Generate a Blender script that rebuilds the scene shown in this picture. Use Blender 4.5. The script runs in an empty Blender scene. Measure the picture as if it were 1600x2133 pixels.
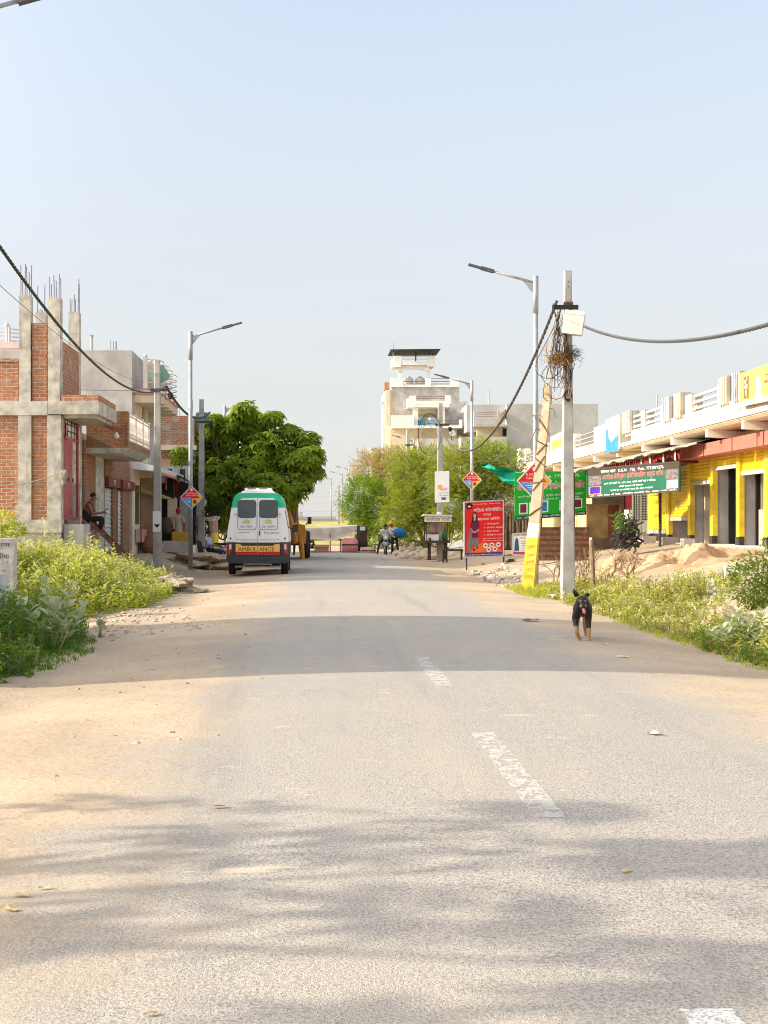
import bpy, math, random
from mathutils import Vector, Matrix, noise
C = bpy.context.scene.collection
SC = bpy.context.scene
R = random.Random(11)
# ------------------------------------------------------------------ camera model: focal length, vanishing point of the road, horizon, eye height
F, VX, HY, EYE = 2800.0, 655.0, 1092.0, 1.6
def P(px, py, Y):
    return Vector(((px - VX) * Y / F, Y, EYE - (py - HY) * Y / F))
def PX(px, Y): return (px - VX) * Y / F
def PZ(py, Y): return EYE - (py - HY) * Y / F
def U(a, b): return R.uniform(a, b)
def sstep(a, b, x):
    t = min(1, max(0, (x - a) / (b - a))); return t * t * (3 - 2 * t)
# ------------------------------------------------------------------ objects
ORG = {}
def thing(name, label, cat, loc=(0, 0, 0), group=None):
    o = bpy.data.objects.new(name, None); C.objects.link(o)
    o.location = loc; o.empty_display_size = .2
    o['label'] = label; o['category'] = cat
    if group: o['group'] = group
    ORG[o.name] = Vector(loc)
    return o
def tag(o, label=None, cat=None, group=None, kind=None):
    for k, v in (('label', label), ('category', cat), ('group', group), ('kind', kind)):
        if v: o[k] = v
    return o
def dup(root, loc, rotz=None, label=None, scale=None):
    r = root.copy(); C.objects.link(r); r.location = loc
    if rotz is not None: r.rotation_euler = (0, 0, rotz)
    if scale: r.scale = scale if hasattr(scale, '__len__') else (scale,) * 3
    if label: r['label'] = label
    for ch in list(root.children):
        c = ch.copy(); C.objects.link(c); c.parent = r
        for g in list(ch.children):
            d = g.copy(); C.objects.link(d); d.parent = c
    return r
class MB:
    def __init__(s): s.v = []; s.f = []; s.mi = []; s.sm = []; s.m = 0; s.smooth = False
    def add(s, vs, fs, T=None):
        b = len(s.v)
        if T is not None: vs = [T @ Vector(v) for v in vs]
        s.v.extend(vs)
        for f in fs:
            s.f.append([i + b for i in f]); s.mi.append(s.m); s.sm.append(s.smooth)
        return s
    def box(s, x0, x1, y0, y1, z0, z1, T=None):
        vs = [(x0, y0, z0), (x1, y0, z0), (x1, y1, z0), (x0, y1, z0), (x0, y0, z1), (x1, y0, z1), (x1, y1, z1), (x0, y1, z1)]
        return s.add(vs, [(0, 3, 2, 1), (4, 5, 6, 7), (0, 1, 5, 4), (1, 2, 6, 5), (2, 3, 7, 6), (3, 0, 4, 7)], T)
    def pxbox(s, x0, x1, y0, y1, Y, d):           # a box whose near face fills that rectangle at distance Y, d metres deep
        return s.box(PX(x0, Y), PX(x1, Y), Y, Y + d, PZ(y1, Y), PZ(y0, Y))
    def bar(s, a, b, w, h=None, up=(0, 0, 1)):
        a = Vector(a); b = Vector(b); h = h or w
        d = (b - a); L = d.length
        if L < 1e-6: return s
        d /= L; u = Vector(up)
        if abs(d.dot(u)) > .98: u = Vector((1, 0, 0))
        x = d.cross(u).normalized(); z = x.cross(d)
        T = Matrix((x, d, z)).transposed().to_4x4(); T.translation = a
        return s.box(-w / 2, w / 2, 0, L, -h / 2, h / 2, T)
    def tube(s, pts, r, n=6, cap=True, close=False):
        pts = [Vector(p) for p in pts]; k = len(pts)
        rs = r if hasattr(r, '__len__') else [r] * k
        vs = []; fs = []; ref = None
        for i, p in enumerate(pts):
            if close: d = pts[(i + 1) % k] - pts[i - 1]
            else: d = pts[min(i + 1, k - 1)] - pts[max(i - 1, 0)]
            d.normalize()
            if ref is None:
                ref = Vector((0, 0, 1)) if abs(d.z) < .9 else Vector((1, 0, 0))
            x = d.cross(ref).normalized(); y = x.cross(d).normalized(); ref = y.cross(x) if False else ref
            if abs(d.dot(ref)) > .95: ref = Vector((0, 1, 0)) if abs(d.y) < .9 else Vector((1, 0, 0))
            for j in range(n):
                a = 2 * math.pi * j / n
                vs.append(p + (x * math.cos(a) + y * math.sin(a)) * rs[i])
        for i in range(k if close else k - 1):
            for j in range(n):
                a = i * n + j; b = i * n + (j + 1) % n; i2 = (i + 1) % k
                fs.append((a, b, i2 * n + (j + 1) % n, i2 * n + j))
        if cap and not close:
            fs.append(tuple(range(n - 1, -1, -1))); fs.append(tuple(range((k - 1) * n, k * n)))
        return s.add(vs, fs)
    def lathe(s, prof, T=None, n=16, cap=True):   # prof: (radius, z)
        vs = []; fs = []
        for r, z in prof:
            for j in range(n):
                a = 2 * math.pi * j / n; vs.append((r * math.cos(a), r * math.sin(a), z))
        k = len(prof)
        for i in range(k - 1):
            for j in range(n):
                j2 = (j + 1) % n; fs.append((i * n + j, i * n + j2, (i + 1) * n + j2, (i + 1) * n + j))
        if cap: fs.append(tuple(range(n - 1, -1, -1))); fs.append(tuple(range((k - 1) * n, k * n)))
        return s.add(vs, fs, T)
    def prism(s, poly, y0, y1, T=None):           # polygon in x,z pushed along y
        n = len(poly)
        vs = [(x, y0, z) for x, z in poly] + [(x, y1, z) for x, z in poly]
        fs = [tuple(range(n)), tuple(range(2 * n - 1, n - 1, -1))]
        for i in range(n):
            j = (i + 1) % n; fs.append((i, i + n, j + n, j))
        return s.add(vs, fs, T)
    def quad(s, a, b, c, d): return s.add([a, b, c, d], [(0, 1, 2, 3)])
    def ball(s, c, r, T=None, n=10, m=7):
        rx, ry, rz = r if hasattr(r, '__len__') else (r, r, r)
        vs = [(c[0], c[1], c[2] - rz)]; fs = []
        for i in range(1, m):
            p = -math.pi / 2 + math.pi * i / m
            for j in range(n):
                a = 2 * math.pi * j / n
                vs.append((c[0] + rx * math.cos(p) * math.cos(a), c[1] + ry * math.cos(p) * math.sin(a), c[2] + rz * math.sin(p)))
        vs.append((c[0], c[1], c[2] + rz)); t = len(vs) - 1
        for j in range(n):
            j2 = (j + 1) % n
            fs.append((0, 1 + j2, 1 + j)); fs.append((t, t - n + j, t - n + j2))
            for i in range(m - 2):
                a = 1 + i * n; fs.append((a + j, a + j2, a + n + j2, a + n + j))
        return s.add(vs, fs, T)
    def rock(s, c, r, seed=0, n=12, m=8, amp=.3, flat=True):
        b = len(s.v); s.ball((0, 0, 0), 1, None, n, m)
        for i in range(b, len(s.v)):
            v = Vector(s.v[i]); k = 1 + amp * noise.noise(v * 1.3 + Vector((seed * 7.1, 0, 0))) + amp * .5 * noise.noise(v * 3.1 + Vector((0, seed * 3.3, 0)))
            s.v[i] = Vector((c[0] + v.x * r[0] * k, c[1] + v.y * r[1] * k, c[2] + v.z * r[2] * k))
        return s
    def text(s, body, o, ux, uz, h=None, w=None, al='C', off=.004):
        """flat lettering: o = anchor (middle of the line), ux = reading direction, uz = up, fitted to height h and/or width w (metres)"""
        ux = Vector(ux).normalized(); uz = Vector(uz).normalized(); nn = ux.cross(uz)
        vs, fs, bb = glyphs(body)
        W = bb[1] - bb[0]; Hh = bb[3] - bb[2]
        if W <= 0: return s
        sy = (h / Hh) if h else w / W
        sx = (w / W) if w else sy
        cx = {'C': (bb[0] + bb[1]) / 2, 'L': bb[0], 'R': bb[1]}[al]; cy = (bb[2] + bb[3]) / 2
        o = Vector(o) + nn * off
        return s.add([o + ux * ((x - cx) * sx) + uz * ((y - cy) * sy) for x, y in vs], fs)
    def build(s, name, mats, parent=None, label=None, cat=None, group=None, kind=None, org=None, local=False):
        me = bpy.data.meshes.new(name)
        if parent is not None:
            og = Vector((0, 0, 0)) if local else ORG.get(parent.name, Vector((0, 0, 0)))
        elif org is not None: og = Vector(org)
        elif kind in ('structure', 'stuff'): og = Vector((0, 0, 0))
        else:
            xs = [v[0] for v in s.v]; ys = [v[1] for v in s.v]; zs = [v[2] for v in s.v]
            og = Vector(((min(xs) + max(xs)) / 2, (min(ys) + max(ys)) / 2, min(zs)))
        ox, oy, oz = og
        me.from_pydata([(v[0] - ox, v[1] - oy, v[2] - oz) for v in s.v], [], s.f)
        for m in (mats if isinstance(mats, (list, tuple)) else [mats]): me.materials.append(m)
        me.polygons.foreach_set('material_index', s.mi)
        me.polygons.foreach_set('use_smooth', s.sm)
        me.update()
        o = bpy.data.objects.new(name, me); C.objects.link(o)
        ORG[o.name] = og
        if parent is not None: o.parent = parent
        else: o.location = og
        return tag(o, label, cat, group, kind)
GL = {}
def glyphs(body):
    if body in GL: return GL[body]
    c = bpy.data.curves.new('lettering', 'FONT'); c.body = body; c.size = 1; c.resolution_u = 2
    o = bpy.data.objects.new('lettering', c); me = o.to_mesh()
    vs = [(v.co.x, v.co.y) for v in me.vertices]; fs = [tuple(p.vertices) for p in me.polygons]
    bb = (min(v[0] for v in vs), max(v[0] for v in vs), min(v[1] for v in vs), max(v[1] for v in vs)) if vs else (0, 0, 0, 0)
    o.to_mesh_clear(); bpy.data.objects.remove(o); bpy.data.curves.remove(c)
    GL[body] = (vs, fs, bb); return GL[body]
# ------------------------------------------------------------------ materials
MATS = {}
def nt(name):
    m = bpy.data.materials.new(name); m.use_nodes = True
    t = m.node_tree; b = t.nodes['Principled BSDF']
    return m, t, b
def nd(t, typ, **kw):
    n = t.nodes.new(typ)
    for k, v in kw.items():
        if k[0] == 'i' and k[1:].isdigit(): n.inputs[int(k[1:])].default_value = v
        elif hasattr(n, k): setattr(n, k, v)
        else: n.inputs[k.replace('_', ' ')].default_value = v
    return n
def rgb(c): return (c[0], c[1], c[2], 1)
def mixc(t, fac, a, b, mode='MIX'):
    n = t.nodes.new('ShaderNodeMix'); n.data_type = 'RGBA'; n.blend_type = mode
    for i, x in ((0, fac), (6, a), (7, b)):
        if hasattr(x, 'links'): t.links.new(x, n.inputs[i])
        else: n.inputs[i].default_value = x if i == 0 else rgb(x)
    return n.outputs[2]
def ramp(t, x, a, b, lo=0., hi=1.):
    n = nd(t, 'ShaderNodeMapRange', interpolation_type='SMOOTHSTEP'); t.links.new(x, n.inputs[0])
    n.inputs[1].default_value = a; n.inputs[2].default_value = b; n.inputs[3].default_value = lo; n.inputs[4].default_value = hi
    return n.outputs[0]
def tex(t, scale, detail=4, stretch=None, rough=.6, kind='ShaderNodeTexNoise'):
    g = nd(t, 'ShaderNodeNewGeometry'); x = g.outputs['Position']
    if stretch:
        mp = nd(t, 'ShaderNodeMapping'); mp.inputs['Scale'].default_value = stretch; t.links.new(x, mp.inputs[0]); x = mp.outputs[0]
    n = t.nodes.new(kind); n.inputs['Scale'].default_value = scale
    if kind == 'ShaderNodeTexNoise': n.inputs['Detail'].default_value = detail; n.inputs['Roughness'].default_value = rough
    t.links.new(x, n.inputs['Vector'])
    return n.outputs[0]
def bump(t, b, h, strength=.3, dist=.02):
    n = nd(t, 'ShaderNodeBump'); n.inputs['Strength'].default_value = strength; n.inputs['Distance'].default_value = dist
    t.links.new(h, n.inputs['Height']); t.links.new(n.outputs[0], b.inputs['Normal'])
def M(name, col, rough=.75, var=.12, scale=3., bmp=.15, bscale=60., metal=0., streak=0., scol=None, spec=.3, stain=None):
    """painted / plastered / metal surface: base colour with broken tone, optional rain streaks (scol) and stains"""
    if name in MATS: return MATS[name]
    m, t, b = nt(name)
    lo = [max(0, c * (1 - var)) for c in col]; hi = [min(1, c * (1 + var)) for c in col]
    c = mixc(t, ramp(t, tex(t, scale, 5), .3, .7), lo, hi)
    if streak:
        f = ramp(t, tex(t, 2.6, 5, (1.6, 1.6, .22), .7), .52, .75, 0, streak)
        c = mixc(t, f, c, scol or [x * .4 for x in col])
    if stain:
        f = ramp(t, tex(t, .9, 6, None, .7), .5, .68, 0, stain[3])
        c = mixc(t, f, c, stain[:3])
    t.links.new(c, b.inputs['Base Color'])
    b.inputs['Roughness'].default_value = rough; b.inputs['Metallic'].default_value = metal
    b.inputs['Specular IOR Level'].default_value = spec
    if bmp: bump(t, b, tex(t, bscale, 4), bmp, .01)
    MATS[name] = m; return m
def brick(name, c1, c2, mortar, bw=.24, bh=.08, plaster=.0, pcol=(.4, .36, .3), mort=.016, lowmoss=0):
    if name in MATS: return MATS[name]
    m, t, b = nt(name)
    g = nd(t, 'ShaderNodeNewGeometry'); sp = nd(t, 'ShaderNodeSeparateXYZ'); sn = nd(t, 'ShaderNodeSeparateXYZ')
    t.links.new(g.outputs['Position'], sp.inputs[0]); t.links.new(g.outputs['True Normal'], sn.inputs[0])
    ab = nd(t, 'ShaderNodeMath', operation='ABSOLUTE'); t.links.new(sn.outputs[0], ab.inputs[0])
    gt = nd(t, 'ShaderNodeMath', operation='GREATER_THAN', i1=.5); t.links.new(ab.outputs[0], gt.inputs[0])
    mx = nd(t, 'ShaderNodeMix'); t.links.new(gt.outputs[0], mx.inputs[0]); t.links.new(sp.outputs[0], mx.inputs[2]); t.links.new(sp.outputs[1], mx.inputs[3])
    cb = nd(t, 'ShaderNodeCombineXYZ'); t.links.new(mx.outputs[0], cb.inputs[0]); t.links.new(sp.outputs[2], cb.inputs[1])
    n1 = nd(t, 'ShaderNodeTexNoise'); n1.inputs['Scale'].default_value = 2.2; n1.inputs['Detail'].default_value = 5; t.links.new(g.outputs['Position'], n1.inputs['Vector'])
    v = nd(t, 'ShaderNodeVectorMath', operation='MULTIPLY_ADD'); v.inputs[1].default_value = (.07, .06, 0); t.links.new(n1.outputs[1], v.inputs[0]); t.links.new(cb.outputs[0], v.inputs[2])
    bt = nd(t, 'ShaderNodeTexBrick'); t.links.new(v.outputs[0], bt.inputs['Vector'])
    bt.inputs['Scale'].default_value = 1; bt.inputs['Brick Width'].default_value = bw; bt.inputs['Row Height'].default_value = bh
    bt.inputs['Mortar Size'].default_value = mort; bt.inputs['Mortar Smooth'].default_value = .4; bt.inputs['Bias'].default_value = -.1
    bt.inputs['Color1'].default_value = rgb(c1); bt.inputs['Color2'].default_value = rgb(c2); bt.inputs['Mortar'].default_value = rgb(mortar)
    c = mixc(t, ramp(t, tex(t, 7, 6, None, .75), .38, .7, 0, .6), bt.outputs[0], [x * .5 for x in c1])
    c = mixc(t, ramp(t, tex(t, 1.3, 6, None, .7), .52, .72, 0, .4), c, [min(1, x * 1.25 + .05) for x in c1])
    c = mixc(t, ramp(t, tex(t, 30, 3), .55, .75, 0, .35), c, mortar)
    if plaster:
        c = mixc(t, ramp(t, tex(t, 1.7, 7, None, .72), .62 - plaster * .35, .66 - plaster * .3), c, pcol)
    t.links.new(c, b.inputs['Base Color']); b.inputs['Roughness'].default_value = .9; b.inputs['Specular IOR Level'].default_value = .15
    inv = nd(t, 'ShaderNodeMath', operation='MULTIPLY_ADD', i1=-1., i2=1.); t.links.new(bt.outputs['Fac'], inv.inputs[0])
    ad = nd(t, 'ShaderNodeMath', operation='MULTIPLY_ADD', i1=.7); t.links.new(tex(t, 25, 4), ad.inputs[0]); t.links.new(inv.outputs[0], ad.inputs[2])
    bump(t, b, ad.outputs[0], 1.0, .03)
    MATS[name] = m; return m
def leafm(name, a, b2, trans=.35, rough=.6, dry=None):
    if name in MATS: return MATS[name]
    m, t, b = nt(name)
    g = nd(t, 'ShaderNodeNewGeometry')
    c = mixc(t, g.outputs['Random Per Island'], a, b2)
    c = mixc(t, ramp(t, tex(t, .8, 3), .35, .7, 0, .45), c, [x * .55 for x in a])
    if dry: c = mixc(t, ramp(t, tex(t, dry[4], 3), .52, .66, 0, dry[3]), c, dry[:3])
    t.links.new(c, b.inputs['Base Color']); b.inputs['Roughness'].default_value = rough; b.inputs['Specular IOR Level'].default_value = .25
    tr = nd(t, 'ShaderNodeBsdfTranslucent'); t.links.new(mixc(t, .5, c, [min(1, b2[0] * 1.6), min(1, b2[1] * 1.6), b2[2] * .8]), tr.inputs[0])
    ms = nd(t, 'ShaderNodeMixShader', i0=trans); t.links.new(b.outputs[0], ms.inputs[1]); t.links.new(tr.outputs[0], ms.inputs[2])
    t.links.new(ms.outputs[0], t.nodes['Material Output'].inputs[0])
    MATS[name] = m; return m
def glass(name, col=(.03, .04, .05), rough=.08):
    return M(name, col, rough, .05, 2, 0, spec=.6)
SAND = (.44, .345, .245)
def ground_mat(name, road=False):
    m, t, b = nt(name)
    g = nd(t, 'ShaderNodeNewGeometry'); sp = nd(t, 'ShaderNodeSeparateXYZ'); t.links.new(g.outputs['Position'], sp.inputs[0])
    big = tex(t, .35, 5); mid = tex(t, 2.2, 6, None, .68); fine = tex(t, 22, 6, None, .72); grit = tex(t, 78, 3, None, .85)
    sand = mixc(t, ramp(t, big, .35, .65), [x * .86 for x in SAND], [x * 1.12 for x in SAND])
    sand = mixc(t, ramp(t, mid, .5, .72, 0, .5), sand, (.42, .345, .265))
    sand = mixc(t, ramp(t, fine, .54, .66, 0, .6), sand, (.23, .18, .125))
    sand = mixc(t, ramp(t, tex(t, 9, 6, (1, .5, 1), .8), .56, .68, 0, .65), sand, (.27, .205, .14))
    sand = mixc(t, ramp(t, fine, .28, .42, .4, 0), sand, (.58, .46, .33))
    sand = mixc(t, ramp(t, tex(t, 3.2, 5, (1.6, .25, 1), .7), .54, .7, 0, .45), sand, (.37, .30, .23))
    hgt = nd(t, 'ShaderNodeMath', operation='MULTIPLY_ADD', i1=.45); t.links.new(fine, hgt.inputs[0]); t.links.new(mid, hgt.inputs[2])
    col = sand; hh = hgt.outputs[0]; bs = 1.0
    if road:
        tar = mixc(t, ramp(t, grit, .34, .62), (.17, .157, .145), (.52, .482, .435))
        tar = mixc(t, ramp(t, tex(t, 38, 3, None, .8), .42, .62, 0, .4), tar, (.42, .385, .335))
        tar = mixc(t, ramp(t, big, .38, .68, 0, .45), tar, (.44, .385, .315))
        tar = mixc(t, ramp(t, tex(t, 1.1, 5, (1.6, .35, 1), .65), .52, .72, 0, .4), tar, (.48, .41, .315))
        tar = mixc(t, ramp(t, tex(t, .55, 4, (2.2, .10, 1)), .52, .72, 0, .5), tar, (.25, .235, .22))
        tar = mixc(t, ramp(t, tex(t, 3.4, 5, (.7, 1.6, 1), .6), .64, .7, 0, .75), tar, (.58, .48, .36))        # little drifts of sand
        vo = nd(t, 'ShaderNodeTexVoronoi', feature='DISTANCE_TO_EDGE'); vo.inputs['Scale'].default_value = .55; vo.inputs['Randomness'].default_value = 1
        wv = nd(t, 'ShaderNodeVectorMath', operation='MULTIPLY_ADD'); wv.inputs[1].default_value = (.5, .5, 0); nw = nd(t, 'ShaderNodeTexNoise'); nw.inputs['Scale'].default_value = 2.5; nw.inputs['Detail'].default_value = 5
        t.links.new(g.outputs['Position'], nw.inputs['Vector']); t.links.new(nw.outputs[1], wv.inputs[0]); t.links.new(g.outputs['Position'], wv.inputs[2]); t.links.new(wv.outputs[0], vo.inputs['Vector'])
        ck = nd(t, 'ShaderNodeMath', operation='MULTIPLY'); t.links.new(ramp(t, vo.outputs[0], .004, .013, .14, 0), ck.inputs[0]); t.links.new(ramp(t, tex(t, .8, 2), .5, .62), ck.inputs[1])
        tar = mixc(t, ck.outputs[0], tar, (.10, .09, .08))
        e = nd(t, 'ShaderNodeMath', operation='ADD', i1=-1.2); t.links.new(sp.outputs[0], e.inputs[0])
        a = nd(t, 'ShaderNodeMath', operation='ABSOLUTE'); t.links.new(e.outputs[0], a.inputs[0])
        j = nd(t, 'ShaderNodeMath', operation='MULTIPLY_ADD', i1=1.9); t.links.new(big, j.inputs[0]); t.links.new(a.outputs[0], j.inputs[2])
        j2 = nd(t, 'ShaderNodeMath', operation='MULTIPLY_ADD', i1=1.7); t.links.new(mid, j2.inputs[0]); t.links.new(j.outputs[0], j2.inputs[2])
        j3 = nd(t, 'ShaderNodeMath', operation='MULTIPLY_ADD', i1=1.3); t.links.new(fine, j3.inputs[0]); t.links.new(j2.outputs[0], j3.inputs[2])
        f = ramp(t, j3.outputs[0], 4.0, 5.2)
        col = mixc(t, f, tar, sand)
        hm = nd(t, 'ShaderNodeMix'); t.links.new(f, hm.inputs[0]); t.links.new(grit, hm.inputs[2]); t.links.new(hgt.outputs[0], hm.inputs[3]); hh = hm.outputs[0]; bs = .55
    t.links.new(col, b.inputs['Base Color']); b.inputs['Roughness'].default_value = .92; b.inputs['Specular IOR Level'].default_value = .12
    bump(t, b, hh, bs, .035)
    MATS[name] = m; return m
def paint_worn(name, col, cover=.5, dens=.9):
    """road paint worn down to the tar: opaque paint flakes over clear gaps"""
    m, t, b = nt(name); b.inputs['Base Color'].default_value = rgb(col); b.inputs['Roughness'].default_value = .85
    n = tex(t, 14, 6, (1, .5, 1), .78); f = ramp(t, n, .44 + cover * .12, .56 + cover * .12, dens, 0.)
    n2 = ramp(t, tex(t, 90, 2), .45, .6, 1, .45)
    mu = nd(t, 'ShaderNodeMath', operation='MULTIPLY'); t.links.new(f, mu.inputs[0]); t.links.new(n2, mu.inputs[1])
    t.links.new(mu.outputs[0], b.inputs['Alpha'])
    return m
# palette
concrete = M('concrete', (.50, .465, .395), .9, .3, 3.5, .6, 25, streak=.75, scol=(.2, .185, .16), stain=(.62, .59, .52, .6))
cement = M('cement_plaster', (.46, .43, .395), .9, .2, 1.2, .25, 30, streak=.45, scol=(.3, .28, .26), stain=(.55, .53, .49, .55))
pole_grey = M('pole_concrete', (.39, .372, .345), .85, .2, 3, .4, 40, streak=.5, scol=(.28, .265, .24), stain=(.36, .34, .31, .5))
whitewash = M('whitewash', (.74, .70, .62), .85, .08, 2, .15, 40, streak=.35, scol=(.42, .36, .28))
whitewash2 = M('clean_white', (.76, .75, .73), .7, .05, 2, .08, 40)
cream = M('cream_plaster', (.66, .57, .43), .85, .1, 2, .15, 40, streak=.25)
galv = M('galvanised_steel', (.36, .37, .385), .5, .12, 6, .03, 90, metal=.4)
iron = M('dark_iron', (.055, .05, .048), .55, .2, 8, .1, 60, metal=.3)
rust = M('rusty_iron', (.17, .075, .045), .8, .35, 7, .25, 50)
rebar = M('rebar_steel', (.24, .23, .26), .6, .2, 9, .1, 60, metal=.4)
black = M('black_rubber', (.018, .018, .018), .7, .2, 8, .1, 80)
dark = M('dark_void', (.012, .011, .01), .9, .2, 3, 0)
wood = M('grey_wood', (.24, .165, .10), .85, .3, 6, .3, 50)
darkwood = M('dark_wood', (.07, .045, .03), .8, .3, 6, .3, 50)
maroon = M('maroon_paint', (.22, .035, .03), .5, .15, 5, .08, 60)
pinkdoor = M('pink_door_paint', (.42, .115, .11), .55, .1, 3, .06, 50, streak=.2)
yellow = M('yellow_shutter_paint', (.80, .58, .015), .45, .1, 3, .05, 50, streak=.22, scol=(.42, .30, .05))
red = M('sign_red', (.74, .018, .02), .45, .05, 2, 0)
white = M('sign_white', (.82, .82, .80), .5, .04, 2, 0)
bluish = M('sign_blue', (.08, .25, .62), .5, .05, 2, 0)
navy = M('sign_navy', (.05, .03, .22), .5, .05, 2, 0)
orange_s = M('sign_orange', (.9, .42, .06), .5, .08, 2, 0)
yellow_s = M('sign_yellow', (.86, .66, .08), .5, .06, 2, 0)
green_s = M('sign_green', (.015, .40, .035), .45, .06, 2, 0)
dkgreen = M('sign_dark_green', (.01, .105, .06), .45, .08, 2, 0)
ink = M('sign_ink', (.03, .03, .03), .6, .1, 2, 0)
skin_m = M('skin', (.22, .105, .06), .6, .08, 8, .05, 90)
hair_m = M('hair', (.012, .01, .009), .6, .2, 30, .2, 90)
steel_rail = M('white_steel_railing', (.62, .57, .50), .5, .08, 5, .05, 60)
brickA = brick('brick_rough', (.55, .235, .115), (.40, .15, .075), (.56, .45, .36), bw=.25, bh=.095, plaster=.1, pcol=(.5, .44, .36))
brickB = brick('brick_dark', (.44, .18, .09), (.34, .12, .065), (.40, .30, .21), plaster=.25, pcol=(.30, .22, .15))
brickP = brick('brick_half_plastered', (.42, .22, .13), (.36, .17, .10), (.5, .44, .37), plaster=.75, pcol=(.48, .44, .375))
brickM = brick('brick_worn', (.5, .22, .12), (.40, .16, .09), (.52, .45, .37), plaster=.12, pcol=(.45, .41, .35))
# ------------------------------------------------------------------ bodies: one skinned surface per figure, coloured by the bone it wraps
def skin(mb, nodes, sub=2):
    """nodes: (key, position, radius, parent key, material slot of the segment that ends here)"""
    idx = {n[0]: i for i, n in enumerate(nodes)}
    me = bpy.data.meshes.new('figure')
    me.from_pydata([n[1] for n in nodes], [(idx[n[3]], i) for i, n in enumerate(nodes) if n[3]], [])
    o = bpy.data.objects.new('figure', me); C.objects.link(o)
    o.modifiers.new('s', 'SKIN'); 
    md = o.modifiers.new('u', 'SUBSURF'); md.levels = sub; md.render_levels = sub
    for i, n in enumerate(nodes):
        sv = me.skin_vertices[0].data[i]; r = n[2]
        sv.radius = r if hasattr(r, '__len__') else (r, r); sv.use_root = n[3] is None
    dg = bpy.context.evaluated_depsgraph_get(); ev = o.evaluated_get(dg); m2 = ev.to_mesh()
    vs = [v.co.copy() for v in m2.vertices]; fs = [tuple(p.vertices) for p in m2.polygons]; cs = [p.center.copy() for p in m2.polygons]
    ev.to_mesh_clear(); bpy.data.objects.remove(o); bpy.data.meshes.remove(me)
    segs = [(Vector(nodes[idx[n[3]]][1]), Vector(n[1]), n[4]) for n in nodes if n[3]]
    b = len(mb.v); mb.v.extend(vs)
    for f, c in zip(fs, cs):
        best = 1e9; m = 0
        for a, e, k in segs:
            d = e - a; t = max(0, min(1, (c - a).dot(d) / max(d.length_squared, 1e-9))); q = (c - a - d * t).length
            if q < best: best = q; m = k
        mb.f.append([i + b for i in f]); mb.mi.append(m); mb.sm.append(True)
def hand(mb, wrist, d, n, slot, s=1.0, curl=.5, side=1):
    """palm and five separate, unequal, bent fingers; d = direction of the hand, n = back of the hand"""
    w = Vector(wrist); d = Vector(d).normalized(); n = Vector(n); n = (n - d * n.dot(d)).normalized(); x = d.cross(n)
    old = (mb.m, mb.smooth); mb.m = slot; mb.smooth = True
    mb.tube([w - d * .01 * s, w + d * .04 * s, w + d * .09 * s], [.024 * s, .036 * s, .034 * s], 8)
    for k, L in enumerate((.062, .074, .07, .055)):
        r = w + d * .082 * s + x * (.0225 - .015 * k) * s
        p1 = r + (d * math.cos(curl * .6) - n * math.sin(curl * .6)) * L * .5 * s
        p2 = p1 + (d * math.cos(curl * 1.5) - n * math.sin(curl * 1.5)) * L * .3 * s
        p3 = p2 + (d * math.cos(curl * 2.1) - n * math.sin(curl * 2.1)) * L * .25 * s
        mb.tube([r - d * .02 * s, p1, p2, p3], [.0085 * s, .008 * s, .0072 * s, .006 * s], 6)
    t0 = w + d * .025 * s + x * side * .028 * s
    t1 = t0 + (d * .6 + x * side * .8 - n * .25).normalized() * .038 * s
    mb.tube([t0 - x * side * .012 * s, t1, t1 + (d * .9 + x * side * .25 - n * .35).normalized() * .03 * s], [.011 * s, .0095 * s, .0075 * s], 6)
    mb.m, mb.smooth = old
def face(mb, c, fwd, s=1.0, slot=0, eye=None, ears=True):
    """eyes, nose, mouth and ears on a head centred at c looking along fwd"""
    c = Vector(c); f = Vector(fwd).normalized(); x = f.cross(Vector((0, 0, 1))).normalized(); z = x.cross(f)
    o = (mb.m, mb.smooth); mb.smooth = True; mb.m = slot
    mb.tube([c + f * .09 * s + z * .02 * s, c + f * .112 * s - z * .022 * s, c + f * .09 * s - z * .03 * s], [.008 * s, .015 * s, .01 * s], 6)
    if ears:
        for k in (-1, 1): mb.ball(c + x * k * .082 * s - f * .005 * s, (.014 * s, .022 * s, .03 * s), None, 6, 5)
    if eye is not None:
        mb.m = eye
        for k in (-1, 1): mb.ball(c + f * .088 * s + x * k * .033 * s + z * .012 * s, .0095 * s, None, 6, 5)
        mb.tube([c + f * .092 * s - z * .056 * s - x * .022 * s, c + f * .098 * s - z * .056 * s, c + f * .092 * s - z * .056 * s + x * .022 * s], .005 * s, 5)
    mb.m, mb.smooth = o
def haircap(mb, c, fwd, s=1.0, back=.012, low=-.02):
    c = Vector(c); f = Vector(fwd).normalized()
    b = len(mb.v); o = mb.smooth; mb.smooth = True
    mb.ball((0, 0, 0), (.089 * s, .104 * s, .108 * s), None, 12, 9)
    for i in range(b, len(mb.v)):
        v = Vector(mb.v[i]); 
        if v.z < low * s: v.z = low * s - (low * s - v.z) * .35
        v *= 1 + .06 * noise.noise(v * 40)
        mb.v[i] = c + v - f * back * s * 1.8 + Vector((0, 0, .016 * s))
    mb.smooth = o
shirt_white = M('shirt_white', (.62, .64, .68), .85, .1, 8, .2, 60)
shirt_blue = M('shirt_pale_blue', (.33, .40, .55), .85, .1, 8, .2, 60)
cloth_black = M('black_cloth', (.018, .017, .018), .9, .2, 8, .2, 60)
cloth_navy = M('navy_trousers', (.02, .024, .045), .9, .2, 8, .2, 60)
beige_cloth = M('beige_tunic', (.50, .42, .29), .9, .1, 8, .2, 60)
red_cloth = M('red_cloth', (.48, .02, .025), .85, .12, 8, .2, 60)
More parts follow.
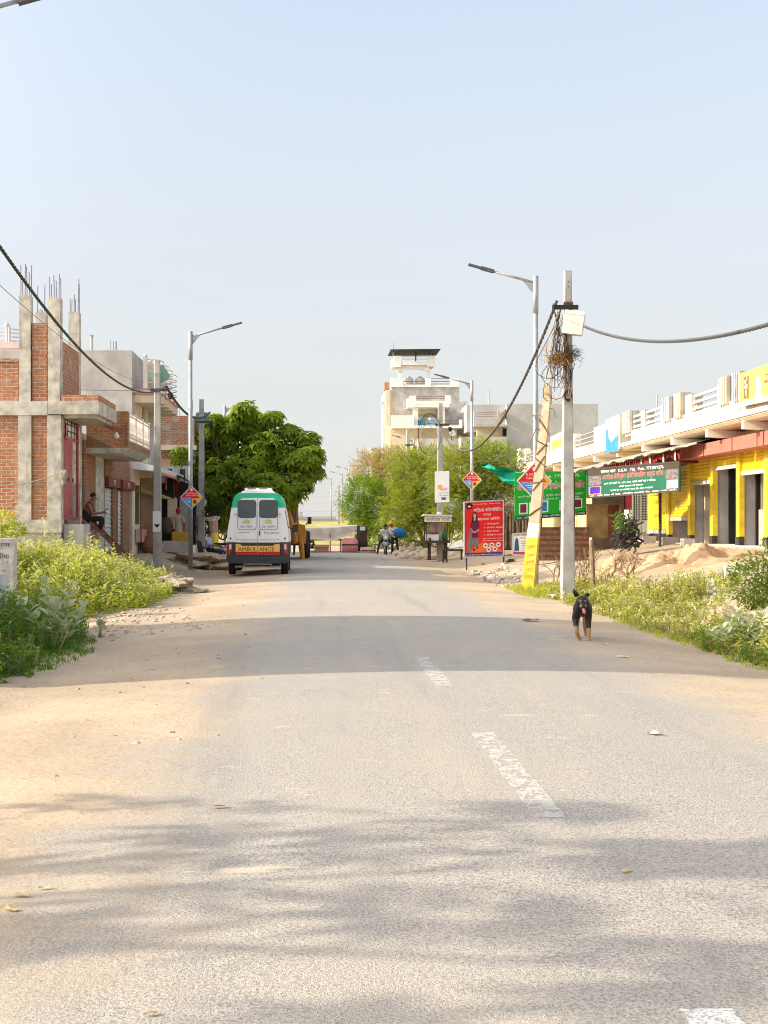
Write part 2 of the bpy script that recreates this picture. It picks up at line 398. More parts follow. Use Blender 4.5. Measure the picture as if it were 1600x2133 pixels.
saffron = M('saffron_cloth', (.80, .28, .02), .85, .1, 12, .2, 60)
eye_m = M('eye_dark', (.02, .015, .012), .3, .05, 5, 0)
def person(label, loc, joints, mats, head_fwd, rotz=0, hair=None, hands=(), eye=True, hs=1.0, group=None, sub=2, ears=True):
    """joints: skin nodes in the figure's own space (metres, feet near z=0); mats slots: 0 skin 1 top 2 legs 3 shoes"""
    t = thing('person', label, 'person', loc, group); ORG[t.name] = Vector((0, 0, 0)); t.rotation_euler = (0, 0, rotz)
    b = MB(); skin(b, joints, sub)
    hc = next(j[1] for j in joints if j[0] == 'head')
    face(b, hc, head_fwd, hs, 0, 4 if eye else None, ears)
    for h in hands: hand(b, *h)
    b.build('body', mats + [eye_m], t, local=True)
    if hair:
        h = MB(); haircap(h, hc, head_fwd, hs, *(hair[1:])); h.build(hair[0] if isinstance(hair[0], str) else 'hair', hair_m, t, local=True)
    return t
# -- youth sitting on the plinth beside the pink door, reading a phone; he faces +x, feet on the ramp
pj = [('pelvis', (0, 0, .10), (.13, .15), None, 2), ('waist', (-.03, 0, .24), (.12, .14), 'pelvis', 1), ('chest', (.03, 0, .43), (.13, .17), 'waist', 1),
      ('neckb', (.11, 0, .57), .075, 'chest', 1), ('neck', (.15, 0, .62), .05, 'neckb', 0), ('head', (.20, 0, .715), (.088, .08), 'neck', 0), ('crown', (.205, 0, .79), (.07, .066), 'head', 0)]
for k, s in ((-1, 'a'), (1, 'b')):
    pj += [('sh' + s, (.09, .19 * k, .51), .06, 'chest', 0), ('el' + s, (.19, .23 * k, .27), .042, 'sh' + s, 0), ('wr' + s, (.42, .07 * k, .30), .028, 'el' + s, 0),
           ('hip' + s, (.06, .10 * k, .09), .095, 'pelvis', 2), ('kn' + s, (.42, .12 * k, .16), .07, 'hip' + s, 2), ('an' + s, (.36, .12 * k, -.24), .05, 'kn' + s, 2), ('to' + s, (.53, .13 * k, -.29), .035, 'an' + s, 3)]
youth = person('young man in a black vest sitting on the plinth ledge reading a phone', (-6.22, 36.75, 1.62), pj, [skin_m, cloth_black, cloth_black, skin_m], (.9, -.15, -.45), .0,
       ('hair', .016, .02), [((.42, -.07, .30), (.9, .3, .15), (0, -.3, 1), 0, 1, .8, 1), ((.42, .07, .30), (.9, -.3, .15), (0, .3, 1), 0, 1, .8, -1)])
ph = MB(); ph.box(-.04, .04, -.008, .008, -.075, .075, Matrix.Translation((-5.70, 36.75, 2.0)) @ Matrix.Rotation(.9, 4, 'Y') @ Matrix.Rotation(1.57, 4, 'Z'))
ph.build('phone', dark, None, 'dark phone held by the youth on the ledge', 'phone')
# -- woman seen from behind on the shop step
wj = [('pelvis', (0, 0, .86), (.15, .12), None, 1), ('waist', (0, 0, 1.04), (.125, .10), 'pelvis', 1), ('chest', (0, 0, 1.24), (.145, .105), 'waist', 1), ('neckb', (0, 0, 1.37), .07, 'chest', 1),
      ('neck', (0, .01, 1.42), .05, 'neckb', 0), ('head', (0, .02, 1.52), (.082, .09), 'neck', 0), ('crown', (0, .015, 1.59), (.07, .07), 'head', 0), ('skirt', (0, 0, .62), (.19, .15), 'pelvis', 1), ('hem', (0, 0, .40), (.215, .17), 'skirt', 1)]
for k, s in ((-1, 'a'), (1, 'b')):
    wj += [('sh' + s, (.185 * k, 0, 1.31), .058, 'chest', 1), ('el' + s, (.245 * k, .03, 1.05), .045, 'sh' + s, 1), ('wr' + s, (.235 * k, .13, .84), .028, 'el' + s, 0),
           ('kn' + s, (.09 * k, .0, .30), .085, 'hem', 2), ('an' + s, (.085 * k, 0, .10), .07, 'kn' + s, 2), ('to' + s, (.085 * k, .12, .035), .04, 'an' + s, 3)]
woman = person('woman in a beige tunic and red headscarf standing on the shop step seen from behind', P(371, 1144, 54.0), wj, [skin_m, beige_cloth, red_cloth, skin_m], (0, 1, 0), 0, None,
       [((.235, .13, .84), (0, .45, -.9), (1, 0, 0), 0, 1, .6, 1), ((-.235, .13, .84), (0, .45, -.9), (-1, 0, 0), 0, 1, .6, -1)])
sc = MB(); haircap(sc, (0, .02, 1.525), (0, 1, 0), 1.14, .012, -.10); sc.build('headscarf', red_cloth, woman, local=True)
# -- man on the plastic chair by the kerb, back to us, facing +x/+y
mj = [('pelvis', (0, 0, .50), (.14, .16), None, 2), ('waist', (-.03, 0, .64), (.125, .15), 'pelvis', 1), ('chest', (-.04, 0, .86), (.13, .18), 'waist', 1), ('neckb', (-.02, 0, 1.0), .075, 'chest', 1),
      ('neck', (0, 0, 1.05), .05, 'neckb', 0), ('head', (.03, 0, 1.145), (.088, .08), 'neck', 0), ('crown', (.03, 0, 1.22), .066, 'head', 0)]
for k, s in ((-1, 'a'), (1, 'b')):
    mj += [('sh' + s, (-.03, .2 * k, .94), .062, 'chest', 1), ('el' + s, (.10, .25 * k, .70), .045, 'sh' + s, 1), ('wr' + s, (.34, .2 * k, .68), .03, 'el' + s, 0),
           ('hip' + s, (.05, .1 * k, .49), .095, 'pelvis', 2), ('kn' + s, (.45, .13 * k, .48), .07, 'hip' + s, 2), ('an' + s, (.50, .13 * k, .08), .05, 'kn' + s, 2), ('to' + s, (.65, .13 * k, .035), .04, 'an' + s, 3)]
sitter = person('man in a pale blue shirt sitting on a black chair beside the ambulance', (-3.93, 50.0, .12), mj, [skin_m, shirt_blue, cloth_navy, cloth_black], (1, .2, -.1), -.25,
       ('hair', .014, -.03), [((.34, -.2, .68), (.95, .1, -.1), (0, -.2, 1), 0, 1, .7, 1), ((.34, .2, .68), (.95, -.1, -.1), (0, .2, 1), 0, 1, .7, -1)])
# -- rider astride the motorcycle, facing us (-y), feet on the ground
rj = [('pelvis', (0, .30, .82), (.15, .13), None, 2), ('waist', (0, .24, .98), (.14, .12), 'pelvis', 1), ('chest', (0, .13, 1.18), (.17, .13), 'waist', 1), ('neckb', (0, .05, 1.31), .075, 'chest', 1),
      ('neck', (0, .01, 1.35), .05, 'neckb', 0), ('head', (0, -.04, 1.43), (.08, .088), 'neck', 0), ('crown', (0, -.03, 1.505), .066, 'head', 0)]
for k, s in ((-1, 'a'), (1, 'b')):
    rj += [('sh' + s, (.2 * k, .1, 1.24), .062, 'chest', 1), ('el' + s, (.33 * k, -.05, 1.02), .046, 'sh' + s, 1), ('wr' + s, (.33 * k, -.29, 1.02), .03, 'el' + s, 0),
           ('hip' + s, (.12 * k, .26, .80), .095, 'pelvis', 2), ('kn' + s, (.30 * k, -.02, .58), .07, 'hip' + s, 2), ('an' + s, (.40 * k, .10, .12), .05, 'kn' + s, 2), ('to' + s, (.42 * k, -.06, .035), .042, 'an' + s, 3)]
BIKE = Vector((PX(803, 68), 68.0, .05))
rider = person('man in a white shirt astride a motorcycle in the road looking down', BIKE, rj, [skin_m, shirt_white, cloth_navy, cloth_black], (-.15, -.8, -.6), 0,
       ('hair', .012, -.02), [((.33, -.29, 1.02), (.35, -.5, -.1), (.2, .2, 1), 0, 1, 1.0, -1), ((-.33, -.29, 1.02), (-.35, -.5, -.1), (-.2, .2, 1), 0, 1, 1.0, 1)])
sj = [('pelvis', (0, 0, .88), (.15, .13), None, 2), ('waist', (-.02, -.03, 1.04), (.14, .12), 'pelvis', 1), ('chest', (-.08, -.09, 1.27), (.17, .13), 'waist', 1), ('neckb', (-.12, -.14, 1.42), .075, 'chest', 1),
      ('neck', (-.14, -.17, 1.46), .05, 'neckb', 0), ('head', (-.17, -.22, 1.55), (.08, .088), 'neck', 0), ('crown', (-.17, -.21, 1.62), .066, 'head', 0),
      ('sha', (-.26, -.14, 1.35), .062, 'chest', 1), ('ela', (-.30, -.34, 1.18), .046, 'sha', 1), ('wra', (-.20, -.50, 1.12), .03, 'ela', 0),
      ('shb', (.11, -.02, 1.37), .062, 'chest', 1), ('elb', (.28, -.10, 1.16), .046, 'shb', 1), ('wrb', (.22, -.30, 1.06), .03, 'elb', 0),
      ('hipa', (-.10, 0, .86), .095, 'pelvis', 2), ('kna', (-.11, -.06, .48), .07, 'hipa', 2), ('ana', (-.13, .02, .10), .05, 'kna', 2), ('toa', (-.14, -.14, .035), .042, 'ana', 3),
      ('hipb', (.10, 0, .86), .095, 'pelvis', 2), ('knb', (.15, -.06, .48), .07, 'hipb', 2), ('anb', (.19, .02, .10), .05, 'knb', 2), ('tob', (.21, -.14, .035), .042, 'anb', 3)]
porter = person('man in an orange turban standing by the motorcycle with a large blue bag', BIKE + Vector((.50, .75, -.02)), sj, [skin_m, shirt_white, cloth_navy, cloth_black], (-.5, -.8, -.3), 0, None,
       [((-.20, -.50, 1.12), (.3, -.8, -.2), (0, 0, 1), 0, 1, .8, 1), ((.22, -.30, 1.06), (-.3, -.7, -.3), (0, 0, 1), 0, 1, .8, -1)])
tb = MB(); tb.smooth = True
for k in range(5):
    z = 1.60 + .026 * k; rr = .125 - .012 * abs(k - 1) - .012 * k
    tb.tube([(-.17 + rr * math.cos(a + k), -.20 + rr * 1.05 * math.sin(a + k), z + .016 * math.sin(a + k * 2)) for a in [i * math.pi / 7 for i in range(14)]], .032, 6, close=True)
tb.ball((-.17, -.20, 1.66), (.09, .095, .08)); tb.build('turban', saffron, porter, local=True)
bag = MB(); bag.smooth = True; b0 = BIKE + Vector((.78, .60, 1.10)); bag.rock((b0.x, b0.y, b0.z), (.36, .26, .25), 3, 14, 10, .16)
bag.build('cloth_bag', M('blue_bag', (.008, .15, .36), .7, .15, 5, .3, 20), None, 'large blue cloth bag slung behind the man in the orange turban', 'bag')
# -- the dog trotting towards us: one continuous skinned body, black with tan legs and muzzle
fur_b = M('black_fur', (.012, .011, .012), .5, .3, 30, .35, 160, spec=.4)
fur_t = M('tan_fur', (.40, .22, .085), .75, .2, 25, .3, 160)
dj = [('chest', (0, .06, .405), (.105, .122), None, 0), ('shd', (.0, -.01, .445), (.098, .10), 'chest', 0), ('nk', (-.02, -.09, .495), .078, 'shd', 0), ('head', (-.045, -.155, .535), (.08, .064), 'nk', 0),
      ('brow', (-.05, -.20, .515), (.054, .046), 'head', 0), ('muz', (-.052, -.245, .478), (.033, .03), 'brow', 0), ('nose', (-.053, -.30, .452), (.021, .02), 'muz', 0),
      ('rib', (.04, .20, .40), (.11, .122), 'chest', 0), ('bel', (.08, .34, .42), (.095, .10), 'rib', 0), ('rump', (.10, .47, .44), (.09, .09), 'bel', 0),
      ('t1', (.11, .56, .47), .026, 'rump', 0), ('t2', (.115, .62, .42), .02, 't1', 0), ('t3', (.11, .67, .36), .016, 't2', 0), ('t4', (.10, .71, .31), .009, 't3', 0),
      ('sa', (-.075, .03, .37), 0.051, 'chest', 0), ('ea', (-.085, .05, .275), 0.041, 'sa', 0), ('ka', (-.083, -.02, .185), 0.028, 'ea', 0), ('wa', (-.085, -.05, .135), 0.026, 'ka', 1), ('pa', (-.05, .0, .055), 0.021, 'wa', 1), ('qa', (-.03, -.015, .024), 0.023, 'pa', 1),
      ('sb', (.065, .02, .37), 0.051, 'chest', 0), ('eb', (.068, .04, .275), 0.041, 'sb', 0), ('kb', (.066, .015, .17), 0.029, 'eb', 0), ('wb', (.064, -.005, .10), 0.024, 'kb', 1), ('pb', (.063, -.015, .035), 0.022, 'wb', 1), ('qb', (.062, -.055, .018), 0.027, 'pb', 1),
      ('ha', (.045, .46, .41), 0.071, 'rump', 0), ('ga', (.0, .41, .29), 0.051, 'ha', 0), ('ca', (.018, .51, .17), 0.027, 'ga', 1), ('fa', (.02, .475, .045), 0.022, 'ca', 1), ('ya', (.02, .43, .02), 0.026, 'fa', 1),
      ('hb', (.135, .46, .41), 0.068, 'rump', 0), ('gb', (.118, .41, .28), 0.051, 'hb', 1), ('cb', (.12, .53, .19), 0.027, 'gb', 1), ('fb', (.135, .57, .09), 0.022, 'cb', 1), ('yb', (.142, .55, .05), 0.024, 'fb', 1)]
DOG = Vector((3.52, 17.6, .055))
dog = thing('dog', 'black and tan dog trotting along the road edge with its tongue out', 'dog', DOG); ORG[dog.name] = Vector((0, 0, 0)); dog.scale = (1.12, 1.08, 1.06)
b = MB(); skin(b, dj, 2)
b.m = 1; b.smooth = True
for k in (-1, 1): b.ball((-.052 + .026 * k, -.262, .463), (.015, .038, .017), None, 8, 6)      # pale cheeks
b.m = 1
for q in ((-.03, -.035, .016), (.062, -.078, .014), (.02, .405, .014), (.142, .53, .045)):
    for k in (-1, 0, 1): b.ball((q[0] + .015 * k, q[1] - .008 * (k == 0), q[2]), (.012, .024, .013), None, 8, 6)
b.build('body', [fur_b, fur_t], dog, local=True)
for k, tip in ((-1, (-.14, -.10, .665)), (1, (.05, -.07, .615))):
    e = MB(); e.smooth = True
    base = Vector((-.045 + .05 * k, -.135, .575)); tipv = Vector(tip)
    w = Vector((.028, 0, -.012 * k)); mid = base.lerp(tipv, .55) + Vector((.008 * k, -.012, .008))
    e.add([base - w, base + w, mid + w * .75, mid - w * .75, tipv, base + Vector((0, .022, 0)), mid + Vector((0, .016, 0))],
          [(0, 1, 2, 3), (3, 2, 4), (1, 5, 6, 2), (5, 0, 3, 6), (2, 6, 4), (6, 3, 4), (0, 5, 1)])
    e.build('ear', fur_b, dog, local=True)
for k in (-1, 1):
    e = MB(); e.smooth = True; e.ball((-.05 + .027 * k, -.236, .523), .0095, None, 8, 6); e.build('eye', M('dog_eye', (.35, .30, .22), .15, .1, 9, 0, spec=.8), dog, local=True)
e = MB(); e.smooth = True; e.ball((-.053, -.318, .452), (.016, .012, .012), None, 8, 6); e.build('nose', black, dog, local=True)
e = MB(); e.smooth = True; e.tube([(-.052, -.26, .435), (-.05, -.302, .418), (-.048, -.315, .385), (-.047, -.312, .352)], [.014, .019, .021, .011], 8); e.build('tongue', M('tongue_pink', (.62, .20, .20), .4, .08, 9, 0), dog, local=True)
e = MB(); e.smooth = True; e.tube([(-.052, -.22, .445), (-.052, -.275, .42)], [.026, .016], 8); e.build('jaw', fur_b, dog, local=True)
# ------------------------------------------------------------------ camera, sun, sky
cam = bpy.data.cameras.new('camera'); co = bpy.data.objects.new('camera', cam); C.objects.link(co)
co.location = (0, 0, EYE); co.rotation_euler = (math.radians(90), 0, 0)
cam.sensor_fit = 'HORIZONTAL'; cam.sensor_width = 36; cam.lens = F * 36 / 1600
cam.shift_x = (800 - VX) / 1600; cam.shift_y = (HY - 1066.5) / 1600
cam.clip_start = .3; cam.clip_end = 4000; SC.camera = co
HAZE = (1.92, 1.90, 1.87)
GLOW = (11.0, 9.7, 7.8)
SUN_EL, SUN_AZ = math.radians(25), math.radians(-95.5)      # azimuth from +Y towards +X: the sun stands off to the side, over the roofs
sd = Vector((math.sin(SUN_AZ) * math.cos(SUN_EL), math.cos(SUN_AZ) * math.cos(SUN_EL), math.sin(SUN_EL)))
sun = bpy.data.lights.new('sun', 'SUN'); so = bpy.data.objects.new('sun', sun); C.objects.link(so)
so.rotation_euler = (-sd).to_track_quat('-Z', 'Y').to_euler(); so.location = (-30, 0, 30)
sun.energy = 2.9; sun.angle = math.radians(.6); sun.color = (1, .89, .72)
W = bpy.data.worlds.new('World'); SC.world = W; W.use_nodes = True; wt = W.node_tree; bg = wt.nodes['Background']
sk = wt.nodes.new('ShaderNodeTexSky'); sk.sky_type = 'NISHITA'; sk.sun_disc = False
sk.sun_elevation = SUN_EL; sk.sun_rotation = SUN_AZ; sk.air_density = 1.0; sk.dust_density = 1.0; sk.ozone_density = 1.5; sk.altitude = 100
tcw = nd(wt, 'ShaderNodeTexCoord'); spw = nd(wt, 'ShaderNodeSeparateXYZ'); wt.links.new(tcw.outputs['Generated'], spw.inputs[0])
cln = nd(wt, 'ShaderNodeTexNoise'); cln.inputs['Scale'].default_value = 2.2; cln.inputs['Detail'].default_value = 5; cmp_ = nd(wt, 'ShaderNodeMapping'); cmp_.inputs['Scale'].default_value = (1, 1, 3.5); wt.links.new(tcw.outputs['Generated'], cmp_.inputs[0]); wt.links.new(cmp_.outputs[0], cln.inputs['Vector'])
cla = nd(wt, 'ShaderNodeMath', operation='MULTIPLY_ADD', i1=.22, i2=-.11); wt.links.new(cln.outputs[0], cla.inputs[0])
vl = nd(wt, 'ShaderNodeMath', operation='ADD', use_clamp=True); wt.links.new(cla.outputs[0], vl.inputs[1]); wt.links.new(ramp(wt, spw.outputs[2], -.02, .58, .95, .34), vl.inputs[0]); veil = vl.outputs[0]                                   # milky veil of dust, thicker low down
dt = nd(wt, 'ShaderNodeVectorMath', operation='DOT_PRODUCT'); dt.inputs[1].default_value = sd; wt.links.new(tcw.outputs['Generated'], dt.inputs[0])
mxm = nd(wt, 'ShaderNodeMath', operation='MAXIMUM', i1=0.); wt.links.new(dt.outputs['Value'], mxm.inputs[0])
pwr = nd(wt, 'ShaderNodeMath', operation='POWER', i1=3.); wt.links.new(mxm.outputs[0], pwr.inputs[0])
glow = mixc(wt, pwr.outputs[0], (0, 0, 0), GLOW)                                       # bright hazy aureole on the sun's side of the sky
hs = nd(wt, 'ShaderNodeHueSaturation'); hs.inputs['Saturation'].default_value = .85; hs.inputs['Value'].default_value = .92; wt.links.new(sk.outputs[0], hs.inputs['Color'])
wt.links.new(mixc(wt, 1., mixc(wt, veil, hs.outputs[0], HAZE), glow, 'ADD'), bg.inputs[0]); bg.inputs[1].default_value = .15
SC.view_settings.view_transform = 'Standard'; SC.view_settings.look = 'None'; SC.view_settings.gamma = 1; SC.view_settings.exposure = 1.36
SC.cycles.max_bounces = 6; SC.cycles.transparent_max_bounces = 10; SC.cycles.use_denoising = True; SC.cycles.filter_width = 1.05
# ------------------------------------------------------------------ terrain
def crown(x): return .12 * max(0., 1 - ((x - 1.2) / 3.7) ** 2)
def gz(x, y):
    k = 1 - sstep(72, 84, y)
    z = crown(x) * k
    z += 1.0 * max(0, min(1, (x - 5.3) / 6.6)) * sstep(4, 20, y)
    z += .55 * sstep(-3.5, -6.3, x) * sstep(17, 30, y)
    z -= .22 * math.exp(-((x + 4.3) / .7) ** 2 - ((y - 23.0) / 2.6) ** 2)         # wet hollow between the weed beds
    z -= .20 * math.exp(-((x - 6.6) / .9) ** 2 - ((y - 21.0) / 4) ** 2)
    if y > 84: z += 1.9 * sstep(95, 170, y) * (1 - sstep(2, 30, abs(x - 2) - 12) * 0)
    a = abs(x - 1.2)
    if y < 90 and a > 2.3:
        w = min(1, (a - 2.3) / 1.2)
        z += w * (.028 * noise.noise(Vector((x * .7, y * .5, 0))) + .016 * noise.noise(Vector((x * 2.3, y * 2.0, 5))))
    return z
def span(a, b, st):
    n = max(1, round((b - a) / st)); return [a + (b - a) * i / n for i in range(n)]
xs = [-900, -300, -120, -60, -35, -22, -15] + span(-12, -8, .5) + span(-8, 12.4, .16) + span(12.4, 17, .8) + [17, 24, 36, 60, 120, 300, 900]
ys = [-60, -20, -6] + span(-1, 2, .6) + span(2, 14, .16) + span(14, 40, .25) + span(40, 90, .6) + span(90, 180, 3) + [180, 200, 230, 260, 300, 350, 450, 700, 1200, 2000]
def sheet(name, mat, xr, yr, dz=0, **kw):
    b = MB(); b.smooth = True; n = len(xr)
    b.add([(x, y, gz(x, y) + dz) for y in yr for x in xr], [(j * n + i, j * n + i + 1, (j + 1) * n + i + 1, (j + 1) * n + i) for j in range(len(yr) - 1) for i in range(n - 1)])
    return b.build(name, mat, kind='structure', **kw)
gmat = ground_mat('sandy_ground'); rmat = ground_mat('dusty_tar', True)
sheet('ground', gmat, xs, ys, label='pale sandy ground with scattered stones')
sheet('road', rmat, [x for x in xs if -2.75 < x < 5.15], [y for y in ys if y < 78], .005, label='dusty grey tar road with sandy edges')
pws = [paint_worn('worn_road_paint', (.78, .78, .75), *q) for q in ((.4, .8), (.05, .42), (.1, .42), (-.1, .3), (-.3, .2))]
for i, (a, e, cv) in enumerate(((2.2, 4.08, 1), (6.75, 9.5, 1), (12.2, 14.9, 1), (17.8, 20.4, 1), (23.2, 26, 1))):
    b = MB(); n = 8
    yy = [a + (e - a) * j / n for j in range(n + 1)]
    b.add([(x, y, gz(x, y) + .010) for y in yy for x in (1.105, 1.16, 1.215, 1.27)], [(j * 4 + q, j * 4 + q + 1, j * 4 + q + 5, j * 4 + q + 4) for j in range(n) for q in range(3)])
    b.build('road_marking', pws[i], kind='structure')
fieldm = M('dry_field', (.33, .30, .09), .9, .25, .6, .1, 5)
b = MB(); fx = [-60, -30, -15, -8, 0, 4, 8, 14, 30, 60]; fy = [100, 115, 130, 145, 160, 170, 185, 200, 230, 260, 300]
b.add([(x, y, gz(x, y) + .05) for y in fy for x in fx], [(j * 10 + i, j * 10 + i + 1, (j + 1) * 10 + i + 1, (j + 1) * 10 + i) for j in range(10) for i in range(9)])
b.build('field', fieldm, kind='structure', label='yellow green field beyond the end of the road')
# ------------------------------------------------------------------ plants
def leaf(b, c, d, n, L, w, bend=0.):
    d = d.normalized(); s = d.cross(n)
    if s.length < 1e-4: s = d.cross(Vector((1, 0, 0)))
    s.normalize(); n2 = s.cross(d)
    m = c + d * L * .5 + n2 * bend * L
    k = len(b.v); b.v.extend((c, m + s * w, c + d * L - n2 * bend * L, m - s * w)); b.f.append((k, k + 1, k + 2, k + 3)); b.mi.append(b.m); b.sm.append(False)
def rv(): 
    while 1:
        v = Vector((U(-1, 1), U(-1, 1), U(-1, 1)))
        if .05 < v.length < 1: return v
def limbs(b, base, top, r0, ends, wig=.12, n=6):
    base = Vector(base); top = Vector(top); pts = [base + (top - base) * i / n + Vector((U(-1, 1), U(-1, 1), 0)) * wig * (0 < i) for i in range(n + 1)]
    b.smooth = True; b.tube(pts, [r0 * (1.25 if i == 0 else 1 - .45 * i / n) for i in range(n + 1)], 9)
    for e in ends:
        s = pts[min(n, max(2, int(n * U(.5, 1))))]; e = Vector(e); m = s.lerp(e, .5) + Vector((U(-1, 1), U(-1, 1), U(0, .6))) * wig * 2
        b.tube([s, s.lerp(m, .5) + Vector((0, 0, .05)), m, e], [r0 * .5, r0 * .4, r0 * .3, r0 * .1], 6)
bark = M('bark', (.14, .095, .06), .95, .3, 6, .6, 30)
def broad_tree(label, base, blobs, nros, mat, group=None, tr=.17, size=.34):
    """rosettes of long drooping leaves round the shell of several clumps"""
    t = thing('broadleaf_tree', label, 'tree', base, group)
    b = MB(); c0 = Vector(base); limbs(b, base, c0 + Vector((0, 0, (blobs[0][0][2] - c0.z) * .7)), tr, [Vector(q[0]) - Vector((0, 0, q[1][2] * .3)) for q in blobs], .1); b.build('trunk', bark, t)
    b = MB(); tot = sum(q[1][0] * q[1][2] for q in blobs)
    for c, r in blobs:
        c = Vector(c)
        for _ in range(int(nros * r[0] * r[2] / tot)):
            v = rv().normalized(); q = U(.45, 1.03) ** .6
            p = c + Vector((v.x * r[0] * q, v.y * r[1] * q, v.z * r[2] * q)) * (1 + .5 * noise.noise(v * 2.6 + c))
            ax = (v + Vector((0, 0, .9))).normalized(); s = size * U(.6, 1.2); k = R.randint(4, 6); a0 = U(0, 6.3)
            x = ax.orthogonal().normalized(); y = ax.cross(x)
            for i in range(k):
                a = a0 + 6.283 * i / k; dd = x * math.cos(a) + y * math.sin(a) + ax * U(-.1, .35) + Vector((0, 0, -.45))
                leaf(b, p, dd, ax, s * U(.75, 1.1), s * .17, .07)
    b.build('crown', mat, t); return t
def feathery_tree(label, base, blobs, n, mat, group=None, tr=.14, L=.42, droop=.35, trunk=True):
    """thin arching twigs set with small leaflets"""
    t = thing('acacia_tree', label, 'tree', base, group)
    b = MB(); c0 = Vector(base)
    limbs(b, base, c0 + Vector((0, 0, (blobs[0][0][2] - c0.z) * .6)), tr, [Vector(q[0]) + rv() * .4 for q in blobs for _ in range(2)], .14); b.build('trunk', bark, t)
    b = MB(); tot = sum(q[1][0] * q[1][2] for q in blobs)
    for c, r in blobs:
        c = Vector(c)
        for _ in range(int(n * r[0] * r[2] / tot)):
            v = rv().normalized(); q = U(.3, 1.05) ** .55
            p = c + Vector((v.x * r[0] * q, v.y * r[1] * q, v.z * r[2] * q)) * (1 + .35 * noise.noise(v * 1.9 + c * .7))
            d = (v + rv() * .8 + Vector((0, 0, .25))).normalized(); l = L * U(.5, 1.3); ns = 5
            for i in range(ns):
                f = i / ns; d2 = (d + Vector((0, 0, -droop * 2 * f))).normalized(); p = p + d2 * l / ns
                sd2 = d2.cross(Vector((0, 0, 1)) + rv() * .3)
                for sg in (-1, 1): leaf(b, p, sd2 * sg + d2 * .7 + rv() * .3, Vector((0, 0, 1)) + rv() * .6, l * .30, l * .055)
    b.build('crown', mat, t); return t
def weedbed(b, pts, hfun, dens, lsz, tip=1, lean=.25):
    """upright weeds with small leaflets along each stem and pale flowering tips (slot 1)"""
    for (x, y) in pts:
        z0 = gz(x, y) - .02; h = hfun(x, y) * U(.65, 1.12)
        if h < .05: continue
        d = Vector((U(-lean, lean), U(-lean, lean), 1)); k = max(3, int(dens * h)); base = Vector((x, y, z0))
        dry = R.random() < .11; dk = 3 if dry else 0
        if dry: k = max(2, k // 3); h *= 1.25; d = Vector((U(-.5, .5), U(-.4, .4), 1))
        b.m = 3 if dry else 2; leaf(b, base, d, Vector((0, -1, 0)), h, .006)
        for i in range(k):
            f = (i + U(0, 1)) / k; p = base + d * h * f + Vector((U(-1, 1), U(-1, 1), 0)) * .03
            a = U(0, 6.283); dd = Vector((math.cos(a), math.sin(a), U(.0, .9) - .3 * (1 - f)))
            b.m = 1 if (f > .78 and R.random() < .55 * tip) else dk
            s = lsz * U(.6, 1.25) * (1.15 - .45 * f)
            leaf(b, p, dd, Vector((0, 0, 1)) + rv() * .5, s, s * .24, .06)
            if R.random() < .5: leaf(b, p + dd * s * .4, dd + rv() * .6, Vector((0, 0, 1)) + rv() * .5, s * .8, s * .2)
def region(n, poly):
    xs_ = [p[0] for p in poly]; ys_ = [p[1] for p in poly]; out = []
    while len(out) < n:
        x, y = U(min(xs_), max(xs_)), U(min(ys_), max(ys_)); ins = False
        for i in range(len(poly)):
            (x1, y1), (x2, y2) = poly[i - 1], poly[i]
            if (y1 > y) != (y2 > y) and x < (x2 - x1) * (y - y1) / (y2 - y1) + x1: ins = not ins
        if ins: out.append((x, y))
    return out
weed_a = leafm('weed_leaf', (.28, .36, .03), (.49, .54, .08), .47, dry=(.46, .38, .15, .5, .9))
weed_t = leafm('weed_tip', (.60, .58, .24), (.74, .70, .40), .4)
weed_d = leafm('weed_leaf_dark', (.07, .17, .018), (.17, .30, .04), .45)
weed_r = leafm('weed_leaf_pale', (.29, .32, .05), (.50, .49, .12), .45, dry=(.46, .38, .17, .6, 1.3))
weed_y = leafm('weed_dry', (.34, .25, .12), (.48, .38, .20), .25)
stem_m = M('weed_stem', (.20, .20, .08), .9, .2, 5, 0)
nz = lambda x, y, s=1.: .5 + .5 * noise.noise(Vector((x * s, y * s, 3.3)))
# bright bed below the brick house, deeper bed in front of it, verge on the other side
b = MB(); weedbed(b, region(2600, [(-3.3, 34.5), (-3.2, 29), (-3.25, 25.5), (-4.2, 24.2), (-6.0, 25), (-7.6, 29), (-7.6, 34), (-5, 36.5)]), lambda x, y: (.2 + 1.1 * nz(x, y, .9)) * min(1, .45 + .4 * (-3.1 - x)) * (1 - .42 * sstep(26, 32, y)) * (1 if R.random() > .06 else 1.4), 46, .105)
b.build('weeds', [weed_a, weed_t, stem_m, weed_y], kind='stuff', label='sunlit bed of yellow green weeds below the brick house', cat='weeds')
b = MB(); weedbed(b, region(1250, [(-3.15, 13.2), (-3.1, 18.2), (-3.6, 20.8), (-5.2, 22.5), (-6.2, 22), (-5.4, 14)]), lambda x, y: (.15 + .9 * nz(x, y, 1.1)) * min(1, .35 + .8 * (-2.95 - x)) * (1 if R.random() > .06 else 1.45), 52, .09, .35)
b.build('weeds', [weed_d, weed_a, stem_m, weed_y], kind='stuff', label='shaded tangle of weeds round the stone slab at the verge', cat='weeds')
b = MB(); weedbed(b, region(1700, [(5.0, 13.6), (4.95, 18), (4.95, 22.5), (5.0, 27.5), (5.15, 31), (6.5, 31), (7.4, 25.5), (6.4, 23), (6.1, 19), (6.6, 14)]), lambda x, y: max(0, -.42 + 1.6 * nz(x, y, 1.1)) * min(1, .35 + .9 * (x - 4.85)) * .72, 62, .085, .9)
b.build('weeds', [weed_r, weed_t, stem_m, weed_y], kind='stuff', label='low pale weeds along the verge beside the tall concrete pole', cat='weeds')
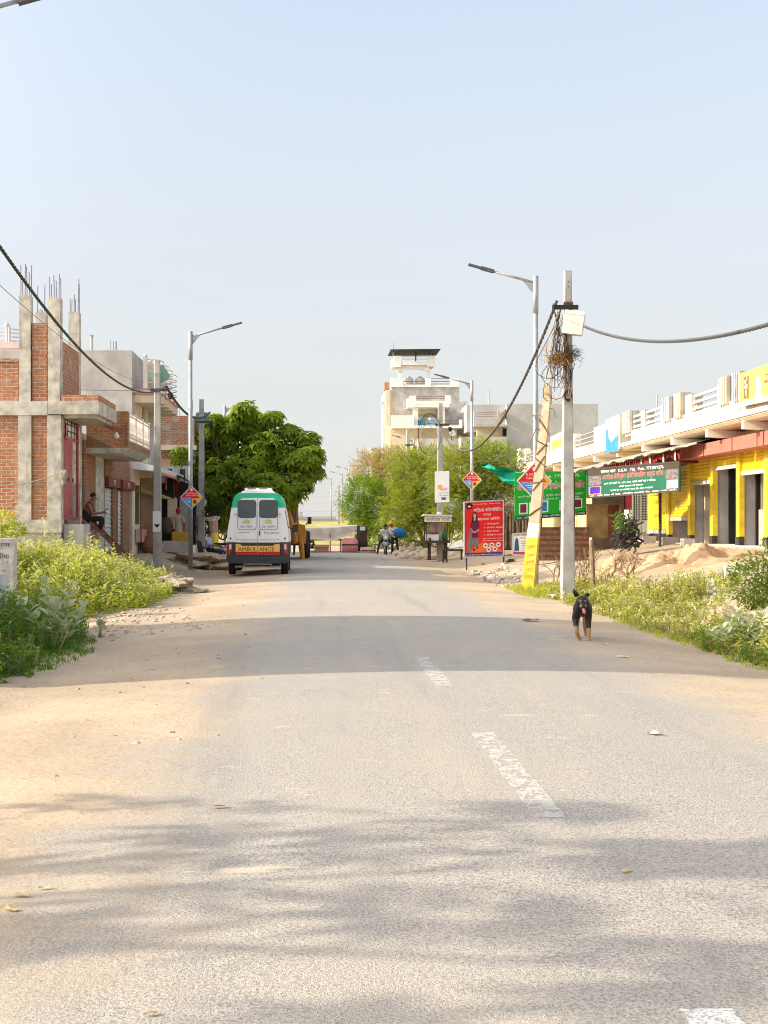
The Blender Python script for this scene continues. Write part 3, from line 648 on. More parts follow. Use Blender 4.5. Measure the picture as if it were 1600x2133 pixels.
b = MB(); weedbed(b, region(900, [(5.0, 11.5), (4.9, 17), (5.3, 20), (6.3, 20), (6.6, 11.5)]), lambda x, y: max(0, -.12 + .7 * nz(x, y, 1.2)), 62, .075, .15)
b.build('weeds', [weed_d, weed_a, stem_m, weed_y], kind='stuff', label='dark green ground weeds at the near end of the verge', cat='weeds')
def tufts(b, pts, h, w=.006):
    for x, y in pts:
        for _ in range(5):
            d = Vector((U(-.7, .7), U(-.7, .7), 1)); leaf(b, Vector((x + U(-.04, .04), y + U(-.04, .04), gz(x, y) - .01)), d, Vector((0, -1, 0)), h * U(.4, 1.1), w, .04)
b = MB(); tufts(b, region(420, [(-3.0, 13.6), (-2.75, 16.5), (-3.0, 18.4), (-4.0, 19), (-4.2, 13.4)]), .10)
b.build('grass', weed_d, kind='stuff', label='short green grass fringe at the foot of the shaded weeds', cat='grass')
b = MB(); tufts(b, region(330, [(4.6, 28.5), (4.7, 33.5), (6.5, 33), (6.5, 28)]), .2, .01); tufts(b, region(180, [(4.85, 11), (4.85, 22), (5.2, 22), (5.2, 11)]), .1)
b.build('grass', weed_a, kind='stuff', label='short grass round the foot of the leaning yellow pole', cat='grass')
b = MB(); tufts(b, region(150, [(-4.0, 46), (-2.6, 47), (-2.6, 49.0), (-4.2, 48)]), .22, .012)
b.build('grass', weed_d, kind='stuff', label='grass patch on the ground beside the ambulance', cat='grass')
def milkweed(label, base, stems, mat, ls=.2):
    t = thing('milkweed_plant', label, 'plant', base); st = MB(); lf = MB(); st.smooth = True
    for (tx, ty, tz) in stems:
        tip = Vector((base[0] + tx, base[1] + ty, base[2] + tz)); b0 = Vector(base) + Vector((U(-.05, .05), U(-.05, .05), 0)); mid = b0.lerp(tip, .5) + Vector((tx * .15, ty * .15, .04))
        st.tube([b0, mid, tip], [.016, .013, .008], 6); k = 5
        for i in range(k):
            f = .3 + .7 * i / (k - 1); p = b0.lerp(mid, f * 2) if f < .5 else mid.lerp(tip, f * 2 - 1); a = i * 1.57 + U(-.4, .4) + tx * 9
            for q in (0, math.pi):
                d = Vector((math.cos(a + q), math.sin(a + q), .25 + .7 * f)).normalized(); n = Vector((0, 0, 1)); s = d.cross(n).normalized(); n = s.cross(d)
                L = ls * U(.8, 1.15) * (1.05 - .35 * f); kk = len(lf.v); w = L * .27; c = .03
                for (u, v, h) in ((0, 0, 0), (.2, -.8, .03), (.5, -1, .06), (.8, -.75, .03), (1, 0, -.04), (.8, .75, .03), (.5, 1, .06), (.2, .8, .03), (.5, 0, 0)):
                    lf.v.append(p + d * L * u + s * w * v + n * L * h * 1.6)
                for j in range(8): lf.f.append((kk + j, kk + (j + 1) % 8, kk + 8)); lf.mi.append(0); lf.sm.append(True)
    st.build('stem', M('milkweed_stem', (.30, .33, .20), .8, .1, 8, 0), t); lf.build('foliage', mat, t)
mw = leafm('milkweed_leaf', (.42, .48, .32), (.56, .60, .44), .25, .55)
milkweed('tall grey green milkweed with broad pale leaves at the edge of the shaded weeds', (-3.22, 17.1, gz(-3.22, 17.1)), [(-.2, 0, .82), (.12, .05, .78), (-.05, -.1, .58), (.3, -.1, .55), (-.35, -.1, .45), (.05, -.2, .36), (-.5, .05, .55)], mw, .235)
milkweed('spreading grey green milkweed with broad leaves at the roadside verge near the boulder', (5.35, 16.9, gz(5.35, 16.9)), [(-.25, -.1, .3), (.1, -.15, .42), (.3, 0, .5), (0, .1, .5), (.45, -.1, .36), (-.1, .2, .42), (.2, -.3, .22), (-.35, .1, .22)], mw, .2)
milkweed('small milkweed sprig at the edge of the gravel spill', (-3.02, 18.9, gz(-3.02, 18.9)), [(0, 0, .3), (.05, -.05, .2)], mw, .15)
def bush(name, label, base, blobs, n, mats, sz=.07, cat='bush'):
    t = thing(name, label, cat, base); b = MB(); b.smooth = True
    for c, r in blobs: b.tube([base, Vector(base).lerp(Vector(c), .5) + Vector((.03, 0, 0)), c], [.025, .018, .008], 6)
    b.build('stem', bark, t); b = MB()
    for c, r in blobs:
        for _ in range(n // len(blobs)):
            v = rv().normalized(); q = U(.3, 1.05) ** .5; p = Vector(c) + Vector((v.x * r[0], v.y * r[1], v.z * r[2])) * q * (1 + .3 * noise.noise(v * 2.5 + Vector(c)))
            leaf(b, p, v + rv(), Vector((0, 0, 1)) + rv() * .7, sz * U(.7, 1.3), sz * .24, .05)
    b.build('foliage', mats, t); return t
bz = gz(7.4, 22.5)
bush('leafy_bush', 'dense dark green bush on the bank behind the pinkish boulder', (7.55, 22.6, bz - .1), [((7.25, 22.3, bz + .38), (.42, .5, .42)), ((7.8, 22.6, bz + .55), (.6, .6, .52)), ((8.3, 22.8, bz + .5), (.5, .5, .5)), ((7.6, 22.2, bz + .15), (.55, .5, .3))], 5200, leafm('bush_leaf', (.10, .15, .02), (.20, .25, .045), .35), .075)
bush('leafy_shrub', 'small yellow green shrub growing beside the grey marker slab', P(22, 1095, 30) + Vector((-.3, 0, -.7)), [(P(5, 1085, 30), (.3, .3, .22)), (P(30, 1105, 30), (.25, .3, .14)), (P(-10, 1110, 30), (.4, .3, .3))], 900, weed_a, .1, 'shrub')
# the big tree behind the ambulance and the wild trees on the opposite side
tree_l = leafm('broad_leaf', (.12, .21, .014), (.29, .37, .035), .5)
def B(px, py, Y, rx, ry, rz): return (tuple(P(px, py, Y)), (rx, ry, rz))
SPRIGS = []
for k in range(26):
    a = 3.3 - 3.5 * k / 25; px, py = 515 + (128 + 16 * math.sin(k * 2.3)) * math.cos(a), 965 - (100 + 12 * math.sin(k * 1.7)) * math.sin(a); s = U(.22, .5)
    SPRIGS.append(B(px, py, 58 + U(-1, 1), s * 1.2, s * 1.3, s * .8))
broad_tree('large green broadleaf tree with drooping leaves spreading behind the ambulance', (PX(488, 58), 58, .2),
           [B(505, 985, 58, 1.7, 1.7, 1.2), B(462, 905, 58, .8, 1.0, .75), B(515, 895, 58.4, .8, 1.1, .5), B(552, 920, 58, 1.0, 1.3, .7), B(590, 952, 58, 1.0, 1.3, .6), B(625, 960, 57, .75, 1.1, .5), B(630, 1000, 57, .5, .9, .6), B(430, 950, 58.5, .9, 1.2, .8), B(410, 985, 57.5, .8, 1.0, .7), B(450, 1000, 57, 1.0, 1.2, .9), B(560, 1015, 56.5, 1.3, 1.2, .8), B(600, 1030, 57, .6, 1.0, .55), B(465, 1065, 57.5, .8, .9, .7), B(375, 955, 56.5, .3, .4, .16)] + SPRIGS, 3700, tree_l, tr=.2, size=.38)
sap = MB(); fe_l = leafm('acacia_leaf', (.15, .20, .016), (.33, .38, .055), .5, dry=(.42, .34, .15, .35, .35))
fe_g = leafm('acacia_leaf_green', (.10, .19, .015), (.22, .31, .035), .5)
fe_y = leafm('acacia_leaf_dry', (.36, .29, .12), (.46, .37, .18), .4)
feathery_tree('dark green thorn tree at the bend beyond the motorcycle', (PX(765, 88), 88, .1), [B(765, 1040, 88, 1.6, 1.7, 1.3), B(745, 1060, 88, 1.0, 1.3, .8), B(790, 1075, 87, 1.3, 1.3, 1.3), B(775, 1115, 87, 1.2, 1.1, .9), B(755, 1022, 88, .8, 1, .6)], 3600, fe_g, 'thorn trees lining the road', L=.5)
feathery_tree('tall straw coloured thorn tree half dried behind the concrete poles', (PX(805, 92), 92, .1), [B(800, 990, 92, 2.0, 1.8, 1.3), B(775, 975, 92, 1.2, 1.4, .9), B(820, 960, 92, 1.2, 1.5, .8), B(825, 1010, 91, 1.6, 1.6, 1.5)], 3000, fe_y, 'thorn trees lining the road', L=.55)
feathery_tree('yellow green feathery thorn tree behind the food cart', (PX(880, 74), 74, .1), [B(875, 1010, 74, 1.6, 1.6, 1.5), B(845, 980, 75, 1.0, 1.4, 1.0), B(905, 960, 74, 1.3, 1.6, .7), B(850, 1060, 73, 1.2, 1.2, 1.2), B(910, 1050, 73, 1.4, 1.3, 1.5), B(880, 1100, 72.5, 1.3, 1.1, 1.0), B(830, 1090, 73.5, .8, 1.0, .9)], 6200, fe_l, 'thorn trees lining the road', L=.46)
feathery_tree('broad feathery thorn tree spreading above the red billboard', (PX(985, 66), 66, .2), [B(985, 990, 66, 1.7, 1.7, 1.2), B(945, 985, 66, 1.2, 1.4, 1.0), B(1035, 965, 66, 1.4, 1.6, .75), B(1060, 985, 65, .9, 1.3, .5), B(960, 1050, 65.5, 1.5, 1.4, 1.2), B(1020, 1030, 65.5, 1.4, 1.4, 1.1), B(1000, 945, 66, 1.2, 1.4, .5), B(985, 1095, 65.2, 1.5, 1.2, .9), B(1060, 1060, 65, .9, 1.1, 1.0)], 6600, fe_l, 'thorn trees lining the road', L=.44)
# trees and a house that stand just outside the picture and throw their shade over the road
broad_tree('roadside neem tree shading the near stretch of road', (-9.0, 4.9, 0), [((-9.4, 4.2, 4.2), (1.7, .5, .9)), ((-8.6, 5.4, 4.0), (1.5, .4, .7)), ((-9.0, 6.5, 3.6), (1.2, .28, .5)), ((-8.9, 3.3, 5.4), (1.6, .4, .8)), ((-8.8, 4.9, 5.4), (1.4, .35, .7)), ((-9.2, 2.6, 4.4), (1.4, .5, .9)), ((-9.1, 5.9, 4.8), (1.0, .22, .4))], 125, tree_l, tr=.13, size=.40)
# ------------------------------------------------------------------ left row of houses
def rebars(b, x0, x1, y0, y1, z, hs):
    pts = [(x0, y0), ((x0 + x1) / 2, y0), (x1, y0), (x1, y1), ((x0 + x1) / 2, y1), (x0, y1)]
    for (x, y), h in zip(pts, hs):
        dx, dy = U(-.02, .02), U(-.02, .02); b.tube([(x, y, z - .05), (x + dx * .4, y + dy, z + h * .5), (x + dx, y + dy * 1.5, z + h)], .013, 5)
def rails(b, a, e, zs, r=.02, n=5):
    for z in zs: b.tube([(a[0], a[1], z), (e[0], e[1], z)], r, n)
# -- unfinished brick house with bare columns
A = thing('brick_house', 'unfinished brick house with bare concrete columns and a pink door above the weeds', 'house', (-9.2, 36.5, .3))
b = MB(); xc = -6.56
b.box(-13.5, -7.72, 35.05, 35.3, 1.72, 4.44); b.box(-7.36, -6.97, 35.05, 35.3, 1.72, 4.44)
b.box(-13.5, -7.72, 35.05, 35.3, 4.8, 5.83); b.box(-7.36, -6.97, 35.05, 35.3, 4.8, 6.84); b.box(-13.5, -7.72, 35.02, 35.32, 5.83, 5.92)
b.box(-6.86, -6.62, 35.42, 37.74, 4.98, 6.42); b.box(-13.5, -13.2, 35.3, 46, .2, 5.8)
b.box(-6.9, -6.62, 37.95, 44.8, 4.8, 4.85)
b.build('wall', brickA, A)
b = MB(); b.box(-13.5, -6.60, 34.98, 35.3, .2, 1.38); b.build('plinth_wall', brickP, A)
b = MB(); b.box(-13.5, -6.58, 34.94, 35.32, 1.38, 1.72); b.build('plinth_beam', concrete, A)
b = MB(); b.box(-13.5, -6.94, 34.95, 35.3, 4.44, 4.8); b.build('floor_beam', concrete, A)
for (x0, x1, y0, y1, z0, z1, zt, hs) in ((-7.71, -7.37, 34.97, 35.33, 1.72, 4.44, 7.56, (.8, .82, .62, .84, .8, .4)), (-6.96, -6.60, 34.97, 35.36, 1.72, 4.44, 7.50, (.55, .6, .62, .55, .5, .4)),
                                         (-6.93, -6.59, 37.75, 38.1, 1.3, 4.44, 7.56, (.4, .5, .95, .85, .42, .4)), (-7.85, -7.53, 37.75, 38.1, 4.44, 4.5, 7.56, (.75, .1, .78, .1, .1, .1))):
    c = MB(); c.box(x0, x1, y0, y1, z0, z1)
    if zt: c.box(x0 + .02, x1 - .02, y0 + .01, y1 - .02, z1 + .36 if y0 < 36 else z1, zt)
    col = c.build('column', concrete, A)
    r = MB(); rebars(r, x0 + .06, x1 - .06, y0 + .06, y1 - .06, zt, hs); r.build('reinforcing_bars', rebar, col)
b = MB(); b.box(-6.92, -5.60, 34.93, 38.02, 4.46, 4.80); b.box(-6.55, -5.72, 35.1, 37.9, 4.38, 4.46); b.build('canopy_slab', concrete, A)
b = MB(); b.box(-6.60, -5.63, 34.98, 35.2, 4.803, 4.97); b.box(-5.82, -5.62, 35.2, 38.0, 4.803, 4.97); b.build('canopy_edging', brickA, A)
b = MB(); b.box(-6.62, -6.575, 35.36, 37.5, 3.86, 3.93); b.box(-6.62, -6.575, 35.36, 37.5, 1.72, 1.80); b.box(-6.64, -6.575, 35.36, 35.42, 1.80, 4.43); b.box(-6.64, -6.575, 37.42, 37.5, 1.80, 4.43); b.build('door_frame', pinkdoor, A)
for y0, y1, xx in ((35.43, 36.12, -6.62), (36.14, 36.80, -6.62)):
    d = MB(); d.box(xx - .05, xx, y0, y1, 1.82, 3.85)
    for z in (1.95, 2.6, 3.2): d.box(xx, xx + .012, y0 + .1, y1 - .1, z, z + .5)
    do = d.build('door_leaf', pinkdoor, A); h = MB(); h.box(xx + .012, xx + .04, y1 - .12, y1 - .06, 2.75, 2.85); h.build('handle', iron, do)
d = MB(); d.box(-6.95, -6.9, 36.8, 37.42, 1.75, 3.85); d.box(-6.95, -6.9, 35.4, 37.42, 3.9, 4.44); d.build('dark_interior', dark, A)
g = MB()
for y in (35.9, 36.4, 36.95): g.box(-6.60, -6.58, y, y + .03, 3.93, 4.43)
for z in (4.08, 4.26): g.box(-6.61, -6.59, 35.42, 37.42, z, z + .03)
g.build('transom_grille', iron, A)
b = MB(); b.box(-6.56, -6.04, 35.15, 36.35, .3, 1.60); b.build('step_block', cement, A)
b = MB(); b.box(-6.56, -5.98, 36.36, 37.3, .3, 1.56); b.build('seat_ledge', brickM, A)
w = MB(); w.tube([P(0, 1012, 34.9), P(45, 1008, 34.9), P(90, 998, 34.9), P(126, 985, 34.9), P(132, 992, 34.95)], .012, 5); w.rock(P(132, 993, 34.9), (.10, .06, .2), 4); w.build('cable_bundle', M('old_cable', (.30, .27, .22), .8, .2, 9, 0), A)
b = MB(); b.bar((-6.05, 36.2, 1.66), (-5.0, 36.35, .62), .04, .09); b.bar((-6.05, 36.75, 1.66), (-5.0, 36.9, .62), .04, .09)
for i in range(5): 
    f = (i + .5) / 5; b.bar(Vector((-6.05, 36.2, 1.62)).lerp(Vector((-5.0, 36.35, .58)), f), Vector((-6.05, 36.75, 1.62)).lerp(Vector((-5.0, 36.9, .58)), f), .12, .025)
b.build('iron_steps', rust, None, 'short rusty iron steps leaning against the plinth below the seated youth', 'steps')
# -- one storey brick house with balcony and white shutters
H = thing('brick_house', 'one storey brick house with a jutting balcony and white roller shutters', 'house', (-8, 43, .3))
b = MB(); xf = -6.5
b.box(-12, xf, 38.12, 39.85, .3, 4.0); b.box(-12, xf, 41.4, 41.72, .3, 4.0); b.box(-12, xf, 41.4, 47.2, 3.0, 4.0); b.box(-12, xf, 43.45, 44.15, .3, 3.0); b.box(-12, xf, 45.6, 47.2, .3, 3.0)
b.build('wall', brickB, H)
b = MB(); b.box(-7, xf + .03, 39.86, 41.39, .3, 4.0); b.build('column', concrete, H)
b = MB(); b.box(-6.5, -5.32, 38.3, 38.52, 3.98, 4.82); b.box(-6.9, -5.3, 38.3, 43.3, 3.78, 3.98); b.build('balcony_wall', brickB, H)
b = MB(); b.prism([(-6.9, 3.62), (-5.55, 3.62), (-5.28, 3.78), (-6.9, 3.78)], 38.27, 43.35); b.build('balcony_slab', concrete, H)
r = MB(); rails(r, (-5.33, 38.5), (-5.33, 43.3), (4.02, 4.12, 4.72, 4.8), .022)
n = 26
for i in range(n):
    y = 38.55 + i * 4.7 / n; r.tube([(-5.33, y, 4.02), (-5.33, y + .06, 4.3), (-5.33, y - .02, 4.55), (-5.33, y + .04, 4.8)], .011, 4)
for y in (38.5, 40.1, 41.7, 43.25): r.box(-5.36, -5.30, y, y + .06, 3.98, 4.85)
r.build('balcony_railing', steel_rail, H)
def shutter(par, x, y0, y1, z0, z1, mat, n=14, fx=1):
    s = MB(); h = (z1 - z0) / n
    for i in range(n): s.prism([(x, z0 + i * h), (x + .025 * fx, z0 + (i + .3) * h), (x + .025 * fx, z0 + (i + .7) * h), (x, z0 + (i + 1) * h), (x - .02 * fx, z0 + (i + .5) * h)], y0, y1)
    return s.build('roller_shutter', mat, par)
shm = M('shutter_white', (.62, .62, .58), .5, .1, 4, .05, 40, streak=.3)
shutter(H, xf - .1, 41.73, 43.44, .75, 2.75, shm); shutter(H, xf - .1, 44.95, 45.6, .75, 2.75, shm)
d = MB(); d.box(xf - .12, xf - .07, 44.16, 44.93, .75, 2.75); d.build('maroon_door', maroon, H)
for y0, y1 in ((41.6, 44.1), (44.7, 47.6)):
    s = MB(); s.box(xf + .002, xf + .14, y0, y1, 2.78, 3.08); so_ = s.build('sign_beam', maroon, H)
    s = MB(); s.text('शटर', (xf + .14, (y0 + y1) / 2, 2.93), (0, 1, 0), (0, 0, 1), .16, .5); s.build('lettering', white, so_)
l = MB(); l.smooth = True; l.lathe([(.02, .1), (.03, .06), (.075, 0), (.06, -.06), (.01, -.085)], Matrix.Translation((-5.62, 38.22, 3.98 + .02 + .12))); l.build('light_bulb', white, H)
b = MB(); b.box(-12, -6.6, 38.1, 47.1, 4.0, 4.2); b.build('roof_slab', concrete, H)
# -- grey plastered house with the curved balcony
G = thing('plastered_house', 'tall grey plastered house with scalloped pink edged balconies and a white front', 'house', (-9, 50, .3))
b = MB(); b.box(-13, -6.42, 47.3, 56, 3.9, 7.72); b.build('wall', cement, G)
b = MB(); b.box(-13, -6.40, 47.25, 56, .3, 3.9); b.box(-6.42, -6.36, 47.6, 51.4, 3.9, 6.05); b.build('front_wall', cream, G)
def scallop(x0, y0, y1, z0, z1, out, k):
    poly = [(x0, y0)]
    for q in range(k):
        a, e = y0 + (y1 - y0) * q / k, y0 + (y1 - y0) * (q + 1) / k
        for i in range(9): t = math.pi * i / 8; poly.append((x0 + out * (.45 + .55 * math.sin(t) ** .7), a + (e - a) * (.5 - .5 * math.cos(t))))
    poly.append((x0, y1)); n = len(poly)
    return [(x, y, z0) for x, y in poly] + [(x, y, z1) for x, y in poly], [tuple(range(n)), tuple(range(2 * n - 1, n - 1, -1))] + [(i, i + n, (i + 1) % n + n, (i + 1) % n) for i in range(n)], poly
pinktrim = M('pink_trim', (.50, .20, .18), .6, .1, 4, .05, 40)
v, f, poly = scallop(-6.42, 47.5, 53.5, 5.9, 6.18, 1.05, 4); b = MB(); b.add(v, f); b.build('balcony', M('balcony_cream', (.62, .50, .34), .85, .1, 3, .1, 40), G)
for z0, z1 in ((6.183, 6.26), (6.34, 6.40)):
    v, f, _ = scallop(-6.42, 47.46, 53.54, z0, z1, 1.10 - (z0 > 6.3) * .03, 4); b = MB(); b.add(v, f); b.build('pink_band', pinktrim, G)
v, f, _ = scallop(-6.42, 47.48, 53.52, 6.263, 6.337, 1.06, 4); b = MB(); b.add(v, f); b.build('white_band', whitewash2, G)
r = MB()
for z in (6.62, 6.82, 7.02, 7.22, 7.42): r.tube([(x - .05, y, z) for x, y in poly[1:-1]], .02, 5)
for q in range(5): 
    y = 47.55 + 1.48 * q; r.box(-6.05, -5.9, y - .08, y + .08, 6.40, 7.50); r.ball((-5.98, y, 7.55), .08, None, 8, 6)
r.build('curved_railing', steel_rail, G)
b = MB(); b.prism([(-6.42, 3.55), (-5.5, 3.45), (-5.42, 3.62), (-6.42, 3.82)], 47.3, 56); b.build('canopy', whitewash2, G); b = MB(); b.box(-5.50, -5.415, 47.28, 56, 3.36, 3.448); b.build('canopy_trim', pinktrim, G)
w = MB(); w.prism([(0, 0), (.45, 0), (.45, .8), (.36, 1.0), (.225, 1.1), (.09, 1.0), (0, .8)], -.03, .03, Matrix.Translation((-6.345, 49.5, 4.3)) @ Matrix.Rotation(math.pi / 2, 4, 'Z') @ Matrix.Diagonal((2.2, 1, 1.5, 1))); w.build('arched_recess', M('recess_ochre', (.45, .36, .20), .9, .1, 3, .1, 40), G)
w = MB(); w.box(-6.40, -6.37, 48.0, 48.9, 1.6, 3.0); w.build('window', glass('dark_pane'), G)
w = MB(); w.box(-6.395, -6.15, 47.9, 49.3, .95, 1.42); w.build('striped_ledge', brick('ledge_stripes', (.50, .11, .08), (.50, .11, .08), (.62, .56, .48), .32, 2, mort=.10), G)
b = MB(); b.box(-6.36, -5.9, 49.35, 49.65, .6, 3.3); b.box(-6.36, -5.9, 50.8, 51.1, .6, 3.3); b.build('porch_column', M('porch_brown', (.30, .20, .12), .8, .15, 4, .1, 40), G)
b = MB(); b.prism([(-6.36, 2.75), (-5.55, 2.55), (-5.5, 2.62), (-6.36, 2.95)], 49.2, 51.4); b.build('porch_awning', M('ochre_cloth', (.38, .28, .10), .9, .15, 4, .2, 20), G)
for px in (240, 246, 251, 253):
    r = MB(); r.tube([P(px - 10, 729, 47.5), P(px - 10, U(708, 716), 47.5)], .014, 4); r.build('reinforcing_bar', rebar, G)
b = MB(); b.tube([P(191, 728, 48), P(191, 700, 48)], .05, 8); b.box(PX(188, 48), PX(194, 48), 47.9, 48.1, PZ(700, 48), PZ(698, 48)); b.build('vent_pipe', pole_grey, G)
b = MB(); b.rock((-6.0, 48.9, gz(-6, 48.9) + .28), (.34, .34, .36), 8, 14, 9, .08); b.build('clay_jar', M('terracotta', (.22, .115, .055), .85, .2, 4, .2, 40), None, 'round brown clay jar below the striped ledge', 'jar')
# -- house with brick parapet and white bay window, further on
D = thing('brick_house', 'brick parapet house with white bay window half hidden by the big tree', 'house', (-7, 59, .3))
b = MB(); b.box(-11, -5.05, 57, 64, 4.95, 6.2); b.box(-11, -5.55, 57.03, 64, 4.05, 4.75); b.build('wall', brickM, D)
b = MB(); b.box(-11, -5.0, 56.95, 64, 4.75, 4.95); b.box(-5.6, -4.7, 57.5, 63, 4.5, 4.75); b.build('floor_beam', whitewash, D)
b = MB(); b.box(-5.55, -5.05, 57.05, 64, .3, 4.75); b.box(-11, -5.55, 57.06, 64, .3, 2.3); b.build('front_wall', whitewash2, D)
b = MB(); b.prism([(-6.7, 2.3), (-5.45, 2.3), (-5.3, 2.55), (-5.3, 4.05), (-6.7, 4.05)], 56.2, 58.9); b.build('bay_window', whitewash2, D)
for x0, x1 in ((-6.62, -6.55), (-6.2, -5.95), (-5.62, -5.4)):
    w = MB(); w.box(x0, x1, 56.17, 56.196, 2.75, 3.9); w.build('window_pane', glass('dark_pane'), D)
b = MB(); b.prism([(-6.75, 2.06), (-5.35, 2.06), (-5.22, 2.29), (-6.75, 2.29)], 56.1, 59); b.build('bay_trim', pinktrim, D)
b = MB(); b.box(-5.35, -5.1, 56.96, 56.998, 4.95, 6.2); b.build('corner_column', concrete, D)
for i, (x, z, h) in enumerate(((-5.9, 6.2, .6), (-5.75, 6.2, .5), (-5.2, 6.2, .7))):
    r = MB(); r.tube([(x, 57.2, z), (x + .02, 57.2, z + h)], .014, 4); r.build('reinforcing_bar', rebar, D)
D2 = thing('plastered_house', 'small house with a pale lattice roof railing beyond the brick parapet house', 'house', (-6, 67, .3))
b = MB(); b.box(-9, -5.9, 66, 74, .2, 5.6); b.build('wall', M('reddish_plaster', (.42, .25, .18), .9, .15, 2, .15, 40), D2)
r = MB(); rails(r, (-8.9, 66.05), (-5.95, 66.05), (5.65, 6.0, 6.9), .03)
for i in range(14): r.tube([(-8.9 + i * .22, 66.05, 5.6), (-8.9 + i * .22 + .12, 66.05, 6.9)], .018, 4); r.tube([(-8.9 + i * .22 + .12, 66.05, 5.6), (-8.9 + i * .22, 66.05, 6.9)], .018, 4)
r.build('roof_railing', steel_rail, D2)
# -- white house far behind the brick one
E_ = thing('white_house', 'white house with a curved pinkish roof railing showing above the brick wall', 'house', (-18, 62, .3))
b = MB(); b.box(-30, PX(40, 60), 60, 70, .2, PZ(715, 60)); b.build('wall', whitewash2, E_); b = MB(); b.box(-30, PX(42, 60), 59.9, 70, PZ(726, 60) + .002, PZ(712, 60)); b.build('parapet', M('pale_pink', (.66, .52, .50), .8, .08, 3, .05, 30), E_)
r = MB()
for py in (686, 694, 702, 710): r.tube([P(-60, py - 6, 60.2), P(14, py - 4, 60.2), P(26, py, 60.2), P(60, py + 3, 61.5)], .035, 5)
for px in (-40, 14, 19): r.tube([P(px, 714, 60.2), P(px, 678, 60.2)], .07, 6)
r.ball(P(14, 677, 60.2), .12, None, 8, 6); r.build('roof_railing', M('pink_white_rail', (.66, .56, .56), .5, .05, 4, 0), E_)
# -- shop fronts, cloths and clutter under the second storey, seen between the poles
S = thing('cloth_shop', 'dark open shop front hung with green and red cloths behind the yellow crate', 'shop', (-6, 55.5, .6))
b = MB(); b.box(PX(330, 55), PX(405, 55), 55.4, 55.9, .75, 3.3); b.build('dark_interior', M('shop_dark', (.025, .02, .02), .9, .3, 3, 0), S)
b = MB()
for i in range(7): b.quad(P(350 + i * 2, 986 + i, 54.6 + .1 * (i % 2)), P(352 + i * 2, 986 + i, 54.6 + .1 * ((i + 1) % 2)), P(352 + i * 2, 1034 + i, 54.6 + .1 * ((i + 1) % 2)), P(350 + i * 2, 1034 + i, 54.6 + .1 * (i % 2)))
b.build('green_cloth', M('grey_green_cloth', (.06, .11, .09), .9, .2, 4, .2, 30), S)
b = MB()
for i in range(6): b.quad(P(363 + i * 2, 995 + i * 2, 54.2 + .1 * (i % 2)), P(365 + i * 2, 997 + i * 2, 54.2 + .1 * ((i + 1) % 2)), P(365 + i * 2, 1036 + i, 54.2 + .1 * ((i + 1) % 2)), P(363 + i * 2, 1035 + i, 54.2 + .1 * (i % 2)))
b.build('red_cloth', M('faded_red_cloth', (.26, .06, .045), .9, .2, 4, .2, 30), S)
b = MB(); b.quad(P(344, 990, 54.4), P(348, 988, 54.4), P(348, 1020, 54.4), P(344, 1020, 54.4)); b.build('pink_strip', M('pink_strip', (.60, .13, .14), .8, .1, 4, 0), S)
b = MB(); b.add([P(366, 986, 53.5), P(392, 1000, 52.5), P(394, 1005, 53.5), P(366, 991, 55)], [(0, 1, 2, 3)]); b.build('teal_awning', M('teal_sheet', (.015, .26, .20), .7, .1, 4, 0), S)
b = MB(); b.pxbox(349, 369, 1036, 1102, 54.9, .06); b.build('cream_door', M('cream_door', (.66, .56, .44), .7, .08, 3, 0), S)
b = MB(); b.pxbox(374, 396, 1040, 1108, 55.2, .06); b.build('grey_panel', M('grey_panel', (.34, .35, .36), .7, .1, 3, 0), S)
b = MB(); b.pxbox(338, 392, 1127, 1150, 52.4, .95); b.build('shop_step', cement, S)
b = MB(); b.pxbox(358, 392, 1108, 1127, 52.6, .7)
y_ = 52.6
for k in range(1, 4): b.box(PX(358, y_) - .004, PX(392, y_) + .004, y_ - .012, y_, PZ(1108 + k * 4.7 + .9, y_), PZ(1108 + k * 4.7, y_))
b.build('wooden_crate', M('orange_crate', (.55, .30, .045), .7, .15, 8, .1, 30), None, 'orange slatted crate standing on the shop step before the woman', 'crate')
b = MB(); b.smooth = True; b.lathe([(.18, 0), (.24, .1), (.25, .5), (.2, .62), (.17, .66)], Matrix.Translation(P(345, 1112, 53.6))); b.build('water_drum', M('dark_drum', (.06, .045, .04), .6, .2, 5, .05, 30), None, 'dark drum standing beside the orange slatted crate', 'drum')
# -- grey marker slab in the shaded weeds, chunks of broken concrete
b = MB(); y0 = 23.5; b.box(PX(-60, y0), PX(26, y0), y0, y0 + .35, -.1, PZ(1122, y0)); b.build('slab', M('weathered_slab', (.55, .53, .5), .9, .22, 5, .5, 30, streak=.6, scol=(.2, .2, .19)), s_ := thing('marker_slab', 'grey weathered marker slab with faded black lettering among the weeds', 'slab', (PX(-15, y0), y0, 0)))
b = MB(); b.text('ग्राम', (PX(6, y0), y0, PZ(1137, y0)), (1, 0, 0), (0, 0, 1), .10, .24); b.text('सीमा', (PX(6, y0), y0, PZ(1158, y0)), (1, 0, 0), (0, 0, 1), .10, .22); b.build('lettering', ink, s_)
b = MB(); b.box(PX(0, 18) - .4, PX(5, 18), 18, 18.3, -.1, PZ(1195, 18)); b.build('boundary_post', M('white_post', (.66, .66, .64), .85, .12, 6, .2, 40), None, 'short whitewashed boundary post beside the tall milkweed', 'post')
b = MB(); b.rock((PX(345, 32), 32, .06), (.66, .8, .30), 2, 40, 26, .75); b.rock((PX(322, 31), 31, .03), (.4, .4, .17), 5, 24, 15, .7); b.rock((PX(372, 31.5), 31.5, .0), (.5, .5, .14), 15, 24, 15, .7)
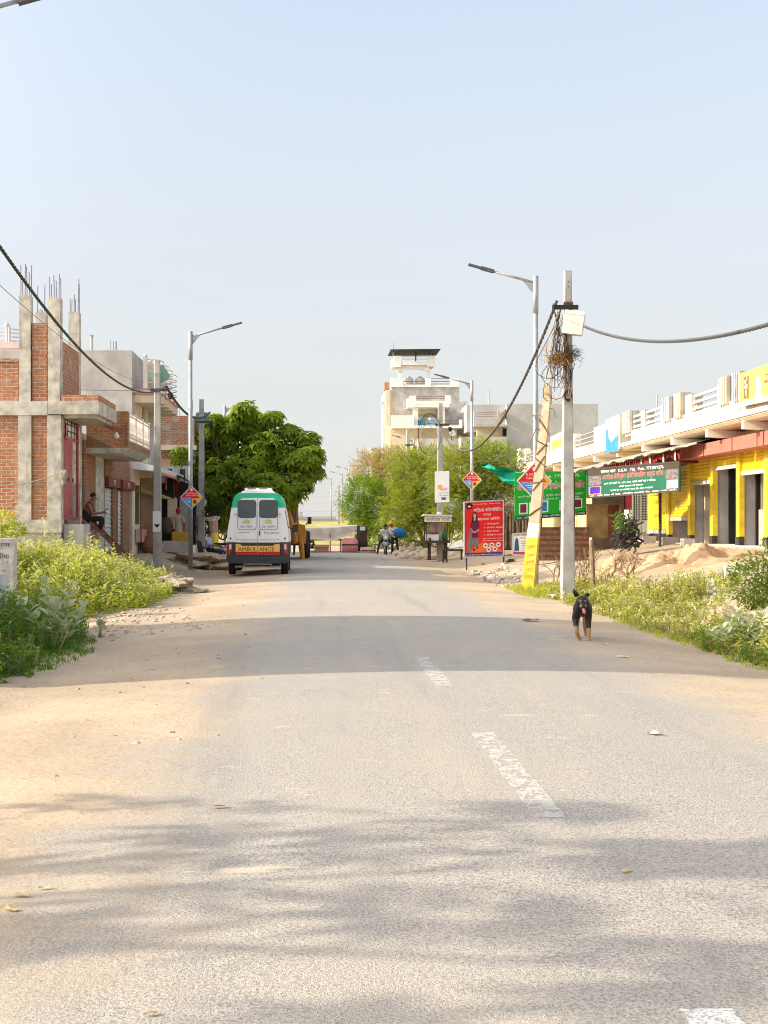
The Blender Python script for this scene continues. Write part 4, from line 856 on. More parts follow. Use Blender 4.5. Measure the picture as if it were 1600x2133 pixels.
b.build('earth_mound', M('mound_earth', (.33, .265, .19), .95, .35, 9, 1., 22, stain=(.22, .18, .12, .6)), None, 'grey brown lump of earth at the edge of the sunlit weeds', 'mound')
b = MB(); b.rock((PX(415, 47), 47.6, gz(PX(415, 47), 47) + .15), (1.2, 1.2, .36), 12, 44, 26, .7); b.build('dirt_heap', M('heap_earth', (.36, .28, .19), .95, .35, 8, 1., 22), None, 'low brown dirt heap behind the diamond signed street lamp', 'heap')
def stones(b, pts, s0, s1, ss=.55):
    for x, y in pts:
        s = s0 + (s1 - s0) * R.random() ** 3; b.rock((x, y, gz(x, y) + s * .2), (s * U(.7, 1.3), s * U(.7, 1.3), s * ss), U(0, 99), 6, 4, .5)
stm = M('loose_stone', (.42, .36, .30), .95, .35, 9, .3, 60)
b = MB(); stones(b, region(260, [(-3.1, 18), (-1.6, 20), (-2.6, 26), (-3.6, 24.5)]), .015, .05); b.build('gravel', M('gravel_pale', (.46, .39, .30), .95, .3, 9, .3, 60), kind='stuff', label='pale gravel spilled beside the shaded weeds', cat='gravel')
b = MB(); stones(b, region(520, [(-3.4, 7), (-.4, 7), (-.7, 30), (-2.5, 42), (-3.5, 30)]), .006, .026); stones(b, region(160, [(4.2, 14), (5.0, 14), (5.0, 40), (4.4, 40)]), .006, .028); b.build('pebbles', M('pebble', (.34, .28, .22), .95, .35, 9, .3, 60), kind='stuff', label='small pebbles strewn over the sandy road edges', cat='pebbles')
H2 = thing('roadside_house', 'two storey plain house standing beside the road just outside the picture', 'house', (-11, 17.5, 0))
b = MB(); b.box(-15, -8.2, 12.6, 20.3, -.1, 6.2); b.build('wall', cement, H2); b = MB(); b.box(-15.1, -8.1, 12.5, 20.4, 6.2, 6.35); b.build('roof_slab', concrete, H2)
# ------------------------------------------------------------------ right side: row of shops under one balcony
X0 = 12.1
K = thing('shop_row', 'long row of yellow shuttered shops under a whitewashed roof parapet', 'shops', (15, 50, 1.0))
piers = [(30.0, 30.3), (33.3, 33.6), (35.75, 36.05), (38.12, 38.42), (40.66, 40.96), (43.1, 43.4), (45.75, 46.0), (48.35, 48.6)]
yp = M('yellow_wall', (.74, .53, .03), .7, .16, 3, .2, 40, streak=.6, scol=(.42, .31, .11), stain=(.62, .5, .16, .5))
b = MB(); b.box(X0, 20, 48.6, 48.75, .9, 4.2); b.box(X0 + .02, X0 + .3, 53.0, 72, .9, 4.3); b.box(X0, X0 + .3, 30, 53, 3.9, 4.22); b.box(X0 + 3.0, X0 + 3.2, 30, 48.6, .9, 4.2); b.box(12.4, 20, 71.6, 72, .9, 4.2)
b.build('wall', M('shop_wall', (.60, .47, .22), .85, .12, 2, .12, 40, streak=.2), K)
b = MB(); b.box(X0 - .35, X0 + 3.2, 30, 72, .2, 1.0); b.build('plinth', whitewash, K)
for i, (y0, y1) in enumerate(piers):
    p = MB(); p.box(X0 - .05, X0 + .10, y0, y1, 1.0, 3.95); pr = p.build('pillar', yp, K)
    q = MB(); q.box(X0 - .07, X0 + .09, y0 - .012, y1 + .012, 1.0, 1.25); q.build('pillar_foot', iron, pr)
gp = M('grey_shop_plaster', (.42, .41, .42), .85, .15, 2, .1, 40, streak=.35, scol=(.25, .24, .23)); gp2 = M('beige_shop_plaster', (.50, .44, .33), .85, .12, 2, .1, 40)
for (y0, y1) in piers:
    p = MB(); p.box(X0 + .10, X0 + 3.0, y0 + .06, y1 - .06, 1.0, 3.95); p.build('partition_wall', gp, K)
bays = [(33.6, 35.75, 2.9), (36.05, 38.12, 2.98), (38.42, 40.66, 3.22), (40.96, 43.1, 2.84), (43.4, 45.75, 1.72), (46.0, 48.35, 1.28)]
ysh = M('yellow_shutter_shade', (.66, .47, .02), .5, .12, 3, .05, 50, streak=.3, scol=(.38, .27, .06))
for i, (y0, y1, z) in enumerate(bays):
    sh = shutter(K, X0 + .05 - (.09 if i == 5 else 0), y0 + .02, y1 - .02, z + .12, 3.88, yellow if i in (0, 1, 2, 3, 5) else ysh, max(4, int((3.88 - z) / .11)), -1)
    q = MB(); q.box(X0 - .0 - (.09 if i == 5 else 0), X0 + .08 - (.09 if i == 5 else 0), y0 + .02, y1 - .02, z, z + .118)
    q.build('bottom_rail', M('shutter_rail', (.42, .39, .35), .6, .25, 9, .1, 50), sh)
    if i in (4, 5):
        q = MB(); xo = X0 - .075 if i == 5 else X0 + .018
        for k, (t_, hh, zz) in enumerate((('अल्ट्राटेक', .26, 2.75 if i == 5 else 3.2), ('सीमेंट', .17, 2.38 if i == 5 else 2.9), ('एजेन्सी', .14, 1.9 if i == 5 else 2.3))):
            q.text(t_, (xo - .03, (y0 + y1) / 2, zz), (0, -1, 0), (0, 0, 1), hh, 1.5 - .3 * k)
        q.box(xo - .035, xo - .028, y0 + .25, y1 - .25, (2.62 if i == 5 else 3.07), (2.64 if i == 5 else 3.09)); q.build('lettering', M('shutter_ink', (.30, .20, .03), .6, .1, 3, 0), sh)
# what the open bays show
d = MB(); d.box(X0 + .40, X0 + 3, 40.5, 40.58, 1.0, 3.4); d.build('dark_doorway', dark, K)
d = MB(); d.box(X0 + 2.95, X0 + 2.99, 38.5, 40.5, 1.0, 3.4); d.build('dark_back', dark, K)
d = MB(); d.box(X0 + .40, X0 + 3, 43.0, 43.09, 1.0, 3.9); d.build('beige_return_wall', gp2, K)
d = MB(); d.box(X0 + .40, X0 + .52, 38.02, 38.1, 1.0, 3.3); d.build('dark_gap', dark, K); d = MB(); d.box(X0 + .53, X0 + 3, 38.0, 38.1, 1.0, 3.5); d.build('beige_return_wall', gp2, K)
d = MB(); d.box(X0 + .1, X0 + .9, 36.1, 36.9, 1.0, 2.0); d.build('carton', M('carton_card', (.55, .42, .26), .8, .1, 4, .1, 30), None, 'plain tall carton standing inside the nearest open shop bay', 'carton')
d = MB(); d.bar((X0 + .5, 39.2, 1.02), (X0 + 1.0, 40.3, 2.2), .05); d.build('wooden_stick', wood, None, 'wooden stick leaning in the dark open shop doorway', 'stick')
d = MB(); d.box(X0 + .5, X0 + .9, 44.3, 45.0, 1.0, 1.62); d.build('cardboard_box', M('box_pinkish', (.55, .36, .24), .8, .1, 4, .1, 30), None, 'pinkish brown box under the half raised yellow shutter', 'box')
# iron gate bay
gt = MB()
gm = M('gate_green_grey', (.14, .135, .10), .6, .2, 4, .08, 40)
for k in range(2):
    y0 = 48.85 + k * 1.3; y1 = y0 + 1.24
    g = MB(); g.box(X0 + .1, X0 + .14, y0, y1, 1.0, 1.75); 
    for y in (y0, y1 - .06): g.box(X0 + .08, X0 + .16, y, y + .06, 1.0, 3.4)
    for i in range(17): z = 1.8 + i * .095; g.box(X0 + .09, X0 + .12, y0 + .06, y1 - .06, z, z + .05)
    ga = g.build('gate_leaf', gm, K); g = MB()
    for q in range(3): g.box(X0 + .06, X0 + .085, y0 + .25 + q * .36, y0 + .28 + q * .36, 1.75, 3.4)
    g.build('gate_bars', iron, ga)
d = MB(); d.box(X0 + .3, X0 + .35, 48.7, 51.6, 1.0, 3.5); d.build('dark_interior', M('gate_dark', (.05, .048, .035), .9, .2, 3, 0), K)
d = MB(); d.box(X0 - .03, X0 + .3, 51.5, 53.0, .9, 4.0); d.build('whitewashed_pier', whitewash, K)
# red fascia blocks
fas = M('fascia_pink', (.44, .135, .10), .75, .1, 3, .1, 40, streak=.3, scol=(.25, .08, .06))
for y0, y1 in ((30.2, 32.25), (32.35, 34.3), (34.4, 36.9), (37.0, 39.6), (39.7, 42.5)):
    f = MB(); f.box(X0 - .62, X0 + .1, y0, y1, 3.62, 3.98); f.build('fascia_block', fas, K)
f = MB(); f.box(X0 - .60, X0 + .1, 42.5, 47.5, 3.55, 3.96); f.build('maroon_fascia', M('fascia_maroon', (.13, .03, .025), .7, .15, 3, .1, 40), K)
q = MB(); q.text('मोहन लाल', (X0 - .004, 37.2, 4.07), (0, -1, 0), (0, 0, 1), .2, 1.7); q.text('ट्रेडर्स', (X0 - .004, 34.6, 4.08), (0, -1, 0), (0, 0, 1), .2, 1.6); q.text('दुकान', (X0 - .004, 40.4, 4.07), (0, -1, 0), (0, 0, 1), .14, 1.0)
q.build('wall_lettering', M('wall_red_paint', (.45, .05, .01), .7, .1, 5, 0), K)
# roof slab, mouldings, brackets, parapet
XF = 11.0
b = MB(); b.prism([(XF, 4.33), (XF + .1, 4.26), (X0 + 8, 4.22), (X0 + 8, 4.5), (XF, 4.5)], 30, 72)
b.prism([(XF - .05, 4.36), (XF, 4.36), (XF, 4.46), (XF - .03, 4.46)], 30, 72)
b.build('roof_slab', cream, K)
for y in (31.5, 34.6, 37.8, 41.5, 45.2, 49.0, 53, 57.5, 62, 67):
    f = MB(); f.prism([(XF + .06, 4.06), (X0, 3.99), (X0, 4.2), (XF + .06, 4.28)], y, y + .22); f.build('bracket', whitewash, K)
pm = M('parapet_whitewash', (.50, .455, .375), .85, .16, 2.5, .2, 40, streak=1.0, scol=(.27, .20, .13), stain=(.50, .43, .34, .5))
b = MB(); b.box(XF + .02, XF + .2, 30, 46.75, 4.503, 4.86); b.box(XF - .02, XF + .2, 49.6, 72, 4.503, 4.78); b.build('parapet_wall', pm, K)
def fluted(y0, y1):
    f = MB(); f.box(XF + .05, XF + .3, y0, y1, 4.7, 5.55); n = 4; w = (y1 - y0) / n
    for i in range(n): f.box(XF - .06, XF + .06, y0 + i * w, y0 + i * w + w * .62, 4.8, 5.552)
    f.build('fluted_post', pm, K)
for y0, y1 in ((46.7, 47.8), (41.5, 42.35), (40.2, 41.0), (35.7, 36.5), (34.6, 35.3)): fluted(y0, y1)
for y0, y1 in ((44.9, 45.4), (39.3, 39.95), (33.9, 34.4), (48.0, 48.1)):
    f = MB(); f.box(XF + .03, XF + .36, y0, y1, 4.84, 5.42); f.build('parapet_post', pm, K)
    if y0 < 45:
        f = MB(); f.prism([(XF + .06, 4.9), (XF + .30, 4.9), (XF + .30, 5.40), (XF + .06, 5.25), (XF + .16, 5.1)], y0 - .16, y0 - .002); f.build('post_cheek', pm, K)
f = MB(); f.box(XF, XF + .3, 42.36, 42.7, 4.86, 5.38); f.box(XF, XF + .3, 36.52, 36.7, 4.86, 5.42); f.build('post_block', pm, K)
rm = M('concrete_rail', (.56, .52, .48), .85, .12, 3, .1, 40)
for y0, y1 in ((36.7, 39.3), (42.7, 44.9), (45.4, 46.7)):
    for z in (4.94, 5.12, 5.30):
        f = MB(); f.box(XF + .08, XF + .16, y0, y1, z, z + .07); f.build('parapet_rail', rm, K)
f = MB(); f.box(XF - .06, XF + .7, 48.1, 49.6, 4.30, 5.5); f.build('parapet_box', pm, K)
f = MB(); f.box(XF - .08, XF - .062, 50.35, 50.7, 4.75, 5.2); f.box(XF + .02, XF + .5, 50.0, 53.0, 4.5, 5.40); f.build('corner_block', whitewash, K)
for y0, y1 in ((53, 57), (57.4, 60.6), (64, 67), (67.4, 70)):
    for z in (4.92, 5.1, 5.28):
        f = MB(); f.tube([(XF + .08, y0, z), (XF + .08, y1, z)], .025, 5); f.build('steel_rail', M('thin_rail', (.4, .38, .36), .6, .1, 4, 0), K)
for y0, y1 in ((57.0, 57.4), (60.6, 61.2), (63.2, 64.0), (67, 67.4), (70, 72)):
    f = MB(); f.box(XF, XF + .3, y0, y1, 4.78, 5.45); f.build('white_post', whitewash, K)
f = MB(); f.tube([(XF + .2, 43.9, 5.4), (XF + .2, 43.9, 5.85)], .025, 5); f.build('roof_pipe', pole_grey, K)
f = MB(); f.pxbox(1084, 1105, 934, 975, 70.5, 1.2); f.build('end_wall', whitewash, K)
f = MB(); f.box(PX(1092, 70.45), PX(1106, 70.45), 70.42, 70.49, PZ(962, 70.45), PZ(940, 70.45)); f.build('wall_sign', ink, K)
# banners on the parapet
def board(name, label, cat, a, e, z0a, z1a, z0e, z1e, th, mat, frame=None):
    """upright board from plan point a to plan point e with its own heights at each end; returns thing + helper for printing on it"""
    a = Vector((a[0], a[1], 0)); e = Vector((e[0], e[1], 0)); d = (e - a).normalized(); n = Vector((d.y, -d.x, 0))
    t = thing(name, label, cat, ((a.x + e.x) / 2, (a.y + e.y) / 2, min(z0a, z0e)))
    def at(u, v, off=0): 
        p = a.lerp(e, u); zz = (z0a + (z1a - z0a) * v) * (1 - u) + (z0e + (z1e - z0e) * v) * u
        return Vector((p.x, p.y, zz)) + n * off
    m = MB(); m.add([at(0, 0), at(1, 0), at(1, 1), at(0, 1), at(0, 0, -th), at(1, 0, -th), at(1, 1, -th), at(0, 1, -th)], [(0, 1, 2, 3), (7, 6, 5, 4), (0, 4, 5, 1), (1, 5, 6, 2), (2, 6, 7, 3), (3, 7, 4, 0)])
    m.build('board', mat, t)
    if frame:
        f = MB(); 
        for p, q in (((0, 0), (1, 0)), ((1, 0), (1, 1)), ((1, 1), (0, 1)), ((0, 1), (0, 0))): f.bar(at(*p, -.01), at(*q, -.01), .045)
        f.build('frame', frame, t)
    up = (at(0, 1) - at(0, 0)).normalized()
    def rect(m, u0, u1, v0, v1, off=.003): m.quad(at(u0, v0, off), at(u1, v0, off), at(u1, v1, off), at(u0, v1, off))
    def disc(m, u, v, r, off=.005, n=14, sq=1.):
        W = (e - a).length; Hh = z1a - z0a
        m.add([at(u + r * math.cos(6.283 * i / n) / W, v + r * sq * math.sin(6.283 * i / n) / Hh, off) for i in range(n)], [tuple(range(n))])
    def poly(m, pts, off=.004): m.add([at(u, v, off) for u, v in pts], [tuple(range(len(pts)))])
    def text(m, s, u, v, h, w, al='C', off=.006):
        m.text(s, at(u, v), (at(1, v) - at(0, v)).normalized(), up, h, w * (e - a).length if w else None, al, off)
    return t, rect, disc, poly, text
t, rect, disc, poly, text = board('shop_banner', 'bright yellow cement banner hung over the parapet at the picture edge', 'banner', (10.86, 34.35), (10.86, 29.6), 4.6, 5.44, 4.5, 5.44, .04, M('banner_yellow', (.86, .74, .10), .5, .05, 2, 0))
m = MB(); rect(m, 0, 1, 0, .13, .004); poly(m, [(.24, .15), (.38, .15), (.34, .35), (.35, .55), (.33, .72), (.31, .82), (.29, .72), (.28, .5), (.285, .3)], .005); m.build('white_panel', white, t)
m = MB(); rect(m, .07, .16, .2, .85); rect(m, .4, .62, .5, .58); m.build('brown_panel', M('banner_brown', (.16, .10, .03), .6, .1, 2, 0), t)
m = MB(); text(m, 'बि', .115, .72, .16, None); text(m, 'र्ला', .115, .52, .16, None); text(m, 'ए', .115, .34, .16, None); m.build('white_lettering', white, t)
m = MB(); text(m, 'अल्ट्रा सीमेंट', .4, .72, .22, .5, 'L'); text(m, 'न्यू बुन्देलखण्ड ट्रेडर्स', .02, .06, .12, .7, 'L'); m.build('dark_lettering', ink, t)
t, rect, disc, poly, text = board('wall_poster', 'blue and white poster pasted on the parapet box', 'poster', (10.93, 50.4), (10.93, 48.3), 4.28, 5.5, 4.22, 5.55, .01, white)
m = MB(); poly(m, [(0, 0), (1, 0), (1, .46), (.7, .40), (.45, .30), (.25, .42), (.2, .66), (0, .76)]); m.build('blue_print', M('poster_blue', (.04, .22, .46), .5, .1, 3, 0), t)
for q in ((.5, .55, .22), (.85, .52, .16)): m = MB(); disc(m, *q); m.build('grey_print', M('poster_grey', (.35, .33, .34), .5, .1, 9, 0), t)
m = MB(); text(m, 'एडमिशन', .5, .9, .14, .8); m.build('lettering', M('poster_red', (.75, .22, .18), .5, .1, 3, 0), t)
t, rect, disc, poly, text = board('wall_poster', 'yellow headed white poster tied to the far parapet rails behind the tall pole', 'poster', (10.9, 62.0), (10.9, 58.2), 4.4, 5.62, 4.35, 5.7, .02, white)
m = MB(); rect(m, .05, .95, .5, .82); m.build('yellow_print', yellow_s, t); m = MB(); text(m, 'शिक्षा', .5, .66, .2, .8); text(m, 'नई प्रवेश सूचना', .5, .36, .08, .8); text(m, 'सम्पर्क करें', .5, .18, .08, .7); m.build('lettering', ink, t)
# ------------------------------------------------------------------ workshop lean-to with its boards
TA = thing('lean_to', 'ragged grey lean to roof hung with red fringes over the workshop front', 'shed', (10, 43, .4))
b = MB(); a0, a1 = Vector((8.75, 46.5, 3.40)), Vector((11.15, 39.4, 3.98)); bk = Vector((1.9, .65, .45)); n = 34
for i in range(n + 1):
    p = a0.lerp(a1, i / n); w = .035 * math.sin(i * 1.9) + U(-.025, .025); q = p + Vector((U(-.06, .06), U(-.06, .06), w)); b.v += [q, q + bk, q + Vector((0, 0, -.04)), q + bk + Vector((0, 0, -.04))]
for i in range(n):
    k = i * 4; b.f += [[k, k + 4, k + 5, k + 1], [k + 2, k + 3, k + 7, k + 6], [k, k + 2, k + 6, k + 4]]; b.mi += [0] * 3; b.sm += [False] * 3
b.build('roof_sheet', M('ragged_sheet', (.34, .30, .25), .9, .3, 5, .3, 20), TA)
b = MB()
for i in range(46):
    p = a0.lerp(a1, .1 + .75 * i / 46) + Vector((.25, .1, -.02)); L = U(.16, .34); b.quad(p, p + Vector((.035, -.1, .008)), p + Vector((.03 + U(-.02, .02), -.1, -L)), p + Vector((U(-.02, .02), 0, -L * .8)))
b.build('red_fringe', M('fringe_red', (.26, .02, .015), .9, .5, 9, .1, 20), TA)
for i in range(4):
    b = MB(); p = a0.lerp(a1, .56 + .3 * i / 4 + U(-.03, .03)) + Vector((.22, .08, -.05)); b.quad(p, p + Vector((.02, -.09, 0)), p + Vector((.03, -.08, -.3)), p + Vector((0, 0, -.26)))
    b.build('white_rag', M('rag_white', (.55, .50, .44), .9, .2, 9, .1, 20), TA)
for p in (a0 + Vector((.2, -.1, -.05)), a0.lerp(a1, .5) + Vector((1.2, .4, .1)), a0 + bk):
    b = MB(); b.tube([p, (p.x, p.y, gz(p.x, p.y) - .05)], .05, 7); b.build('post', darkwood, TA)
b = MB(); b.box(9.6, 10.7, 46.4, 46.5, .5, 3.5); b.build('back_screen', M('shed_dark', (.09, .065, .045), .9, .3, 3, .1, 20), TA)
for i, (c_, x) in enumerate((((.02, .22, .05), 0), ((.015, .012, .01), .22), ((.03, .26, .06), .42), ((.10, .12, .22), .6), ((.42, .05, .10), .78))):
    b = MB(); p = P(1240 + x * 75, 1040, 47.5); b.box(p.x, p.x + .28, 47.4, 47.44, PZ(1062, 47.5), PZ(1030, 47.5)); b.build('hung_cloth', M('hung_cloth_%d' % i, c_, .9, .2, 4, .1, 20), TA)
t, rect, disc, poly, text = board('workshop_signboard', 'dark green workshop signboard with pink heading and window pictures under the lean to', 'signboard', (8.93, 44.0), (10.87, 40.0), 2.46, 3.40, 2.60, 3.46, .05, dkgreen, iron)
m = MB(); rect(m, .005, .995, .77, .99); rect(m, .005, .995, .01, .1); m.build('brown_band', M('board_brown', (.05, .035, .02), .5, .1, 3, 0), t)
for q in ((.02, .165, .42, .74), (.86, .985, .42, .76)): m = MB(); rect(m, *q); m.build('photo_print', M('print_grey', (.16, .12, .13), .5, .5, 14, 0), t)
m = MB(); rect(m, .02, .165, .1, .38); m.build('violet_frame', M('print_tan', (.35, .25, .16), .5, .1, 3, 0), t)
m = MB(); rect(m, .035, .15, .13, .36, .006); m.build('violet_print', M('print_violet', (.06, .008, .33), .5, .2, 3, 0), t)
m = MB(); rect(m, .87, .985, .1, .40); m.build('pale_print', M('print_pale', (.30, .31, .36), .5, .3, 12, 0), t)
m = MB(); text(m, 'अजीज वेल्डिंग इंजीनियरिंग वर्क शॉप'.replace('ल्डिं', 'िल्डं').replace('नियरिं', 'िनयिरं'), .51, .66, .24, .66); m.build('pink_lettering', M('letter_pink', (.72, .12, .16), .5, .05, 3, 0), t)
m = MB(); text(m, 'सलमान खान   K.G.N.   796   Mob.: 7753879376', .5, .87, .09, .68)
text(m, 'हमारे यहाँ सीढ़ी गेट, शटर, जाल, ग्रिल आदि गाढ़े व टिकाऊ', .48, .44, .085, .56); text(m, 'सभी प्रकार का सामान', .5, .31, .08, .26); text(m, 'उचित रेट पर बनाया जाता है। और मरम्मत', .5, .19, .08, .46); text(m, 'पता : शिवा पैलेस के पास, ऑफिसर कालोनी रोड, मुख्य मार्ग (उरई)', .5, .05, .075, .94); m.build('white_lettering', white, t)
t, rect, disc, poly, text = board('workshop_banner', 'bright green workshop banner with red heading and door pictures behind the leaning pole', 'banner', (PX(1072, 47), 47.0), (PX(1222, 47.4), 47.4), PZ(1085, 47), PZ(985, 47), PZ(1072, 47.4), PZ(980, 47.4), .02, green_s)
m = MB(); rect(m, 0, 1, 0, .09); m.build('dark_band', dkgreen, t)
for q, pr_ in (((.06, .18, .13, .36), 0), ((.2, .32, .13, .36), 0), ((.345, .465, .13, .38), 1), ((.62, .76, .14, .36), 1), ((.78, .94, .16, .38), 0)):
    m = MB(); rect(m, *q); fr_ = m.build('white_frame', white, t)
    m = MB(); rect(m, q[0] + .018, q[1] - .018, q[2] + .025, q[3] - .025, .006)
    m.build('door_print', M('print_sky', (.03, .22, .42), .5, .3, 9, 0) if pr_ else M('print_maroon', (.16, .03, .05), .5, .5, 20, 0), fr_)
for (sx, sy, mt, off) in ((0, 0, red, .008), (.004, -.008, white, .005), (-.004, .008, white, .005)):
    m = MB(); text(m, 'अजीज वेल्डंग इंजीनियरिंग शॉप', .5 + sx, .68 + sy, .36, .94, 'C', off); m.build('heading', mt, t)
m = MB(); text(m, 'सलमान    Mob. 7753879376', .5, .9, .10, .8); text(m, 'हमारे यहाँ सीढ़ी, गेट, ग्रिल आदि बनाए व मरम्मत', .5, .49, .10, .9); text(m, 'किया जाता है। और सर्विस', .6, .41, .09, .6); text(m, 'पता : शिवा पैलेस के पास, ऑफिसर कालोनी रोड (उरई)', .5, .045, .1, .95); m.build('white_lettering', white, t)
b = MB()
pts = [(1000, 968, 0), (1018, 966, 0), (1030, 972, 0), (1050, 972, 0), (1072, 982, 0), (1092, 985, 0)]; low = [(1004, 973, 0), (1022, 982, 0), (1036, 990, 0), (1046, 1002, 0), (1070, 1012, 0), (1092, 990, 0)]
for i in range(5):
    for q in range(3):
        f0, f1 = q / 3, (q + 1) / 3
        g = lambda k, f: P(pts[k][0] + (low[k][0] - pts[k][0]) * f, pts[k][1] + (low[k][1] - pts[k][1]) * f, 49.2 + .25 * math.sin(k * 2 + f * 4))
        b.quad(g(i, f0), g(i + 1, f0), g(i + 1, f1), g(i, f1))
b.build('green_netting', M('green_net', (.01, .33, .20), .7, .15, 5, .1, 30), None, 'torn green shade netting stretched from the banner towards the thorn tree', 'netting')
# brushwood hut, rack and scrap round the workshop
HU = thing('brushwood_hut', 'shadowy brushwood hut of thin poles behind the red billboard', 'hut', (PX(1080, 52), 52.5, .1))
for i in range(12):
    px = 1048 + i * 7; s = MB(); s.tube([P(px + U(-2, 2), 1142, 52 + U(-.2, .2)), P(px + U(-3, 3), 1100, 52), P(px + U(-3, 3), U(1040, 1056), 52)], U(.025, .05), 5); s.build('pole', wood, HU)
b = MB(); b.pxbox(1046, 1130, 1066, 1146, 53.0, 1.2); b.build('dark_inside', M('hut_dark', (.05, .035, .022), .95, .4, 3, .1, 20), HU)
b = MB()
for i in range(80): p = P(U(1040, 1090), U(1038, 1058), 51.8 + U(-.3, .6)); leaf(b, p, Vector((U(-1, 1), U(-.4, .4), U(-.5, .3))), Vector((0, 0, 1)), .7, .03)
b.build('thatch', M('pale_thatch', (.42, .38, .28), .9, .3, 5, 0), HU)
RK = thing('steel_rack', 'low rusty slatted steel rack standing on the dirt behind the leaning pole', 'rack', (PX(1170, 42), 42, gz(PX(1170, 42), 42)))
z0 = gz(PX(1170, 42), 42)
for i in range(6): s = MB(); s.box(PX(1120, 42), PX(1225, 42), 42, 42.05, z0 + .1 + i * .17, z0 + .2 + i * .17); s.build('slat', rust, RK)
for px in (1122, 1170, 1222): s = MB(); s.box(PX(px, 42) - .03, PX(px, 42) + .03, 42.052, 42.12, z0 - .05, z0 + 1.12); s.build('upright', rust, RK)
b = MB(); b.pxbox(1118, 1228, 1098, 1165, 43.0, .3); b.build('metal_sheet', M('brown_panel', (.10, .065, .03), .85, .3, 3, .2, 20), None, 'dark brown metal sheet standing behind the slatted rack', 'metal sheet')
BP = thing('metal_sheet', 'olive brown metal sheet with a rusty frame below the dark green signboard', 'metal sheet', P(1258, 1100, 43.6))
b = MB(); b.pxbox(1222, 1266, 1053, 1120, 43.6, .05); b.build('sheet', M('olive_sheet', (.20, .13, .045), .7, .25, 3, .1, 20), BP)
b = MB(); b.pxbox(1266, 1290, 1051, 1118, 43.55, .06); b.build('maroon_panel', M('maroon_sheet', (.12, .035, .02), .7, .25, 3, .1, 20), BP)
b = MB(); b.bar(P(1220, 1052, 43.5), P(1293, 1050, 43.5), .06); b.bar(P(1292, 1050, 43.5), P(1292, 1140, 43.5), .07); b.build('rusty_frame', rust, BP)
BK = thing('scrap_heap', 'dark heap of twisted scrap and branches before the whitewashed pier', 'heap', P(1300, 1150, 41))
b = MB()
for i in range(90):
    c = P(U(1284, 1326), U(1085, 1140), 41 + U(-.4, .4)); d = Vector((U(-1, 1), U(-.5, .5), U(-.6, 1))).normalized(); b.tube([c - d * .2, c + Vector((U(-.1, .1), 0, U(-.1, .1))), c + d * .25], U(.012, .04), 5)
b.rock(P(1303, 1120, 41.2), (.26, .25, .3), 31, 12, 8, .8); b.build('scrap', iron, BK)
b = MB()
for i in range(46):
    p = P(U(1278, 1312), U(1070, 1110), 40.6); leaf(b, p, Vector((U(-1, 1), U(-.5, .5), U(-.2, 1))), Vector((0, -1, .3)), U(.12, .3), .025)
b.build('leaves', weed_d, BK)
db = thing('dead_bush', 'leafless grey brown thorn bush standing beside the tall concrete pole', 'bush', (6.4, 30.5, gz(6.4, 30.5)))
b = MB()
def twig(p, d, L, r, k):
    q = p + d * L; b.tube([p, p.lerp(q, .5) + rv() * L * .12, q], [r, r * .8, r * .55], 4, False)
    if k:
        for _ in range(3): twig(p.lerp(q, U(.4, 1)), (d + rv() * .9 + Vector((0, 0, .1))).normalized(), L * U(.55, .8), r * .6, k - 1)
for i in range(16):
    x, y = 5.9 + U(-.5, 1.5), 30.5 + U(-1.5, 1.5); twig(Vector((x, y, gz(x, y) - .05)), Vector((U(-.5, .5), U(-.3, .3), 1)).normalized(), U(.35, .6), .018, 3)
b.build('foliage', M('dead_twig', (.20, .145, .085), .95, .3, 8, .1, 20), db)
s = MB(); s.tube([(6.22, 30.0, gz(6.22, 30) - .05), (6.2, 30, .8), (6.17, 30, 1.25)], [.06, .055, .045], 8); s.build('stake', wood, db)
# sand heaps, stones, planks, boulder
sandh = M('heap_sand', (.41, .265, .155), .95, .15, 3, .9, 18)
def heap(label, c, r, seed, h):
    b = MB(); b.smooth = True; n, m_ = 110, 34; c = Vector(c)
    for i in range(m_ + 1):
        f = i / m_
        for j in range(n):
            a = 6.283 * j / n; k = 1 + .22 * noise.noise(Vector((math.cos(a) * 1.5, math.sin(a) * 1.5, seed)))
            x, y = c.x + r[0] * f * k * math.cos(a), c.y + r[1] * f * k * math.sin(a)
            z = h * (1 - f ** 1.3) ** 1.2 * (.8 + .9 * noise.noise(Vector((x * 1.6, y * 1.6, seed)))) + .16 * abs(noise.noise(Vector((x * 3.6, y * 3.6, seed)))) * (1 - f) + .09 * noise.noise(Vector((x * 8, y * 8, seed))) * (1 - f) + .05 * noise.noise(Vector((x * 17, y * 17, seed))) * (1 - f)
            b.v.append((x, y, gz(x, y) + z - .06 * f))
    for i in range(m_):
        for j in range(n): b.f.append((i * n + j, (i + 1) * n + j, (i + 1) * n + (j + 1) % n, i * n + (j + 1) % n)); b.mi.append(0); b.sm.append(True)
    b.build('sand_heap', sandh, None, label, 'heap', 'heaps of sand before the shops')
heap('wide heap of orange sand before the yellow shutters, nearer the dark open bays', P(1440, 1205, 32.5) + Vector((0, 1, 0)), (2.1, 1.7, .1), 4.2, .50)
heap('smaller heap of orange sand beside the dead bush, before the iron gate', P(1335, 1195, 34) + Vector((0, 1, 0)), (1.3, 1.5, .1), 9.1, .46)
